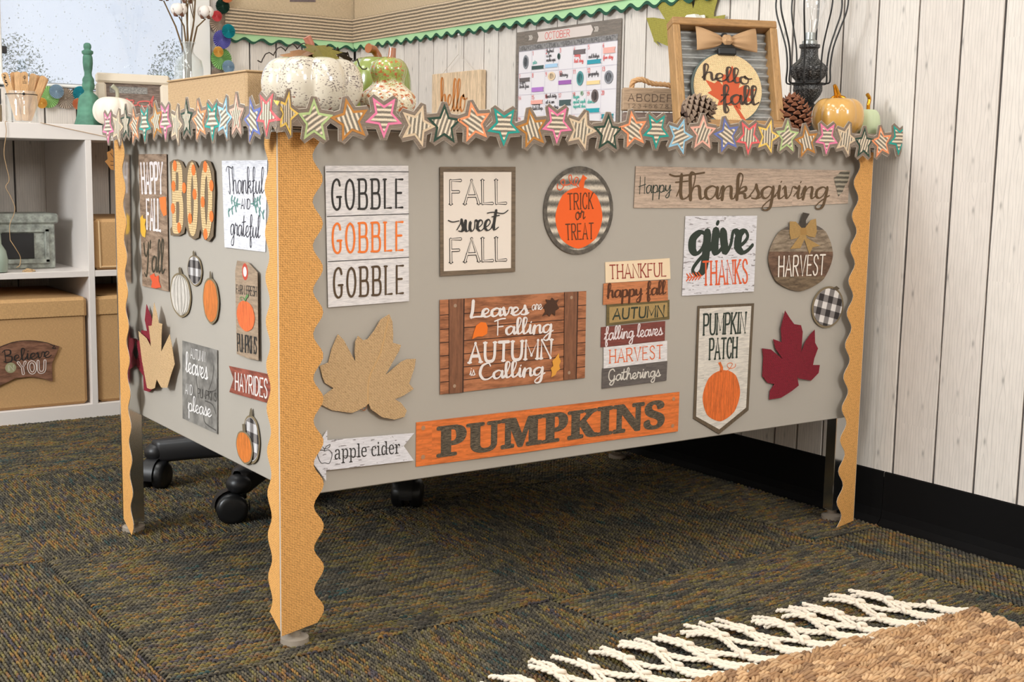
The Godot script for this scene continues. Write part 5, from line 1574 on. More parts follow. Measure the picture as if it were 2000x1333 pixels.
	# --- burlap leaves
	s = sheet("burlap_leaf", "maroon burlap leaf half hidden behind a tan one on the desk end", "leaf", "E", [Vector2(-0.5958, 0.4283), Vector2(-0.578, 0.4091), Vector2(-0.5686, 0.3933), Vector2(-0.5384, 0.3685), Vector2(-0.5497, 0.3349), Vector2(-0.5654, 0.3068), Vector2(-0.5765, 0.2806), Vector2(-0.5912, 0.2734), Vector2(-0.6156, 0.2723), Vector2(-0.6167, 0.2994), Vector2(-0.6526, 0.3111), Vector2(-0.655, 0.3208), Vector2(-0.6382, 0.3331), Vector2(-0.6562, 0.3609), Vector2(-0.6247, 0.358), Vector2(-0.6212, 0.3799), Vector2(-0.596, 0.3811), Vector2(-0.6044, 0.3998)], paint(rgb(140, 22, 44), 0.85, 0.0, "burlap", 1.0 / 0.04, false, 0.1), {"amp": 0.004, "fr": 45.0, "lift": 0.004, "part": "burlap"})
	s = sheet("burlap_leaf", "tan burlap maple leaf over a maroon one on the desk end", "leaf", "E", [Vector2(-0.5362, 0.4372), Vector2(-0.5189, 0.4215), Vector2(-0.509, 0.4052), Vector2(-0.4929, 0.4054), Vector2(-0.4966, 0.3861), Vector2(-0.4991, 0.3575), Vector2(-0.4795, 0.3756), Vector2(-0.4656, 0.3904), Vector2(-0.4578, 0.372), Vector2(-0.449, 0.3421), Vector2(-0.462, 0.3247), Vector2(-0.4774, 0.2989), Vector2(-0.5017, 0.2952), Vector2(-0.5283, 0.3057), Vector2(-0.5432, 0.288), Vector2(-0.5698, 0.2813), Vector2(-0.5927, 0.2804), Vector2(-0.5995, 0.2953), Vector2(-0.612, 0.3266), Vector2(-0.6197, 0.3586), Vector2(-0.6233, 0.378), Vector2(-0.59, 0.3688), Vector2(-0.5652, 0.3562), Vector2(-0.5707, 0.3743), Vector2(-0.5781, 0.3922), Vector2(-0.5572, 0.3952)], paint(Color(0.86, 0.72, 0.54), 0.85, 0.0, "burlap", 1.0 / 0.034, false, 0.1), {"amp": 0.006, "fr": 40.0, "lift": 0.009, "part": "burlap"})


func pumpkin_cut(label: String, e: Array, c: Color, stem: Array, lift := 0.002) -> Sheet:
	var rx: float = e[0].x - e[1].x
	var ry: float = (e[2].y - e[3].y) / 2
	var mid := Vector2(e[0].x, (e[2].y + e[3].y) / 2)
	var s := sheet("pumpkin_cutout", label, "pumpkin cut-out", "E", pumpkin_shape(mid, rx * 1.04, ry * 1.03), paint(rgb(130, 114, 86), 0.7), {"lift": lift, "group": "pumpkin cut-outs"})
	ink(s, "stem", [stem], paint(rgb(104, 92, 72), 0.7))
	ink(s, "pumpkin_face", [pumpkin_shape(mid, rx * 0.93, ry * 0.93)], paint(c, 0.65, 0.0, "grain_up", 5.0))
	return s


# ------------------------------------------------------------------ things on the walls

func scallop(a: float, b: float, top: float, low: float, amp: float, period: float, ph := 0.0) -> Array:
	var o := [Vector2(b, top), Vector2(a, top)]
	var n := int((b - a) / period * 12.0)
	for k in n + 1:
		var x := lerpf(a, b, float(k) / n)
		o.append(Vector2(x, low - amp * cos((x - ph) / period * TAU)))
	return o


func build_board(label: String, pl: String, a: float, b: float) -> void:
	var tr := plane_of(pl)
	var t := thing("bulletin_board", label, "bulletin board", tr * Vector3((a + b) / 2, 1.06, 0.001), tr.basis, "burlap bulletin boards in the room corner")
	var off := Vector3(-(a + b) / 2, -1.06, 0)
	var f := MB.new()
	f.cbox(off + Vector3((a + b) / 2, 1.34, 0.006), Vector3(b - a, 0.52, 0.012), 0.002)
	part(t, "fabric", f, paint(rgb(214, 190, 156), 0.9, 0.0, "cloth", 14.0))
	for d in [[1.0505, 0.0130, rgb(16, 74, 54), "dark_green_scallop", 0.0], [1.0580, 0.0136, rgb(170, 212, 160), "light_green_scallop", 0.003]]:
		var m := MB.new()
		m.prism(scallop(a, b, 1.14, d[0], 0.0062, 0.058, d[4] + 0.02), d[1] - 0.0004, d[1])
		part(t, d[3], m, paint(d[2], 0.6), "", off)
	var c := MB.new()
	# the corrugated border paper, with the soft waves it has where it is stapled
	c.grid(60, 4, func(u, w): return off + Vector3(lerpf(a, b, u), lerpf(1.073, 1.147, w), 0.0172 + 0.0015 * sin(u * (b - a) * 30.0)), Vector2((b - a) / 0.15, 1.9))
	part(t, "corrugated_border", c, paint(Color(0.86, 0.79, 0.71), 0.6, 0.0, "corrugated_print", 1.0))


func rosette(label: String, q: Array, c: Color, dz: float) -> void:
	# q: centre and a point on the rim, on the back wall
	var r: float = (q[1] - q[0]).length()
	var t := thing("paper_rosette", label, "paper rosette", Vector3(q[0].x, q[0].y, BACK_Z + dz), Basis.IDENTITY, "paper rosettes round the window")
	var m := MB.new()
	var n := 28
	for k in n * 2:
		var a := TAU * k / (n * 2)
		var b := TAU * (k + 1) / (n * 2)
		var za := 0.0 if k % 2 == 0 else 0.007
		var zb := 0.007 if k % 2 == 0 else 0.0
		m.quad(Vector3(cos(a) * r * 0.1, sin(a) * r * 0.1, 0.004), Vector3(cos(a) * r, sin(a) * r, za), Vector3(cos(b) * r, sin(b) * r, zb), Vector3(cos(b) * r * 0.1, sin(b) * r * 0.1, 0.004))
	part(t, "pleats", m, paint(c, 0.75))
	var d := MB.new()
	d.lathe([Vector2(0.0, 0.0045), Vector2(r * 0.11, 0.004), Vector2(r * 0.12, 0.002)], 12)
	part(t, "centre_disc", d, paint(c.darkened(0.12), 0.75), "", Vector3.ZERO, Basis(Vector3.RIGHT, PI / 2))


func build_wall_things() -> void:
	build_board("burlap bulletin board on the window wall, edged with green scallops", "B", 0.80, 1.247)
	build_board("burlap bulletin board on the right wall, edged with green scallops", "W", -2.140, 0.1)
	var ps := sheet("poster", "dark poster edge high on the burlap board", "poster", "B", [Vector2(1.016, 1.306), Vector2(1.104, 1.316), Vector2(1.103, 1.19), Vector2(1.015, 1.183)], paint(rgb(120, 104, 104), 0.6, 0.0, "grain_up", 6.0), {"lift": 0.013})
	ps.layer = 1
	rosette("large green pleated rosette below the window sill", [Vector2(0.2723, 0.8553), Vector2(0.2732, 0.8856)], rgb(150, 190, 120), 0.012)
	rosette("pale blue rosette overlapping a green one below the sill", [Vector2(0.2932, 0.8713), Vector2(0.2938, 0.8913)], rgb(150, 172, 188), 0.022)
	rosette("small yellow rosette beside the craft stick jar", [Vector2(0.2517, 0.8373), Vector2(0.2522, 0.8522)], rgb(226, 178, 84), 0.022)
	rosette("tan rosette below the sill, between blue and orange ones", [Vector2(0.3218, 0.854), Vector2(0.3227, 0.8828)], rgb(178, 162, 146), 0.006)
	rosette("teal rosette below the sill behind the green finial", [Vector2(0.3628, 0.8686), Vector2(0.3634, 0.8903)], rgb(40, 150, 164), 0.012)
	rosette("small orange rosette behind the green finial", [Vector2(0.3526, 0.8392), Vector2(0.353, 0.8555)], rgb(218, 140, 96), 0.022)
	rosette("coral rosette behind the cream picture frame", [Vector2(0.5998, 0.8763), Vector2(0.6003, 0.8969)], rgb(200, 96, 100), 0.006)
	rosette("orange rosette at the top of the window-side garland", [Vector2(0.7995, 1.18), Vector2(0.7992, 1.159)], rgb(214, 132, 86), 0.032)
	rosette("dark green rosette below the orange one on the garland", [Vector2(0.7897, 1.149), Vector2(0.7894, 1.127)], rgb(20, 60, 44), 0.022)
	rosette("small coral rosette on the garland beside the cotton", [Vector2(0.7669, 1.117), Vector2(0.7666, 1.101)], rgb(226, 96, 98), 0.032)
	rosette("large tan pleated rosette on the garland", [Vector2(0.7849, 1.101), Vector2(0.7844, 1.068)], rgb(170, 150, 132), 0.012)
	rosette("teal rosette on the garland over a tan one", [Vector2(0.8009, 1.075), Vector2(0.8006, 1.054)], rgb(14, 150, 160), 0.038)
	rosette("indigo pleated rosette on the garland", [Vector2(0.7854, 1.05), Vector2(0.785, 1.022)], rgb(104, 100, 172), 0.024)
	rosette("small yellow rosette on the garland over a green one", [Vector2(0.7693, 1.012), Vector2(0.7691, 0.9961)], rgb(230, 184, 92), 0.034)
	rosette("large green pleated rosette on the garland beside the glass bottle", [Vector2(0.7862, 0.9937), Vector2(0.7857, 0.9608)], rgb(138, 184, 112), 0.014)
	rosette("pale blue rosette at the foot of the garland", [Vector2(0.8022, 0.9699), Vector2(0.802, 0.9503)], rgb(150, 174, 192), 0.030)
	rosette("tan rosette at the foot of the garland above the burlap box", [Vector2(0.7765, 0.9461), Vector2(0.7761, 0.925)], rgb(170, 152, 136), 0.010)
	build_calendar()
	# hello plaque on a string
	var q: Array = [Vector2(-1.639, 0.946), Vector2(-1.381, 0.9392), Vector2(-1.378, 0.8264), Vector2(-1.634, 0.8315)]
	q[3].y = 0.79
	q[2].y = 0.79
	var t := thing("hello_plaque", "pale wood plaque reading hello, hung by a string on the plank wall", "plaque", Vector3(WALL_X, 0.79, (q[0].x + q[1].x) / 2), plane_of("W").basis)
	var u0: float = (q[0].x + q[1].x) / 2
	var m := MB.new()
	m.cbox(Vector3(0, (q[0].y - 0.79) / 2, 0.013), Vector3(q[1].x - q[0].x, q[0].y - 0.79, 0.018), 0.0015)
	part(t, "board", m, paint(rgb(232, 202, 166), 0.6, 0.0, "grain_up", 2.0, true))
	m = MB.new()
	var wt := word_tris([Vector2(-1.596, 0.9347), Vector2(-1.447, 0.922), Vector2(-1.455, 0.8349), Vector2(-1.588, 0.8387)], "hello", SCRIPT, 0.075, {"brush": 0.5})
	for i in range(0, wt.size(), 3):
		m.tri(Vector3(wt[i].x - u0, wt[i].y - 0.79, 0.0228), Vector3(wt[i + 1].x - u0, wt[i + 1].y - 0.79, 0.0228), Vector3(wt[i + 2].x - u0, wt[i + 2].y - 0.79, 0.0228))
	part(t, "lettering", m, paint(rgb(196, 122, 58), 0.6), "brown script hello")
	m = MB.new()
	var nail := Vector3([Vector2(-1.509, 1.05)][0].x - u0, [Vector2(-1.509, 1.05)][0].y - 0.79, 0.012)
	var kn := Vector3([Vector2(-1.508, 0.9962)][0].x - u0, [Vector2(-1.508, 0.9962)][0].y - 0.79, 0.014)
	m.tube([nail, kn], 0.0009, 5)
	for e in [[Vector2(-1.593, 0.9455)][0], [Vector2(-1.421, 0.9393)][0]]:
		m.tube([kn, Vector3(e.x - u0, e.y - 0.79, 0.014)], 0.0008, 5)
	part(t, "string", m, paint(rgb(206, 196, 184), 0.8))
	m = MB.new()
	m.ball(nail, Vector3(0.004, 0.004, 0.006), 8, 6)
	part(t, "nail", m, paint(rgb(214, 208, 204), 0.4))
	# green leaf and its adhesive hook
	var s := sheet("burlap_leaf", "olive green burlap leaf on the plank wall behind the framed sign", "leaf", "W", [Vector2(-0.6692, 0.971), Vector2(-0.6569, 0.9581), Vector2(-0.6787, 0.9717), Vector2(-0.6775, 0.9682), Vector2(-0.68, 0.976), Vector2(-0.7109, 1.027), Vector2(-0.6814, 1.025), Vector2(-0.639, 1.017), Vector2(-0.6731, 1.052), Vector2(-0.6539, 1.055), Vector2(-0.65, 1.082), Vector2(-0.62, 1.099), Vector2(-0.5627, 1.06), Vector2(-0.557, 1.046), Vector2(-0.5528, 1.032), Vector2(-0.5486, 1.045), Vector2(-0.5467, 1.065), Vector2(-0.5273, 1.086), Vector2(-0.5023, 1.067), Vector2(-0.4751, 1.046), Vector2(-0.4854, 1.02), Vector2(-0.4859, 1.01), Vector2(-0.4474, 1.01), Vector2(-0.4554, 0.9878), Vector2(-0.4869, 0.961), Vector2(-0.5195, 0.9403), Vector2(-0.5789, 0.9409)], paint(rgb(172, 164, 74), 0.85, 0.0, "burlap", 1.0 / 0.04, false, 0.1), {"amp": 0.006, "fr": 30.0, "lift": 0.006, "part": "burlap"})
	s.layer = 1
	var h: Array = [Vector2(-0.5794, 0.9997), Vector2(-0.5704, 1.019), Vector2(-0.5259, 1.014), Vector2(-0.5221, 0.9702)]
	t = thing("wall_hook", "white adhesive hook in front of the olive leaf", "wall hook", Vector3(WALL_X, h[3].y, (h[0].x + h[2].x) / 2 + 0.028), plane_of("W").basis)
	m = MB.new()
	var hw: float = h[2].x - h[1].x
	m.cbox(Vector3(0, 0.02, 0.018), Vector3(hw, h[1].y - h[3].y, 0.008), 0.003)
	part(t, "backplate", m, paint(rgb(232, 228, 220), 0.4))
	m = MB.new()
	m.cbox(Vector3(0, 0.028, 0.034), Vector3(hw * 0.9, 0.034, 0.03), 0.008)
	part(t, "hook_body", m, paint(rgb(232, 228, 220), 0.4))


func build_calendar() -> void:
	var q: Array = [Vector2(-1.236, 1.035), Vector2(-0.8026, 1.035), Vector2(-0.8029, 0.7987), Vector2(-1.231, 0.8225)]
	var a: float = q[0].x
	var b: float = q[1].x
	var top: float = q[0].y
	q = [Vector2(a, top), Vector2(b, top), Vector2(b, top - 0.40), Vector2(a, top - 0.40)]
	var s := sheet("wall_calendar", "laminated October wall calendar filled with stickers and handwriting", "calendar", "W", q, paint(rgb(128, 116, 104), 0.3, 0.0, "grain", 5.0), {"amp": 0.002, "fr": 12.0, "lift": 0.002})
	var W := b - a
	var g := [Vector2(a + 0.012, top - 0.036), Vector2(b - 0.012, top - 0.036), Vector2(b - 0.012, top - 0.392), Vector2(a + 0.012, top - 0.392)]
	ink(s, "white_field", [g], paint(rgb(228, 222, 224), 0.3))
	var tp := [Vector2(a + W * 0.21, top - 0.006), Vector2(b - W * 0.27, top - 0.006), Vector2(b - W * 0.25, top - 0.018), Vector2(b - W * 0.27, top - 0.031), Vector2(a + W * 0.21, top - 0.031), Vector2(a + W * 0.225, top - 0.018)]
	ink(s, "title_banner", [tp], paint(rgb(214, 200, 192), 0.3))
	ink_tris(s, "lettering", word_tris([Vector2(a + W * 0.29, top - 0.010), Vector2(a + W * 0.53, top - 0.010), Vector2(a + W * 0.53, top - 0.027), Vector2(a + W * 0.29, top - 0.027)], "OCTOBER", CAPS, 0.1), paint(rgb(214, 92, 84), 0.4), "red word OCTOBER")
	var tw := PackedVector2Array()
	for e in [[a + W * 0.165, 1.0], [b - W * 0.20, -1.0]]:
		for k in 4:
			for d in [0.006, -0.006]:
				ribbon(tw, [Vector2(e[0] - k * 0.004, top - 0.018), Vector2(e[0] - k * 0.004 - 0.004, top - 0.018 + d)], 0.0018)
	ink_tris(s, "twig_print", tw, paint(rgb(226, 216, 206), 0.4))
	ink(s, "weekday_bar", [[g[0], g[1], g[1] + Vector2(0, -0.015), g[0] + Vector2(0, -0.015)]], paint(rgb(150, 146, 144), 0.35, 0.0, "zinc", 14.0))
	var cw: float = (g[1].x - g[0].x) / 7.0
	var rh := 0.0565
	var y0: float = top - 0.051
	var days := PackedVector2Array()
	var dn := ["SUN", "MON", "TUE", "WED", "THU", "FRI", "SAT"]
	for i in 7:
		letters(days, [Vector2(g[0].x + cw * i + 0.014, y0 + 0.012), Vector2(g[0].x + cw * i + cw - 0.014, y0 + 0.012), Vector2(g[0].x + cw * i + cw - 0.014, y0 + 0.004), Vector2(g[0].x + cw * i + 0.014, y0 + 0.004)], dn[i], CAPS, 0.16)
	ink_tris(s, "weekday_names", days, paint(rgb(70, 66, 66), 0.4))
	var gl := PackedVector2Array()
	for i in 8:
		ribbon(gl, [Vector2(g[0].x + cw * i, y0), Vector2(g[0].x + cw * i, g[2].y)], 0.0006, 0.0, false)
	for j in 6:
		ribbon(gl, [Vector2(g[0].x, y0 - rh * j), Vector2(g[1].x, y0 - rh * j)], 0.0006, 0.0, false)
	ink_tris(s, "grid_lines", gl, paint(rgb(176, 166, 186), 0.4))
	var red := PackedVector2Array()
	for n in range(0, 30):
		var i := n % 7
		var j := n / 7
		if n == 0:
			continue
		var num := str(n)
		var x: float = g[0].x + cw * i + 0.003
		letters(red, [Vector2(x, y0 - rh * j - 0.003), Vector2(x + 0.005 * num.length(), y0 - rh * j - 0.003), Vector2(x + 0.005 * num.length(), y0 - rh * j - 0.013), Vector2(x, y0 - rh * j - 0.013)], num, CAPS, 0.12)
	for e in [[4, 0, "Crazy", 0.5], [4, 0, "Hat Day!", 0.75], [6, 0, "Fun Day!", 0.72]]:
		_hand(red, g[0].x + cw * e[0], y0 - rh * e[1], cw, rh, e[2], e[3])
	ink_tris(s, "red_numbers", red, paint(rgb(226, 80, 74), 0.4), "red handwritten dates")
	var blk := PackedVector2Array()
	for e in [[2, 0, "Hybrid", 0.18], [2, 0, "Exam", 0.38], [2, 0, "make ups", 0.58], [5, 0, "Owl babys", 0.62], [5, 1, "Geography", 0.36], [0, 1, "5 for", 0.48], [0, 1, "book fair", 0.68], [1, 2, "meeting", 0.5], [1, 2, "Field trip", 0.72], [2, 2, "Lunch Duty", 0.2], [2, 2, "at 11 am", 0.46], [2, 2, "hour meeting", 0.7], [3, 1, "Library", 0.3]]:
		_hand(blk, g[0].x + cw * e[0], y0 - rh * e[1], cw, rh, e[2], e[3])
	ink_tris(s, "black_notes", blk, paint(rgb(58, 52, 54), 0.4), "black handwritten notes")
	var grn := PackedVector2Array()
	for e in [[4, 2, "begin", 0.3], [4, 2, "Spirit week", 0.52], [4, 2, "report due!", 0.72], [5, 2, "dance!", 0.55], [1, 0, "PTA", 0.62]]:
		_hand(grn, g[0].x + cw * e[0], y0 - rh * e[1], cw, rh, e[2], e[3])
	ink_tris(s, "green_notes", grn, paint(rgb(60, 178, 160), 0.4), "green handwritten notes")
	var st := [[1, 0, 0.02, 0.72, 0.92, 0.88, rgb(50, 78, 72)], [2, 0, 0.02, 0.7, 0.95, 0.86, rgb(166, 200, 226)], [5, 0, 0.03, 0.7, 0.97, 0.88, rgb(44, 150, 166)], [6, 0, 0.1, 0.25, 0.9, 0.5, rgb(232, 172, 160)], [1, 1, 0.05, 0.7, 0.95, 0.9, rgb(176, 120, 196)], [3, 1, 0.02, 0.48, 0.95, 0.66, rgb(160, 96, 172)], [5, 1, 0.02, 0.6, 0.95, 0.76, rgb(240, 210, 150)], [1, 2, 0.0, 0.28, 0.9, 0.46, rgb(240, 170, 156)], [3, 2, 0.1, 0.34, 0.95, 0.6, rgb(70, 90, 88)], [5, 2, 0.0, 0.78, 0.95, 0.96, rgb(40, 160, 170)], [6, 3, 0.1, 0.05, 0.9, 0.25, rgb(40, 140, 150)], [4, 0, 0.05, 0.2, 0.9, 0.4, rgb(110, 100, 100)], [0, 1, 0.1, 0.22, 0.9, 0.4, rgb(100, 92, 90)]]
	for e in st:
		var x: float = g[0].x + cw * e[0]
		var y: float = y0 - rh * e[1]
		ink(s, "sticker", [[Vector2(x + cw * e[2], y - rh * e[3]), Vector2(x + cw * e[4], y - rh * e[3]), Vector2(x + cw * (e[4] - 0.06), y - rh * (e[3] + e[5]) / 2), Vector2(x + cw * e[4], y - rh * e[5]), Vector2(x + cw * e[2], y - rh * e[5])]], paint(e[6], 0.4))
		s.layer -= 1
	for e in [[0, 0, 0.55, 0.5, 0.012, 0.018, rgb(132, 134, 138)], [4, 1, 0.55, 0.45, 0.014, 0.018, rgb(84, 150, 150)], [2, 1, 0.5, 0.25, 0.016, 0.011, rgb(234, 206, 170)], [6, 1, 0.5, 0.5, 0.017, 0.016, rgb(140, 140, 146)], [5, 2, 0.6, 0.25, 0.014, 0.016, rgb(110, 96, 92)], [3, 0, 0.0, 0.4, 0.006, 0.008, rgb(56, 84, 76)], [4, 2, 0.7, 0.1, 0.006, 0.006, rgb(176, 206, 176)], [3, 3, 0.6, 0.3, 0.010, 0.010, rgb(180, 214, 230)]]:
		ink(s, "sticker", [oval(Vector2(g[0].x + cw * (e[0] + e[2]), y0 - rh * (e[1] + e[3])), e[4], e[5], 16)], paint(e[6], 0.4))
		s.layer -= 1
		ink(s, "sticker_centre", [oval(Vector2(g[0].x + cw * (e[0] + e[2]), y0 - rh * (e[1] + e[3])), e[4] * 0.7, e[5] * 0.7, 16)], paint(e[6].darkened(0.35), 0.4))
		s.layer -= 1


func _hand(tris: PackedVector2Array, x: float, y: float, cw: float, rh: float, word: String, at: float) -> void:
	var w := minf(0.0042 * word.length() + 0.004, cw * 0.92)
	var hh := rh * 0.17
	letters(tris, [Vector2(x + cw * 0.1, y - rh * at + hh), Vector2(x + cw * 0.1 + w, y - rh * at + hh), Vector2(x + cw * 0.1 + w, y - rh * at), Vector2(x + cw * 0.1, y - rh * at)], word.to_lower().replace("!", "").replace("5", "s").replace("1", "i"), SCRIPT, 0.13)


# ------------------------------------------------------------------ white cube shelf

const SHELF_Z := -1.76


func build_shelf() -> void:
	var t := thing("cube_shelf", "white cube shelf unit against the window wall", "shelf", Vector3(0, 0, SHELF_Z))
	var white := paint(rgb(226, 218, 212), 0.42)
	var z0 := -2.15
	slab(t, "bottom_board", Vector3(-0.4675, 0.0, z0), Vector3(1.0025, 0.039, SHELF_Z), white, 0.001)
	slab(t, "top_board", Vector3(-0.4675, 0.731, z0), Vector3(1.0025, 0.77, SHELF_Z), white, 0.001)
	slab(t, "side_board", Vector3(-0.4675, 0.039, z0), Vector3(-0.4285, 0.731, SHELF_Z), white, 0.001)
	slab(t, "side_board", Vector3(0.9635, 0.039, z0), Vector3(1.0025, 0.731, SHELF_Z), white, 0.001)
	for x in [-0.0925, 0.2595, 0.6115]:
		slab(t, "divider", Vector3(x, 0.039, z0), Vector3(x + 0.016, 0.731, SHELF_Z), white, 0.0008)
	for k in 4:
		var x := -0.4285 + k * 0.352
		slab(t, "shelf_board", Vector3(x, 0.377, z0), Vector3(x + 0.336, 0.393, SHELF_Z - 0.001), white, 0.0008)


func bin(label: String, x0: float, x1: float, y0: float, y1: float, lid: bool) -> Node3D:
	var t := thing("storage_bin", label, "storage bin", Vector3((x0 + x1) / 2, y0, -1.95), Basis.IDENTITY, "tan fabric storage bins")
	var m := paint(rgb(212, 167, 114), 0.85, 0.0, "cloth", 24.0, true)
	var w := x1 - x0
	var h := y1 - y0
	var b := MB.new()
	b.cbox(Vector3(0, h / 2, 0), Vector3(w - 0.006, h, 0.36), 0.008)
	part(t, "body", b, m)
	if lid:
		var l := MB.new()
		# slightly bowed lid with soft corners and a hem
		l.cbox(Vector3(0, h - 0.022, 0), Vector3(w, 0.056, 0.366), 0.008)
		l.grid(12, 8, func(u, v): return Vector3((u - 0.5) * (w - 0.016), h + 0.006 + 0.010 * sin(PI * u) * sin(PI * v), (0.5 - v) * 0.35))
		part(t, "lid", l, paint(rgb(216, 171, 116), 0.85, 0.0, "cloth", 16.0, true))
		var s := MB.new()
		for k in 44:
			s.cbox(Vector3(-w / 2 + w * (k + 0.5) / 44.0, h - 0.042, 0.1835), Vector3(w / 80.0, 0.0009, 0.0012), 0.0)
		part(t, "hem_stitching", s, paint(rgb(120, 92, 60), 0.8))
	else:
		var s := MB.new()
		s.tube([Vector3(-w / 2 + 0.016, 0.006, 0.181), Vector3(-w / 2 + 0.014, h - 0.004, 0.181)], 0.0028, 6)
		s.tube([Vector3(-w / 2 + 0.016, 0.008, 0.181), Vector3(w / 2, 0.008, 0.181)], 0.0028, 6)
		part(t, "piping", s, paint(rgb(206, 172, 128), 0.8))
	return t


func build_shelf_things() -> void:
	bin("tan lidded bin with a Believe in YOU banner, lower left cube", -0.070, 0.2545, 0.0395, 0.318, true)
	bin("tan lidded bin in the lower cube behind the desk leg", 0.2785, 0.606, 0.0395, 0.318, true)
	bin("tan open bin in the upper cube behind the desk leg", 0.2775, 0.60, 0.3935, 0.527, false)
	# banner on the bin
	var s := sheet("believe_banner", "brown wood banner reading Believe IN YOU on the tan bin", "sign", "K", [Vector2(0.1805, 0.1976), Vector2(0.1599, 0.1544), Vector2(0.16, 0.1068), Vector2(0.1309, 0.1179), Vector2(0.1035, 0.124), Vector2(0.0671, 0.1224), Vector2(0.0307, 0.107), Vector2(0.0097, 0.0992), Vector2(0.0144, 0.1494), Vector2(0.001, 0.185), Vector2(0.0343, 0.2079), Vector2(0.0644, 0.217), Vector2(0.1067, 0.2184), Vector2(0.1492, 0.21)], paint(rgb(140, 98, 76), 0.6, 0.0, "stain", 5.0), {"lift": 0.003, "amp": 0.0005})
	var ed := PackedVector2Array()
	curl_line(ed, [Vector2(0.0252, 0.2015), Vector2(0.0644, 0.216), Vector2(0.1066, 0.2178), Vector2(0.1492, 0.2093), Vector2(0.1662, 0.1992)], 0.0016)
	ribbon(ed, [Vector2(0.1627, 0.1946), Vector2(0.1698, 0.1932), Vector2(0.1675, 0.2007), Vector2(0.1627, 0.1946)], 0.003)
	ink_tris(s, "edge_line", ed, paint(rgb(40, 28, 22), 0.7))
	ink_tris(s, "lettering", word_tris([Vector2(0.0368, 0.1967), Vector2(0.1568, 0.203), Vector2(0.1558, 0.1715), Vector2(0.0411, 0.1648)], "Believe", SCRIPT, 0.1, {"brush": 0.3}), paint(rgb(34, 28, 24), 0.7), "black script Believe")
	ink(s, "green_disc", [oval([Vector2(0.0573, 0.1509)][0], 0.0135, 0.0135, 20)], paint(rgb(156, 154, 118), 0.7))
	var yw := word_tris([Vector2(0.0509, 0.1568), Vector2(0.0647, 0.1576), Vector2(0.0643, 0.144), Vector2(0.0505, 0.1435)], "IN", CAPS, 0.1)
	ink_tris(s, "lettering", yw, paint(rgb(214, 206, 190), 0.7), "pale word IN")
	ink_tris(s, "lettering", word_tris([Vector2(0.076, 0.1632), Vector2(0.1422, 0.1628), Vector2(0.1406, 0.1333), Vector2(0.0796, 0.1332)], "YOU", CAPS, 0.24, {"gap": 0.26}), paint(rgb(232, 222, 216), 0.7), "white outlined word YOU")
	ink_tris(s, "lettering_inside", word_tris([Vector2(0.076, 0.1632), Vector2(0.1422, 0.1628), Vector2(0.1406, 0.1333), Vector2(0.0796, 0.1332)], "YOU", CAPS, 0.12, {"gap": 0.26}), paint(rgb(134, 94, 74), 0.7))
	# galvanised box with a chalkboard front
	var t := thing("galvanised_box", "galvanised metal box with a black chalkboard front, upper left cube", "box", Vector3(0.09, 0.3935, -1.93))
	var zinc := paint(rgb(176, 180, 170), 0.5, 0.3, "zinc", 5.0, true)
	var m := MB.new()
	m.cbox(Vector3(0, 0.062, 0), Vector3(0.232, 0.124, 0.12), 0.003)
	part(t, "body", m, zinc)
	m = MB.new()
	m.cbox(Vector3(0, 0.132, 0), Vector3(0.248, 0.026, 0.135), 0.004)
	part(t, "lid", m, zinc)
	m = MB.new()
	for e in [[Vector3(0, 0.102, 0.063), Vector3(0.20, 0.012, 0.008)], [Vector3(0, 0.020, 0.063), Vector3(0.20, 0.012, 0.008)], [Vector3(-0.094, 0.061, 0.063), Vector3(0.012, 0.09, 0.008)], [Vector3(0.094, 0.061, 0.063), Vector3(0.012, 0.09, 0.008)]]:
		m.cbox(e[0], e[1], 0.002)
	part(t, "front_frame", m, zinc)
	m = MB.new()
	m.cbox(Vector3(-0.015, 0.061, 0.0625), Vector3(0.152, 0.066, 0.004), 0.001)
	part(t, "chalkboard", m, paint(rgb(34, 32, 32), 0.7))
	# pale green bottle at the picture's left edge
	t = thing("green_bottle", "small pale green glass bottle beside the galvanised box", "bottle", Vector3(0.036, 0.3935, -1.79))
	m = MB.new()
	m.lathe([Vector2(0.0, 0.0), Vector2(0.028, 0.002), Vector2(0.031, 0.03), Vector2(0.026, 0.055), Vector2(0.016, 0.072), Vector2(0.015, 0.098), Vector2(0.018, 0.10), Vector2(0.0, 0.10)], 20)
	part(t, "glass", m, paint(rgb(168, 182, 166), 0.2))
	# jar of craft sticks
	t = thing("stick_jar", "clear glass jar tied with black cord, holding craft sticks", "jar", Vector3(0.128, 0.77, -1.85))
	m = MB.new()
	m.lathe([Vector2(0.0, 0.001), Vector2(0.037, 0.001), Vector2(0.0395, 0.004), Vector2(0.0395, 0.07), Vector2(0.037, 0.075), Vector2(0.037, 0.082), Vector2(0.0355, 0.082), Vector2(0.0355, 0.075), Vector2(0.038, 0.069), Vector2(0.038, 0.006), Vector2(0.0, 0.005)], 28)
	part(t, "glass", m, glass(Color(0.93, 0.95, 0.94), 0.12))
	m = MB.new()
	var ring := []
	for k in 24:
		ring.append(Vector3(cos(TAU * k / 24.0) * 0.0385, 0.0735, sin(TAU * k / 24.0) * 0.0385))
	m.tube(ring, 0.0011, 6, false, true)
	m.ball(Vector3(-0.004, 0.0735, 0.0395), Vector3(0.004, 0.0035, 0.003), 8, 6)
	part(t, "cord", m, paint(rgb(34, 30, 30), 0.7))
	var tones := [rgb(222, 174, 122), rgb(232, 188, 138), rgb(210, 160, 108)]
	var k := 0
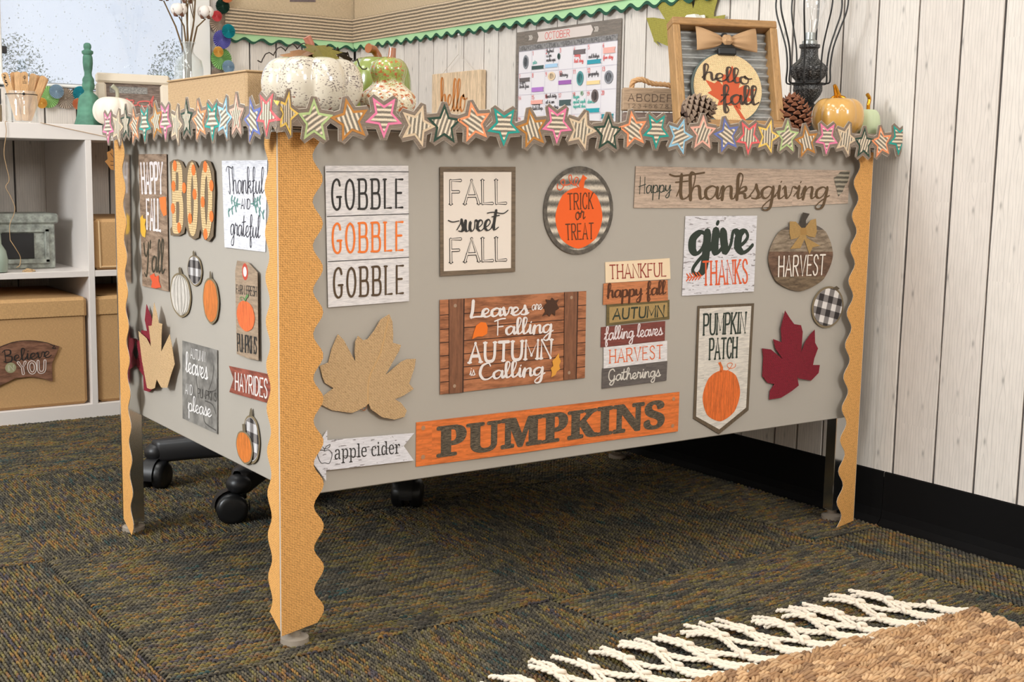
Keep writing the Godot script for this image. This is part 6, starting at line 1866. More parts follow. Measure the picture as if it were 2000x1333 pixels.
	for d in [[-0.020, -0.026, 0.26, 0.010], [-0.006, -0.03, 0.10, -0.012], [0.004, 0.010, -0.02, 0.018], [0.012, 0.026, -0.20, 0.004], [0.016, 0.03, -0.30, -0.010], [0.020, 0.034, -0.36, 0.012], [-0.012, -0.02, 0.02, 0.006], [0.022, 0.016, -0.42, -0.002]]:
		k += 1
		var st := thing("craft_stick", "pale wooden craft stick in the glass jar, %s from the left" % ["first", "second", "third", "fourth", "fifth", "sixth", "seventh", "eighth"][k - 1], "craft stick", Vector3(0.128 + d[0] * 0.55, 0.7765, -1.85 + d[3]), Basis(Vector3(0, 0, 1), d[2]), "craft sticks in the jar")
		m = MB.new()
		var o := []
		for j in 9:
			var a := PI * j / 8.0
			o.append(Vector2(cos(a) * 0.0085, 0.118 + sin(a) * 0.006))
		for j in 9:
			var a := PI + PI * j / 8.0
			o.append(Vector2(cos(a) * 0.0085, 0.006 + sin(a) * 0.006))
		m.prism(o, -0.001, 0.001)
		part(st, "stick", m, paint(tones[k % 3], 0.6, 0.0, "grain_up", 12.0))
		if k == 1 or k == 3:
			m = MB.new()
			var wt := PackedVector2Array()
			if k == 1:
				letters(wt, [Vector2(0.005, 0.120), Vector2(0.005, 0.090), Vector2(-0.005, 0.090), Vector2(-0.005, 0.120)], "run", SCRIPT, 0.16)
			else:
				# a small stamped tree above two lines
				for bl in [[Vector2(0, 0.100), Vector2(0, 0.115)], [Vector2(0, 0.106), Vector2(-0.004, 0.110)], [Vector2(0, 0.106), Vector2(0.004, 0.110)], [Vector2(-0.003, 0.112), Vector2(0.003, 0.112)], [Vector2(-0.005, 0.098), Vector2(0.005, 0.098)], [Vector2(-0.005, 0.095), Vector2(0.005, 0.095)]]:
					ribbon(wt, bl, 0.0011)
			for i in range(0, wt.size(), 3):
				m.tri(Vector3(wt[i].x, wt[i].y, 0.0012), Vector3(wt[i + 1].x, wt[i + 1].y, 0.0012), Vector3(wt[i + 2].x, wt[i + 2].y, 0.0012))
			part(st, "lettering", m, paint(rgb(60, 48, 40), 0.7))
	# dark capped jar cut by the picture edge
	t = thing("dark_jar", "small jar with black lid at the shelf top's left edge", "jar", Vector3(0.058, 0.77, -1.90))
	m = MB.new()
	m.lathe([Vector2(0.0, 0.0), Vector2(0.03, 0.0), Vector2(0.032, 0.01), Vector2(0.032, 0.045), Vector2(0.028, 0.052)], 20)
	part(t, "glass", m, paint(rgb(150, 128, 92), 0.25))
	m = MB.new()
	m.lathe([Vector2(0.031, 0.05), Vector2(0.031, 0.088), Vector2(0.0, 0.09)], 20)
	part(t, "lid", m, paint(rgb(48, 48, 52), 0.4))
	# turned finial, teal chalk paint
	t = thing("wooden_finial", "tall turned wooden finial painted dusty green", "finial", Vector3(0.305, 0.77, -1.872))
	m = MB.new()
	m.lathe([Vector2(0.0, 0.0), Vector2(0.038, 0.0), Vector2(0.0385, 0.004), Vector2(0.034, 0.018), Vector2(0.031, 0.030), Vector2(0.0305, 0.036), Vector2(0.028, 0.06), Vector2(0.026, 0.072), Vector2(0.022, 0.08), Vector2(0.012, 0.088), Vector2(0.011, 0.093), Vector2(0.0155, 0.10), Vector2(0.0165, 0.108), Vector2(0.0145, 0.115), Vector2(0.0155, 0.119), Vector2(0.0145, 0.124), Vector2(0.010, 0.132), Vector2(0.0095, 0.14), Vector2(0.0115, 0.15), Vector2(0.013, 0.165), Vector2(0.0125, 0.18), Vector2(0.0105, 0.186), Vector2(0.0145, 0.190), Vector2(0.0148, 0.196), Vector2(0.009, 0.199), Vector2(0.0085, 0.201), Vector2(0.0102, 0.206), Vector2(0.0095, 0.213), Vector2(0.0055, 0.217), Vector2(0.0, 0.218)], 28)
	part(t, "turned_body", m, paint(rgb(92, 144, 120), 0.7, 0.0, "zinc", 3.0, true))
	# cream picture frame
	t = thing("picture_frame", "cream picture frame leaning on the shelf behind the white pumpkin", "picture frame", Vector3(0.43, 0.7705, -1.88), Basis(Vector3.UP, -0.16) * Basis(Vector3.RIGHT, -0.14))
	var cream := paint(rgb(220, 206, 186), 0.5)
	var fw := 0.195
	var fh := 0.145
	for e in [[Vector3(0, 0.013, 0), Vector3(fw, 0.026, 0.02)], [Vector3(0, fh - 0.013, 0), Vector3(fw, 0.026, 0.02)], [Vector3(-fw / 2 + 0.013, fh / 2, 0), Vector3(0.026, fh - 0.052, 0.02)], [Vector3(fw / 2 - 0.013, fh / 2, 0), Vector3(0.026, fh - 0.052, 0.02)]]:
		m = MB.new()
		m.cbox(e[0], e[1], 0.005)
		part(t, "moulding", m, cream)
	m = MB.new()
	m.cbox(Vector3(0, fh / 2, -0.006), Vector3(fw - 0.04, fh - 0.04, 0.006), 0.0)
	part(t, "picture", m, paint(rgb(128, 108, 96), 0.5, 0.0, "stain", 9.0, true))
	m = MB.new()
	m.cbox(Vector3(-0.012, fh - 0.043, -0.0025), Vector3(0.10, 0.018, 0.001), 0.0)
	part(t, "picture_banner", m, paint(rgb(150, 146, 140), 0.5, 0.0, "zinc", 20.0, true))
	m = MB.new()
	var pw := word_tris([Vector2(-0.03, 0.092), Vector2(0.055, 0.088), Vector2(0.055, 0.058), Vector2(-0.03, 0.062)], "rd", SCRIPT, 0.12)
	for i in range(0, pw.size(), 3):
		m.tri(Vector3(pw[i].x, pw[i].y, -0.0022), Vector3(pw[i + 1].x, pw[i + 1].y, -0.0022), Vector3(pw[i + 2].x, pw[i + 2].y, -0.0022))
	part(t, "lettering", m, paint(rgb(206, 100, 92), 0.6), "coral script on the picture")
	# white fabric pumpkin
	t = thing("fabric_pumpkin", "off white fabric pumpkin with a grey stem on the shelf top", "pumpkin", Vector3(0.345, 0.77, -1.795), Basis(Vector3(0, 0, 1), -0.08))
	m = MB.new()
	lobed(m, 0.055, 0.075, 8, 0.13, 0.0)
	part(t, "body", m, paint(rgb(238, 226, 210), 0.85))
	m = MB.new()
	m.tube([Vector3(0.004, 0.062, 0), Vector3(0.006, 0.08, 0), Vector3(0.003, 0.095, 0.002), Vector3(-0.010, 0.104, 0.003)], [0.007, 0.005, 0.005, 0.006], 8)
	part(t, "stem", m, paint(rgb(176, 172, 148), 0.6))
	# glass bottle with cotton stems
	t = thing("glass_bottle", "clear glass bottle vase on the shelf beside the window", "vase", Vector3(0.618, 0.77, -1.97))
	m = MB.new()
	m.lathe([Vector2(0.0, 0.002), Vector2(0.038, 0.002), Vector2(0.041, 0.008), Vector2(0.041, 0.175), Vector2(0.036, 0.198), Vector2(0.02, 0.212), Vector2(0.0145, 0.222), Vector2(0.0145, 0.240), Vector2(0.021, 0.246), Vector2(0.0205, 0.249), Vector2(0.0125, 0.244), Vector2(0.0125, 0.222), Vector2(0.018, 0.211), Vector2(0.034, 0.196), Vector2(0.039, 0.174), Vector2(0.039, 0.010), Vector2(0.0, 0.008)], 28)
	part(t, "glass", m, glass(Color(0.90, 0.94, 0.93), 0.14))
	var heads := [[Vector3(-0.030, 0.322, 0.012), "left"], [Vector3(0.048, 0.322, 0.012), "right"], [Vector3(-0.062, 0.366, -0.02), "upper left"], [Vector3(0.012, 0.366, -0.03), "top"]]
	for d in heads:
		var h: Vector3 = d[0]
		var c := thing("cotton_stem", "dry cotton stem with a white boll, %s in the glass bottle" % d[1], "cotton stem", Vector3(0.618, 0.782, -1.97), Basis.IDENTITY, "cotton stems in the bottle")
		m = MB.new()
		m.tube([Vector3(h.x * 0.15, 0, 0), Vector3(h.x * 0.12, 0.2, h.z * 0.3), Vector3(h.x * 0.5, 0.28, h.z * 0.7), h + Vector3(0, -0.018, 0)], [0.003, 0.0026, 0.0022, 0.0018], 6)
		part(c, "twig", m, paint(rgb(104, 78, 42), 0.7))
		for j in 4:
			var a := TAU * j / 4.0 + 0.5
			m = MB.new()
			m.ball(h + Vector3(cos(a) * 0.009, 0.002, sin(a) * 0.009), Vector3(0.0145, 0.0165, 0.0145), 12, 8)
			part(c, "cotton_tuft", m, paint(rgb(236, 226, 218), 0.95))
			m = MB.new()
			m.prism([Vector2(-0.006, 0), Vector2(0.006, 0), Vector2(0.004, 0.012), Vector2(0, 0.022), Vector2(-0.004, 0.012)], -0.0008, 0.0008)
			part(c, "husk", m, paint(rgb(116, 76, 56), 0.75), "", h + Vector3(cos(a + 0.78) * 0.012, -0.017, sin(a + 0.78) * 0.012), Basis(Vector3.UP, -a - 0.78 + PI / 2) * Basis(Vector3.RIGHT, 0.35))
	for d in [[Vector3(0.030, 0.40, -0.01), "right of centre"], [Vector3(-0.012, 0.41, 0.02), "left of centre"], [Vector3(0.016, 0.40, 0.025), "in the middle"]]:
		var h: Vector3 = d[0]
		var c := thing("dry_twig", "thin bare brown twig %s in the glass bottle" % d[1], "twig", Vector3(0.618, 0.782, -1.97), Basis.IDENTITY, "cotton stems in the bottle")
		m = MB.new()
		m.tube(smooth3([Vector3(h.x * 0.1, 0, h.z * 0.2), Vector3(h.x * 0.1, 0.2, h.z * 0.3), Vector3(h.x * 0.7, 0.30, h.z * 0.8), h]), 0.0022, 6)
		m.tube([Vector3(h.x * 0.7, 0.30, h.z * 0.8), Vector3(h.x * 0.2, 0.36, h.z)], 0.0014, 5)
		part(c, "twig", m, paint(rgb(96, 72, 40), 0.7))
	# twine
	m = MB.new()
	var tw := []
	for p in [Vector2(0.0694, 0.7709), Vector2(0.0639, 0.7693), Vector2(0.0658, 0.7467), Vector2(0.0585, 0.6954), Vector2(0.0628, 0.6612), Vector2(0.0685, 0.627), Vector2(0.0596, 0.6097), Vector2(0.0698, 0.5868), Vector2(0.0794, 0.5608), Vector2(0.0765, 0.5406), Vector2(0.0659, 0.5146), Vector2(0.0654, 0.477)]:
		tw.append(Vector3(p.x, p.y, 0.012))
	t = thing("twine", "brown twine hanging from the shelf top over the galvanised box", "twine", Vector3(0, 0, -1.768))
	m.tube(smooth3(tw), 0.0008, 6)
	part(t, "hanging_strand", m, paint(rgb(184, 150, 110), 0.85))
	m = MB.new()
	tw = []
	for p in [Vector2(0.0654, 0.477), Vector2(0.0791, 0.4535), Vector2(0.091, 0.4327), Vector2(0.0889, 0.4123), Vector2(0.0803, 0.4067)]:
		tw.append(Vector3(p.x, p.y, 0.012 - (0.0 if p.y > 0.45 else 0.01)))
	m.tube(smooth3(tw), 0.001, 6)
	part(t, "loose_end", m, paint(rgb(190, 156, 112), 0.85))
	m = MB.new()
	for j in 6:
		var lp := []
		for i in 14:
			var a := TAU * i / 14.0
			lp.append(Vector3([Vector2(0.1147, 0.4086)][0].x + cos(a) * (0.016 - j * 0.0015), 0.394 + 0.001 * j + 0.002 * sin(a * 2.0 + j), -0.014 + sin(a) * 0.010))
		m.tube(lp, 0.0009, 6, false, true)
	part(t, "coil", m, paint(rgb(196, 164, 122), 0.85))
	m = MB.new()
	tw = []
	for p in [Vector2(0.1485, 0.7709), Vector2(0.188, 0.7636), Vector2(0.2513, 0.752), Vector2(0.31, 0.7411), Vector2(0.3279, 0.7357)]:
		tw.append(Vector3(p.x, p.y, 0.012))
	t = thing("twine", "thin twine slanting across the white shelf's top edge", "twine", Vector3(0, 0, -1.768))
	m.tube(smooth3(tw), 0.0008, 6)
	part(t, "strand", m, paint(rgb(184, 150, 110), 0.85))
	s = sheet("paper_leaf", "brown paper leaf hanging in the cube behind the desk's far leg", "leaf", "K", [Vector2(0.3114, 0.6772), Vector2(0.319, 0.6834), Vector2(0.3174, 0.7012), Vector2(0.3271, 0.7059), Vector2(0.3303, 0.7119), Vector2(0.3361, 0.7046), Vector2(0.3542, 0.702), Vector2(0.3531, 0.657), Vector2(0.3378, 0.6532), Vector2(0.3259, 0.6572), Vector2(0.3186, 0.6684)], paint(rgb(170, 116, 58), 0.7), {"lift": 0.0})
	var lv := PackedVector2Array()
	curl_line(lv, [Vector2(0.3269, 0.6984), Vector2(0.3342, 0.6881), Vector2(0.3385, 0.6807)], 0.002)
	curl_line(lv, [Vector2(0.3264, 0.6781), Vector2(0.3324, 0.6776), Vector2(0.3385, 0.6801)], 0.002)
	curl_line(lv, [Vector2(0.3261, 0.6679), Vector2(0.3322, 0.6675), Vector2(0.3388, 0.6694)], 0.002)
	ink_tris(s, "vein_print", lv, paint(rgb(92, 58, 30), 0.7))


func smooth3(p: Array, per := 5) -> Array:
	var o := []
	for i in p.size() - 1:
		var a: Vector3 = p[maxi(i - 1, 0)]
		var b: Vector3 = p[i]
		var c: Vector3 = p[i + 1]
		var d: Vector3 = p[mini(i + 2, p.size() - 1)]
		for k in per:
			o.append(b.cubic_interpolate(c, a, d, float(k) / per))
	o.append(p[p.size() - 1])
	return o


# ribbed pumpkin body standing on y = 0
func lobed(m: MB, r: float, h: float, ribs: int, depth: float, dip: float, seg := 72, fat := 0.62) -> void:
	m.grid(seg, 28, func(u, w):
		var a: float = PI * w
		var sn := sin(u * PI * ribs)
		var rib := pow(sn * sn * 0.985 + 0.015, 0.3)
		var rr := r * pow(sin(a), fat) * (1.0 - depth * (1.0 - rib))
		var y := h * (0.5 - 0.5 * cos(a))
		y -= dip * exp(-pow(rr / (r * 0.45), 2.0)) * (1.0 if w > 0.5 else -0.6)
		return Vector3(cos(TAU * u) * rr, y, sin(TAU * u) * rr))


# ------------------------------------------------------------------ things on the desk

const TOP := 0.7435


func build_desk_things() -> void:
	# burlap covered box
	var weave := paint(Color(0.79, 0.665, 0.51), 0.85, 0.0, "burlap", 1.0 / 0.032, true)
	var t := thing("burlap_box", "long burlap covered box on the desk end behind the stars", "box", Vector3(0.13, TOP, -0.39))
	var m := MB.new()
	m.cbox(Vector3(0, 0.033, 0), Vector3(0.16, 0.066, 0.334), 0.003)
	part(t, "box_body", m, weave)
	m = MB.new()
	m.cbox(Vector3(0, 0.0672, 0), Vector3(0.162, 0.003, 0.336), 0.001)
	part(t, "lid_edge", m, weave)
	# big speckled pumpkin
	t = thing("speckled_pumpkin", "large cream glazed pumpkin with dark speckles, green crown and metal leaves", "pumpkin", Vector3(0.104, TOP, -0.112))
	m = MB.new()
	lobed(m, 0.0755, 0.086, 8, 0.17, 0.012, 96, 0.5)
	part(t, "body", m, glaze(Color(1, 1, 1), "speckle"), "", Vector3.ZERO, Basis(Vector3.UP, 0.35))
	m = MB.new()
	m.tube([Vector3(0, 0.072, 0), Vector3(0.0, 0.088, 0), Vector3(-0.003, 0.102, 0.0), Vector3(-0.008, 0.111, 0.0)], [0.009, 0.0065, 0.006, 0.006], 10)
	part(t, "stem", m, paint(rgb(176, 112, 92), 0.45, 0.3))
	for d in [[0.35, -0.03, rgb(150, 104, 66)], [2.7, -0.02, rgb(158, 112, 70)], [1.55, 0.05, rgb(140, 128, 60)]]:
		m = MB.new()
		metal_leaf(m, 0.042)
		part(t, "metal_leaf", m, paint(d[2], 0.4, 0.55, "grain_up", 20.0), "", Vector3(cos(d[0]) * 0.012, 0.092 + d[1] * 0.1, sin(d[0]) * 0.012), Basis(Vector3.UP, -d[0] + PI / 2) * Basis(Vector3.RIGHT, 0.42 + d[1]))
	m = MB.new()
	metal_leaf(m, 0.038)
	part(t, "metal_leaf", m, paint(rgb(58, 46, 38), 0.4, 0.6), "", Vector3(0.032, 0.094, -0.01), Basis(Vector3.UP, 1.35) * Basis(Vector3.RIGHT, 0.3))
	for d in [[-1.0, 0.075], [1.0, 0.066]]:
		m = MB.new()
		var wire := []
		for k in 22:
			var f := k / 21.0
			wire.append(Vector3(d[0] * (0.015 + d[1] * f), 0.097 - 0.028 * f * f + 0.004 * sin(f * 26.0), 0.012 + 0.004 * cos(f * 26.0)))
		m.tube(wire, 0.0009, 5)
		part(t, "wire_tendril", m, paint(rgb(54, 44, 38), 0.45, 0.6))
	# gourd and the green pumpkin behind it
	t = thing("speckled_gourd", "two-tier glazed gourd, green above and speckled cream below", "gourd", Vector3(0.2185, TOP, -0.094))
	m = MB.new()
	gourd(m)
	part(t, "body", m, glaze(Color(1, 1, 1), "gourd"))
	m = MB.new()
	m.tube([Vector3(0.004, 0.082, 0), Vector3(0.006, 0.092, 0), Vector3(0.007, 0.103, 0.0)], [0.0075, 0.006, 0.0055], 8)
	part(t, "stem", m, glaze(rgb(150, 92, 62), "", 0.35))
	t = thing("green_glazed_pumpkin", "shiny green glazed pumpkin with an amber stem behind the gourd", "pumpkin", Vector3(0.262, TOP, -0.20))
	m = MB.new()
	lobed(m, 0.050, 0.101, 6, 0.12, 0.008, 60, 0.42)
	part(t, "body", m, glaze(rgb(124, 136, 62)))
	m = MB.new()
	m.tube([Vector3(0, 0.088, 0), Vector3(-0.003, 0.101, 0), Vector3(-0.010, 0.110, 0.0), Vector3(-0.022, 0.111, 0.004)], [0.009, 0.006, 0.0065, 0.0075], 10)
	part(t, "stem", m, glaze(rgb(140, 74, 22), "", 0.3))
	build_hello_frame()
	# wooden alphabet block with a rope handle
	t = thing("alphabet_block", "weathered wooden block stamped ABCDE with a rope handle, left of the framed sign", "wooden block", Vector3(0.882, TOP, -0.268), Basis(Vector3.UP, -0.6), "rope handled wooden blocks")
	var wood := paint(rgb(172, 144, 116), 0.7, 0.0, "grain", 4.0, true)
	for e in [[Vector3(0, 0.020, 0), Vector3(0.108, 0.040, 0.030), "lower_board", rgb(130, 108, 98)], [Vector3(0, 0.064, 0.004), Vector3(0.112, 0.042, 0.034), "upper_board", rgb(172, 144, 116)]]:
		m = MB.new()
		m.cbox(e[0], e[1], 0.002)
		part(t, e[2], m, paint(e[3], 0.7, 0.0, "grain", 4.0, true))
	m = MB.new()
	var ab := word_tris([Vector2(-0.046, 0.073), Vector2(0.050, 0.073), Vector2(0.050, 0.060), Vector2(-0.046, 0.060)], "ABCDEFG", CAPS, 0.13, {"gap": 0.3})
	letters(ab, [Vector2(-0.046, 0.055), Vector2(0.050, 0.055), Vector2(0.050, 0.048), Vector2(-0.046, 0.048)], "1234567890", CAPS, 0.13, {"gap": 0.4})
	for i in range(0, ab.size(), 3):
		m.tri(Vector3(ab[i].x, ab[i].y, 0.0214), Vector3(ab[i + 1].x, ab[i + 1].y, 0.0214), Vector3(ab[i + 2].x, ab[i + 2].y, 0.0214))
	part(t, "lettering", m, paint(rgb(108, 88, 72), 0.8), "stamped letters and numbers")
	m = MB.new()
	rope(m, [Vector3(-0.038, 0.084, 0.004), Vector3(-0.036, 0.097, 0.006), Vector3(-0.020, 0.101, 0.008), Vector3(0.0, 0.094, 0.006), Vector3(0.03, 0.092, 0.004), Vector3(0.046, 0.086, 0.002)], 0.0052)
	part(t, "rope_handle", m, paint(rgb(196, 152, 106), 0.85))
	t = thing("rope_block", "grey wooden block with a rope loop behind the standing pinecone", "wooden block", Vector3(1.105, TOP, -0.21), Basis(Vector3.UP, -0.4), "rope handled wooden blocks")
	m = MB.new()
	m.cbox(Vector3(0, 0.034, 0), Vector3(0.05, 0.068, 0.03), 0.003)
	part(t, "block", m, paint(rgb(150, 138, 126), 0.7, 0.0, "grain", 4.0, true))
	m = MB.new()
	rope(m, [Vector3(-0.02, 0.066, 0.012), Vector3(-0.016, 0.088, 0.012), Vector3(0.0, 0.096, 0.014), Vector3(0.015, 0.086, 0.016), Vector3(0.017, 0.062, 0.018)], 0.0052)
	part(t, "rope_loop", m, paint(rgb(176, 134, 90), 0.85))
	pinecone("dark brown pinecone lying in front of the framed sign", Vector3(0.755, TOP + 0.026, -0.040), Basis(Vector3(0, 0, 1), -1.25) * Basis(Vector3.RIGHT, 0.5), 0.030, 0.058, lin(84, 62, 50), lin(140, 118, 100))
	pinecone("reddish brown pinecone standing beside the black lamp", Vector3(1.035, TOP, -0.055), Basis.IDENTITY, 0.038, 0.075, lin(92, 52, 36), lin(136, 86, 60))
	build_lamp()
	# ochre and mint pumpkins
	t = thing("ochre_pumpkin", "ochre glazed pumpkin with a gold stem near the plank wall", "pumpkin", Vector3(1.135, TOP, -0.035))
	m = MB.new()
	lobed(m, 0.049, 0.073, 8, 0.10, 0.006, 80, 0.52)
	part(t, "body", m, glaze(rgb(206, 158, 84)))
	m = MB.new()
	m.tube([Vector3(0, 0.062, 0), Vector3(-0.004, 0.078, 0), Vector3(-0.010, 0.090, 0), Vector3(-0.013, 0.094, 0)], [0.012, 0.006, 0.004, 0.003], 10)
	for k in 5:
		var a := TAU * k / 5.0
		m.tube([Vector3(-0.002, 0.073, 0), Vector3(cos(a) * 0.010, 0.0715, sin(a) * 0.010), Vector3(cos(a) * 0.018, 0.067, sin(a) * 0.018)], [0.005, 0.0035, 0.0015], 6)
	part(t, "gold_stem", m, paint(rgb(206, 142, 40), 0.25, 0.9))
	t = thing("mint_pumpkin", "small pale mint pumpkin with a curled gold stem behind the ochre one", "pumpkin", Vector3(1.2, TOP, -0.018))
	m = MB.new()
	lobed(m, 0.0235, 0.054, 7, 0.06, 0.003, 56, 0.6)
	part(t, "body", m, paint(rgb(196, 208, 170), 0.5))
	m = MB.new()
	m.tube(smooth3([Vector3(0, 0.044, 0), Vector3(-0.001, 0.060, 0), Vector3(0.001, 0.072, 0), Vector3(-0.006, 0.080, 0)]), 0.0035, 8)
	part(t, "gold_stem", m, paint(rgb(214, 150, 44), 0.22, 0.9))
	t = thing("red_booklet", "thin pink red booklet lying under the pinecone and frame", "booklet", Vector3(1.0, TOP, -0.10))
	m = MB.new()
	m.cbox(Vector3(0, 0.0015, -0.04), Vector3(0.09, 0.003, 0.06), 0.0005)
	part(t, "cover", m, paint(rgb(186, 66, 92), 0.5))


func metal_leaf(m: MB, r: float) -> void:
	# toothed leaf lying in x, z with its tip along z, folded at the midrib
	var o := [Vector2(0, -0.1), Vector2(0.35, -0.05), Vector2(0.55, 0.2), Vector2(0.45, 0.3), Vector2(0.75, 0.55), Vector2(0.45, 0.62), Vector2(0.5, 0.85), Vector2(0.22, 0.85), Vector2(0.0, 1.25)]
	for s in [-1.0, 1.0]:
		for k in o.size() - 1:
			var a: Vector2 = o[k]
			var b: Vector2 = o[k + 1]
			var f := func(p: Vector2) -> Vector3: return Vector3(s * p.x * r, absf(p.x) * r * 0.18 - p.y * p.y * r * 0.16, p.y * r)
			m.face([f.call(a), f.call(b), f.call(Vector2(0, (a.y + b.y) * 0.5))], Vector3.UP)
			m.face([f.call(Vector2(0, a.y)), f.call(a), f.call(Vector2(0, (a.y + b.y) * 0.5))], Vector3.UP)
			m.face([f.call(Vector2(0, b.y)), f.call(b), f.call(Vector2(0, (a.y + b.y) * 0.5))], Vector3.UP)


func gourd(m: MB) -> void:
	var prof := [Vector2(0.0, 0.0), Vector2(0.026, 0.001), Vector2(0.037, 0.012), Vector2(0.042, 0.024), Vector2(0.039, 0.036), Vector2(0.029, 0.045), Vector2(0.0235, 0.051), Vector2(0.0240, 0.058), Vector2(0.0265, 0.066), Vector2(0.0265, 0.074), Vector2(0.021, 0.083), Vector2(0.010, 0.089), Vector2(0.0, 0.090)]
	m.grid(64, 36, func(u, w):
		var f: float = w * (prof.size() - 1)
		var i := clampi(int(f), 0, prof.size() - 2)
		var p: Vector2 = prof[i].cubic_interpolate(prof[i + 1], prof[maxi(i - 1, 0)], prof[mini(i + 2, prof.size() - 1)], f - i)
		var sn := sin(u * PI * 8.0)
		var rib := pow(sn * sn * 0.985 + 0.015, 0.3)
		var rr := maxf(p.x, 0.0) * (1.0 - 0.12 * (1.0 - rib))
		return Vector3(cos(TAU * u) * rr, p.y, sin(TAU * u) * rr))


func rope(m: MB, path: Array, r: float) -> void:
	var p := smooth3(path, 4)
	for s in 3:
		var strand := []
		var along := 0.0
		for i in p.size():
			if i > 0:
				along += (p[i] - p[i - 1]).length()
			var t: Vector3 = (p[mini(i + 1, p.size() - 1)] - p[maxi(i - 1, 0)]).normalized()
			var x := t.cross(Vector3(0.1, 0.3, 1).normalized()).normalized()
			var y := t.cross(x)
			var a := along / (r * 5.0) * TAU + TAU * s / 3.0
			strand.append(p[i] + (x * cos(a) + y * sin(a)) * r * 0.5)
		m.tube(strand, r * 0.58, 6)


func pinecone(label: String, at: Vector3, b: Basis, r: float, h: float, dark: Color, pale: Color) -> void:
	var t := thing("pinecone", label, "pinecone", at, b, "pinecones on the desk")
	var core := MB.new()
	core.grid(16, 10, func(u, w): return Vector3(cos(TAU * u) * r * 0.55 * sin(PI * w), h * (0.02 + 0.94 * w), sin(TAU * u) * r * 0.55 * sin(PI * w)))
	part(t, "core", core, paint(rgb(58, 38, 30), 0.9))
	var m := MB.new()
	m.use_col = true
	var n := 96
	for k in n:
		var f := (k + 0.5) / n
		var a := k * 2.39996
		var y := h * (0.04 + 0.92 * f)
		var rr := r * pow(sin(PI * clampf(f * 0.86 + 0.13, 0.0, 1.0)), 0.7)
		var s := r * (0.42 - 0.18 * f)
		var out := Vector3(cos(a), 0, sin(a))
		var tan_ := Vector3(-sin(a), 0, cos(a))
		var up := (Vector3.UP * (0.25 + 0.7 * f) + out * (0.9 - 0.5 * f)).normalized()
		var nn := tan_.cross(up)
		var base := Vector3(0, y - s * 0.35, 0) + out * rr * 0.35
		var mid := Vector3(0, y, 0) + out * rr * 0.82
		var tip := mid + up * s * 0.75
		var th := nn * s * 0.16
		m.col = dark
		m.quad(base - tan_ * s * 0.25 + th, base + tan_ * s * 0.25 + th, mid + tan_ * s * 0.55 + th, mid - tan_ * s * 0.55 + th)
		m.quad(base - tan_ * s * 0.25 - th, base + tan_ * s * 0.25 - th, mid + tan_ * s * 0.55 - th, mid - tan_ * s * 0.55 - th)
		m.col = pale
		m.tri(mid - tan_ * s * 0.55 + th, mid + tan_ * s * 0.55 + th, tip)
		m.tri(mid - tan_ * s * 0.55 - th, mid + tan_ * s * 0.55 - th, tip)
		m.quad(mid - tan_ * s * 0.55 + th, mid - tan_ * s * 0.55 - th, tip, tip)
		m.quad(mid + tan_ * s * 0.55 + th, mid + tan_ * s * 0.55 - th, tip, tip)
	part(t, "scales", m, vcol(0.75))


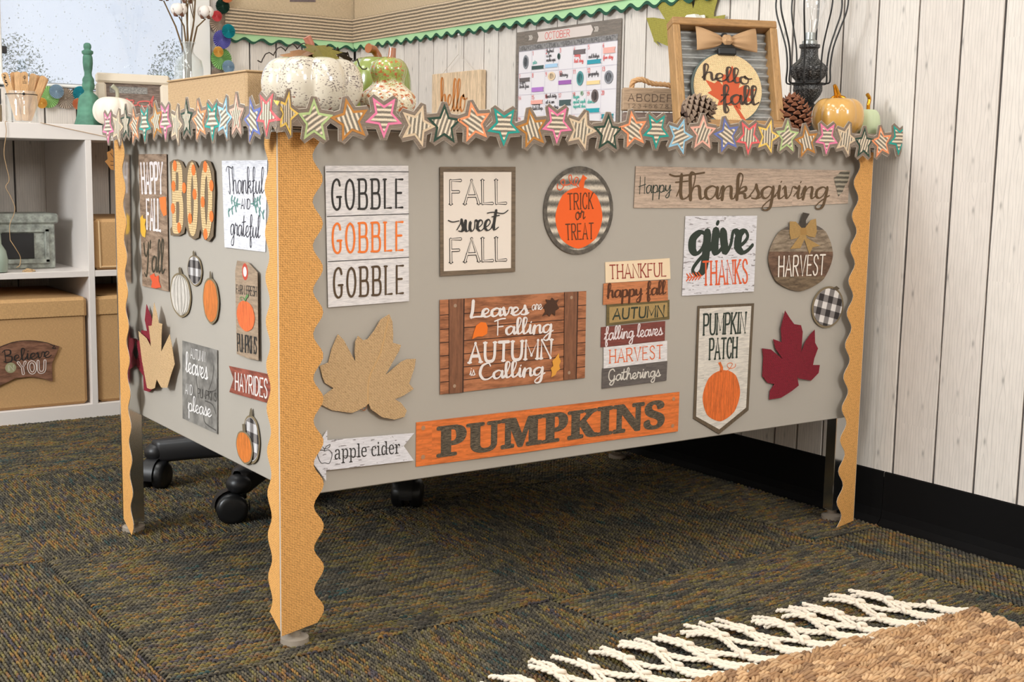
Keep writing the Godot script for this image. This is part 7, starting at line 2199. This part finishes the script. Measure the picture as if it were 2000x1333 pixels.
func build_hello_frame() -> void:
	var b := Basis(Vector3.UP, -0.40) * Basis(Vector3.RIGHT, -0.30)
	var t := thing("hello_fall_frame", "wood framed corrugated metal sign reading hello fall with a burlap bow", "framed sign", Vector3(0.918, TOP + 0.006, -0.094), b)
	var wood := paint(rgb(170, 128, 80), 0.6, 0.0, "grain", 5.0, true)
	var woodu := paint(rgb(178, 136, 86), 0.6, 0.0, "grain_up", 5.0, true)
	var w := 0.2
	var h := 0.205
	var rail := 0.014
	var d := 0.034
	for e in [[Vector3(0, rail / 2, 0), Vector3(w, rail, d), wood], [Vector3(0, h - rail / 2, 0), Vector3(w, rail, d), wood], [Vector3(-w / 2 + rail / 2, h / 2, 0), Vector3(rail, h - rail * 2, d), woodu], [Vector3(w / 2 - rail / 2, h / 2, 0), Vector3(rail, h - rail * 2, d), woodu]]:
		var m := MB.new()
		m.cbox(e[0], e[1], 0.0015)
		part(t, "frame_rail", m, e[2])
	var m := MB.new()
	m.grid(4, 120, func(u, v): return Vector3((u - 0.5) * (w - 0.02), 0.008 + v * (h - 0.016), -0.009 + 0.0042 * sin(v * TAU * 12.0)), Vector2(2, 2))
	part(t, "corrugated_back", m, paint(rgb(178, 178, 174), 0.4, 0.3, "whitewash", 1.0))
	# burlap disc with its dark rim
	var c := Vector2(0.0, 0.078)
	var R := 0.068
	m = MB.new()
	m.prism(oval(c, R, R, 48), -0.004, 0.001)
	part(t, "disc_rim", m, paint(rgb(82, 94, 90), 0.55))
	m = MB.new()
	m.prism(oval(c + Vector2(0.002, 0.001), R * 0.955, R * 0.965, 48), 0.001, 0.0022)
	part(t, "burlap_disc", m, paint(Color(0.94, 0.82, 0.63), 0.85, 0.0, "burlap", 1.0 / 0.034, false, 0.06))
	m = MB.new()
	m.prism(maple(c + Vector2(0.006, -0.006), 0.050, -0.15), 0.0023, 0.0026)
	m.prism([Vector2(0.010, 0.044), Vector2(0.016, 0.046), Vector2(0.032, 0.018), Vector2(0.026, 0.016)], 0.0023, 0.0026)
	part(t, "leaf_print", m, paint(rgb(186, 76, 34), 0.65))
	m = MB.new()
	var wt := word_tris([Vector2(-0.046, 0.124), Vector2(0.046, 0.114), Vector2(0.046, 0.086), Vector2(-0.046, 0.094)], "hello", SCRIPT, 0.13, {"brush": 0.4})
	letters(wt, [Vector2(-0.014, 0.084), Vector2(0.056, 0.084), Vector2(0.056, 0.048), Vector2(-0.014, 0.048)], "fall", SCRIPT, 0.12, {"brush": 0.4})
	for i in range(0, wt.size(), 3):
		m.tri(Vector3(wt[i].x, wt[i].y, 0.0032), Vector3(wt[i + 1].x, wt[i + 1].y, 0.0032), Vector3(wt[i + 2].x, wt[i + 2].y, 0.0032))
	part(t, "lettering", m, paint(rgb(62, 46, 34), 0.7), "dark script hello fall")
	# black clip, ring and the bow
	m = MB.new()
	m.cbox(Vector3(0.004, 0.147, 0.004), Vector3(0.034, 0.014, 0.01), 0.002)
	part(t, "clip", m, paint(rgb(26, 26, 26), 0.4))
	m = MB.new()
	var ring := []
	for k in 16:
		ring.append(Vector3(0.002 + cos(TAU * k / 16.0) * 0.0055, 0.176 + sin(TAU * k / 16.0) * 0.0055, 0.004))
	m.tube(ring, 0.0016, 6, false, true)
	part(t, "hanging_ring", m, paint(rgb(26, 26, 26), 0.4))
	var cloth := paint(rgb(196, 156, 114), 0.85, 0.0, "cloth", 4.0)
	for s in [-1.0, 1.0]:
		m = MB.new()
		m.grid(16, 14, func(u, v):
			# a flattened loop of cloth, pinched at the knot
			var x: float = 0.008 + 0.050 * u
			var half: float = 0.005 + 0.019 * pow(maxf(u, 0.0), 0.65)
			var a: float = PI * (v - 0.5)
			var y: float = half * sin(a) + 0.004 * u * u
			var z: float = 0.008 + (0.004 + 0.008 * sin(PI * clampf(u, 0.0, 1.0))) * cos(a) + 0.0016 * sin(v * 22.0) * (1.0 - u)
			return Vector3(0.003 + s * x, 0.166 + y, z), Vector2(3, 3))
		part(t, "bow_loop", m, cloth)
	m = MB.new()
	m.cbox(Vector3(0.003, 0.166, 0.013), Vector3(0.02, 0.019, 0.012), 0.005)
	part(t, "bow_knot", m, cloth)


func build_lamp() -> void:
	var t := thing("cage_lamp", "black iron table lamp with a wire cage and clear bulb", "lamp", Vector3(1.158, TOP, -0.132))
	var iron := paint(Color(1, 1, 1), 0.45, 0.3, "rubbed", 1.0)
	iron.uv1_scale = Vector3(3, 14, 1)
	var m := MB.new()
	m.lathe([Vector2(0.0, 0.0), Vector2(0.030, 0.0), Vector2(0.031, 0.006), Vector2(0.026, 0.012), Vector2(0.021, 0.016), Vector2(0.0175, 0.026), Vector2(0.017, 0.046), Vector2(0.018, 0.056), Vector2(0.0185, 0.062), Vector2(0.012, 0.066)], 24)
	part(t, "foot", m, paint(rgb(30, 32, 32), 0.4))
	m = MB.new()
	var prof := [Vector2(0.010, 0.064), Vector2(0.016, 0.070), Vector2(0.024, 0.080), Vector2(0.028, 0.090), Vector2(0.0275, 0.098), Vector2(0.023, 0.104), Vector2(0.024, 0.108), Vector2(0.030, 0.116), Vector2(0.034, 0.128), Vector2(0.0335, 0.134), Vector2(0.025, 0.142), Vector2(0.018, 0.150), Vector2(0.0165, 0.158), Vector2(0.0165, 0.168), Vector2(0.0195, 0.170), Vector2(0.0195, 0.176), Vector2(0.0, 0.177)]
	m.grid(64, 60, func(u, w):
		var f: float = clampf(w, 0.0, 1.0) * (prof.size() - 1)
		var i := clampi(int(f), 0, prof.size() - 2)
		var p: Vector2 = prof[i].lerp(prof[i + 1], f - i)
		var flute := 1.0 + 0.07 * cos(u * TAU * 8.0) * smoothstep(0.104, 0.118, p.y) * (1.0 - smoothstep(0.136, 0.150, p.y))
		return Vector3(cos(TAU * u) * p.x * flute, p.y, sin(TAU * u) * p.x * flute))
	part(t, "cast_body", m, iron)
	m = MB.new()
	var ring := []
	for k in 28:
		ring.append(Vector3(cos(TAU * k / 28.0) * 0.030, 0.102, sin(TAU * k / 28.0) * 0.030))
	m.tube(ring, 0.0022, 6, false, true)
	part(t, "cage_ring", m, paint(rgb(28, 28, 28), 0.4))
	for k in 8:
		var a := TAU * k / 8.0 + 0.25
		m = MB.new()
		var p := []
		for q in [Vector2(0.028, 0.102), Vector2(0.039, 0.103), Vector2(0.042, 0.110), Vector2(0.041, 0.135), Vector2(0.045, 0.170), Vector2(0.056, 0.205), Vector2(0.066, 0.235), Vector2(0.068, 0.262), Vector2(0.060, 0.30), Vector2(0.036, 0.335), Vector2(0.010, 0.345)]:
			p.append(Vector3(cos(a) * q.x, q.y, sin(a) * q.x))
		m.tube(smooth3(p, 4), 0.0017, 6)
		part(t, "cage_wire", m, paint(rgb(30, 30, 30), 0.4))
	m = MB.new()
	m.lathe([Vector2(0.0145, 0.176), Vector2(0.0145, 0.182), Vector2(0.010, 0.185), Vector2(0.010, 0.198), Vector2(0.0, 0.199)], 18)
	part(t, "bulb_socket", m, paint(rgb(176, 180, 178), 0.3, 0.8))
	m = MB.new()
	m.lathe([Vector2(0.009, 0.196), Vector2(0.012, 0.206), Vector2(0.020, 0.224), Vector2(0.026, 0.244), Vector2(0.0275, 0.262), Vector2(0.023, 0.282), Vector2(0.012, 0.296), Vector2(0.0, 0.300)], 24)
	part(t, "glass_bulb", m, glass(Color(0.95, 0.95, 0.95), 0.10))
	m = MB.new()
	m.tube([Vector3(0, 0.198, 0), Vector3(0, 0.222, 0)], 0.003, 6)
	for s in [-1.0, 1.0]:
		m.tube([Vector3(0, 0.222, 0), Vector3(s * 0.006, 0.25, 0), Vector3(s * 0.004, 0.268, 0)], 0.0006, 5)
	part(t, "filament_mount", m, paint(rgb(190, 184, 176), 0.3, 0.5))


# ------------------------------------------------------------------ swivel chair under the desk

func build_chair() -> void:
	var c := Vector3(0.415, 0, -0.835)
	var t := thing("swivel_chair", "black five-legged swivel chair base with casters under the desk", "chair", c)
	var black := paint(rgb(30, 29, 30), 0.42)
	var m := MB.new()
	m.lathe([Vector2(0.0, 0.062), Vector2(0.045, 0.062), Vector2(0.05, 0.075), Vector2(0.045, 0.115), Vector2(0.032, 0.125), Vector2(0.028, 0.13), Vector2(0.028, 0.30), Vector2(0.02, 0.30), Vector2(0.02, 0.43), Vector2(0.0, 0.43)], 20)
	part(t, "gas_column", m, black)
	m = MB.new()
	m.cbox(Vector3(0, 0.47, 0), Vector3(0.46, 0.075, 0.44), 0.03)
	part(t, "seat", m, paint(rgb(40, 38, 38), 0.85))
	for k in 5:
		var a := deg_to_rad(137.0 + 72.0 * k)
		var dir := Vector3(cos(a), 0, sin(a))
		var side := Vector3(-sin(a), 0, cos(a))
		m = MB.new()
		# moulded arm: a tapering, rounded trough that turns down at the end
		m.grid(16, 14, func(u, w):
			var along: float = 0.03 + 0.268 * w
			var hw: float = lerpf(0.030, 0.021, w) * (1.0 if w < 0.93 else sqrt(maxf(1.0 - pow((w - 0.93) / 0.07, 2.0) * 0.8, 0.04)))
			var top: float = lerpf(0.118, 0.100, w * w)
			var an: float = TAU * u
			var cx := signf(cos(an)) * pow(absf(cos(an)), 0.55) * hw
			var cy := signf(sin(an)) * pow(absf(sin(an)), 0.55) * 0.025
			return dir * along + side * cx + Vector3(0, top - 0.025 + cy, 0))
		m.ball(dir * 0.292 + Vector3(0, 0.074, 0), Vector3(0.024, 0.020, 0.024), 16, 10)
		part(t, "base_arm", m, black)
		var h := dir * 0.288
		var trail := Vector3(cos(a + 1.1 + k), 0, sin(a + 1.1 + k))
		if k == 0:
			trail = Vector3(-0.96, 0, -0.28)
		elif k == 1:
			trail = Vector3(-0.75, 0, 0.66)
		elif k == 4:
			trail = Vector3(-0.6, 0, 0.8)
		var axle := Vector3(-trail.z, 0, trail.x)
		var w0 := h + trail * 0.016 + Vector3(0, 0.0295, 0)
		var hood := MB.new()
		hood.grid(14, 12, func(u, v):
			var an: float = PI * 1.15 * u - 0.25
			var s: float = (v - 0.5) * 0.026
			return w0 + (trail * -cos(an) + Vector3.UP * sin(an)) * 0.0345 + axle * s)
		hood.tube([h + Vector3(0, 0.045, 0), h + Vector3(0, 0.075, 0)], 0.013, 12)
		var cs := part(t, "caster", hood, black)
		for s in [-1.0, 1.0]:
			m = MB.new()
			var ring := [Vector2(0.0, -0.012), Vector2(0.025, -0.012), Vector2(0.0295, -0.009), Vector2(0.0295, 0.007), Vector2(0.024, 0.012), Vector2(0.019, 0.013), Vector2(0.0, 0.014)]
			m.lathe(ring, 28)
			part(cs, "wheel", m, paint(rgb(22, 22, 23), 0.35), "", w0 + axle * s * 0.018, Basis(trail, axle * s, trail.cross(axle * s)))


# ------------------------------------------------------------------ jute rug with a knotted fringe

func cord(m: MB, path: Array, r: float) -> void:
	var p := smooth3(path, 6)
	for s in 2:
		var strand := []
		var along := 0.0
		for i in p.size():
			if i > 0:
				along += (p[i] - p[i - 1]).length()
			var t: Vector3 = (p[mini(i + 1, p.size() - 1)] - p[maxi(i - 1, 0)]).normalized()
			var x := t.cross(Vector3.UP).normalized()
			var y := x.cross(t)
			var a := along / (r * 5.5) * TAU + PI * s
			strand.append(p[i] + (x * cos(a) + y * sin(a)) * r * 0.45)
		m.tube(strand, r * 0.72, 6)


func build_rug() -> void:
	var turn := -0.055
	var t := thing("jute_rug", "chunky woven tan jute rug with a knotted cream fringe", "rug", Vector3(0.945, 0, 0.449), Basis(Vector3.UP, turn))
	# local frame: x runs to the left of the corner as -x, z away from the fringe as +z
	var base := MB.new()
	base.cbox(Vector3(-0.75, 0.007, 0.55), Vector3(1.5, 0.008, 1.09), 0.003)
	part(t, "backing", base, paint(rgb(150, 110, 72), 0.9))
	var st := MB.new()
	st.use_col = true
	st.col = Color.WHITE
	# one stitch: a plump twist of jute strands
	for s in 4:
		var p := []
		for k in 11:
			var f := k / 10.0
			var a := f * 4.2 + TAU * s / 4.0
			var fat := sin(PI * f)
			p.append(Vector3((f - 0.5) * 0.026, 0.0040 * fat + 0.0036 * fat * sin(a), (f - 0.5) * 0.011 + 0.0040 * fat * cos(a)))
		st.tube(p, [0.0008, 0.0018, 0.0024, 0.0027, 0.0029, 0.0030, 0.0029, 0.0027, 0.0024, 0.0018, 0.0008], 6)
	var mm := MultiMesh.new()
	mm.transform_format = MultiMesh.TRANSFORM_3D
	mm.use_colors = true
	mm.mesh = st.mesh()
	var rows := 96
	var cols := 74
	mm.instance_count = rows * cols
	var pal := [lin(190, 148, 104), lin(206, 166, 122), lin(172, 130, 90), lin(214, 176, 134), lin(150, 114, 82)]
	var n := 0
	for i in rows:
		for j in cols:
			var x := -0.010 - (j + (0.5 if i % 2 == 1 else 0.0)) * 0.0195 + rng.randf_range(-0.002, 0.002)
			var z := 0.006 + i * 0.0112 + rng.randf_range(-0.0015, 0.0015)
			var b := Basis(Vector3.UP, rng.randf_range(-0.55, 0.55) + 0.12) * Basis(Vector3.RIGHT, rng.randf_range(-0.3, 0.3))
			mm.set_instance_transform(n, Transform3D(b.scaled_local(Vector3.ONE * rng.randf_range(0.72, 1.08)), Vector3(x, 0.0125, z)))
			mm.set_instance_color(n, pal[rng.randi() % 5].lerp(pal[rng.randi() % 5], rng.randf()) * rng.randf_range(0.70, 0.92))
			n += 1
	var o := MultiMeshInstance3D.new()
	o.name = "jute_weave"
	o.multimesh = mm
	o.material_override = vcol(0.85)
	o.set_meta("kind", "stuff")
	t.add_child(o)
	# fringe: pairs of cords tied to their neighbours, then loose tails
	var cotton := paint(rgb(220, 206, 187), 0.9)
	var r := RandomNumberGenerator.new()
	r.seed = 5
	var k1 := []
	var k2 := []
	var step := 0.056
	var groups := 21
	for g in groups + 1:
		k1.append(Vector3(-0.026 - g * step - r.randf_range(0.004, 0.012), 0.010, -0.047 - r.randf_range(-0.010, 0.010)))
	for g in groups:
		k2.append((k1[g] + k1[g + 1]) * 0.5 + Vector3(-0.018 + r.randf_range(-0.010, 0.006), 0.002, -0.048 - r.randf_range(-0.012, 0.014)))
	for g in groups + 1:
		var a: Vector3 = k1[g]
		for d in [-0.016, -0.010, 0.006, 0.014]:
			var m := MB.new()
			cord(m, [Vector3(-0.014 - g * step + d, 0.011, 0.010), Vector3(-0.014 - g * step + d, 0.013, -0.002), (a + Vector3(-0.014 - g * step + d, 0.009, -0.006)) * 0.5 + Vector3(d * 0.15, -0.001, 0), a + Vector3(d * 0.16, 0, 0)], 0.0036)
			part(t, "fringe_cord", m, cotton)
		knot(t, a, cotton, r)
	for g in groups:
		var b: Vector3 = k2[g]
		for e in [[k1[g], 0.003], [k1[g], -0.003], [k1[g + 1], 0.003], [k1[g + 1], -0.003]]:
			var m := MB.new()
			var a: Vector3 = e[0]
			var md := (a + b) * 0.5 + Vector3(r.randf_range(-0.003, 0.003) + e[1], -0.003, r.randf_range(-0.003, 0.003))
			cord(m, [a + Vector3(e[1], 0.0, 0), md, b + Vector3(e[1], 0, 0)], 0.0036)
			part(t, "fringe_cord", m, cotton)
		knot(t, b, cotton, r)
		for q in 4:
			var m := MB.new()
			var dir := Vector3(r.randf_range(-0.026, -0.002) + (q - 1.5) * 0.007, 0, -r.randf_range(0.030, 0.072))
			cord(m, [b + Vector3((q - 1.5) * 0.002, 0, 0), b + dir * 0.45 + Vector3((q - 1.5) * 0.003, 0.003, 0), b + dir + Vector3(r.randf_range(-0.006, 0.006), r.randf_range(-0.006, 0.002), 0)], 0.0036)
			part(t, "fringe_tail", m, cotton)


func knot(t: Node3D, at: Vector3, m: Material, r: RandomNumberGenerator) -> void:
	var k := MB.new()
	var p := []
	var tilt := r.randf_range(-0.5, 0.5)
	for i in 14:
		var a := TAU * i / 14.0
		p.append(at + Vector3(cos(a) * 0.0058, 0.0015 + sin(a) * 0.0045, sin(a * 2.0 + tilt) * 0.003))
	k.tube(p, 0.0036, 7, false, true)
	part(t, "fringe_knot", k, m)
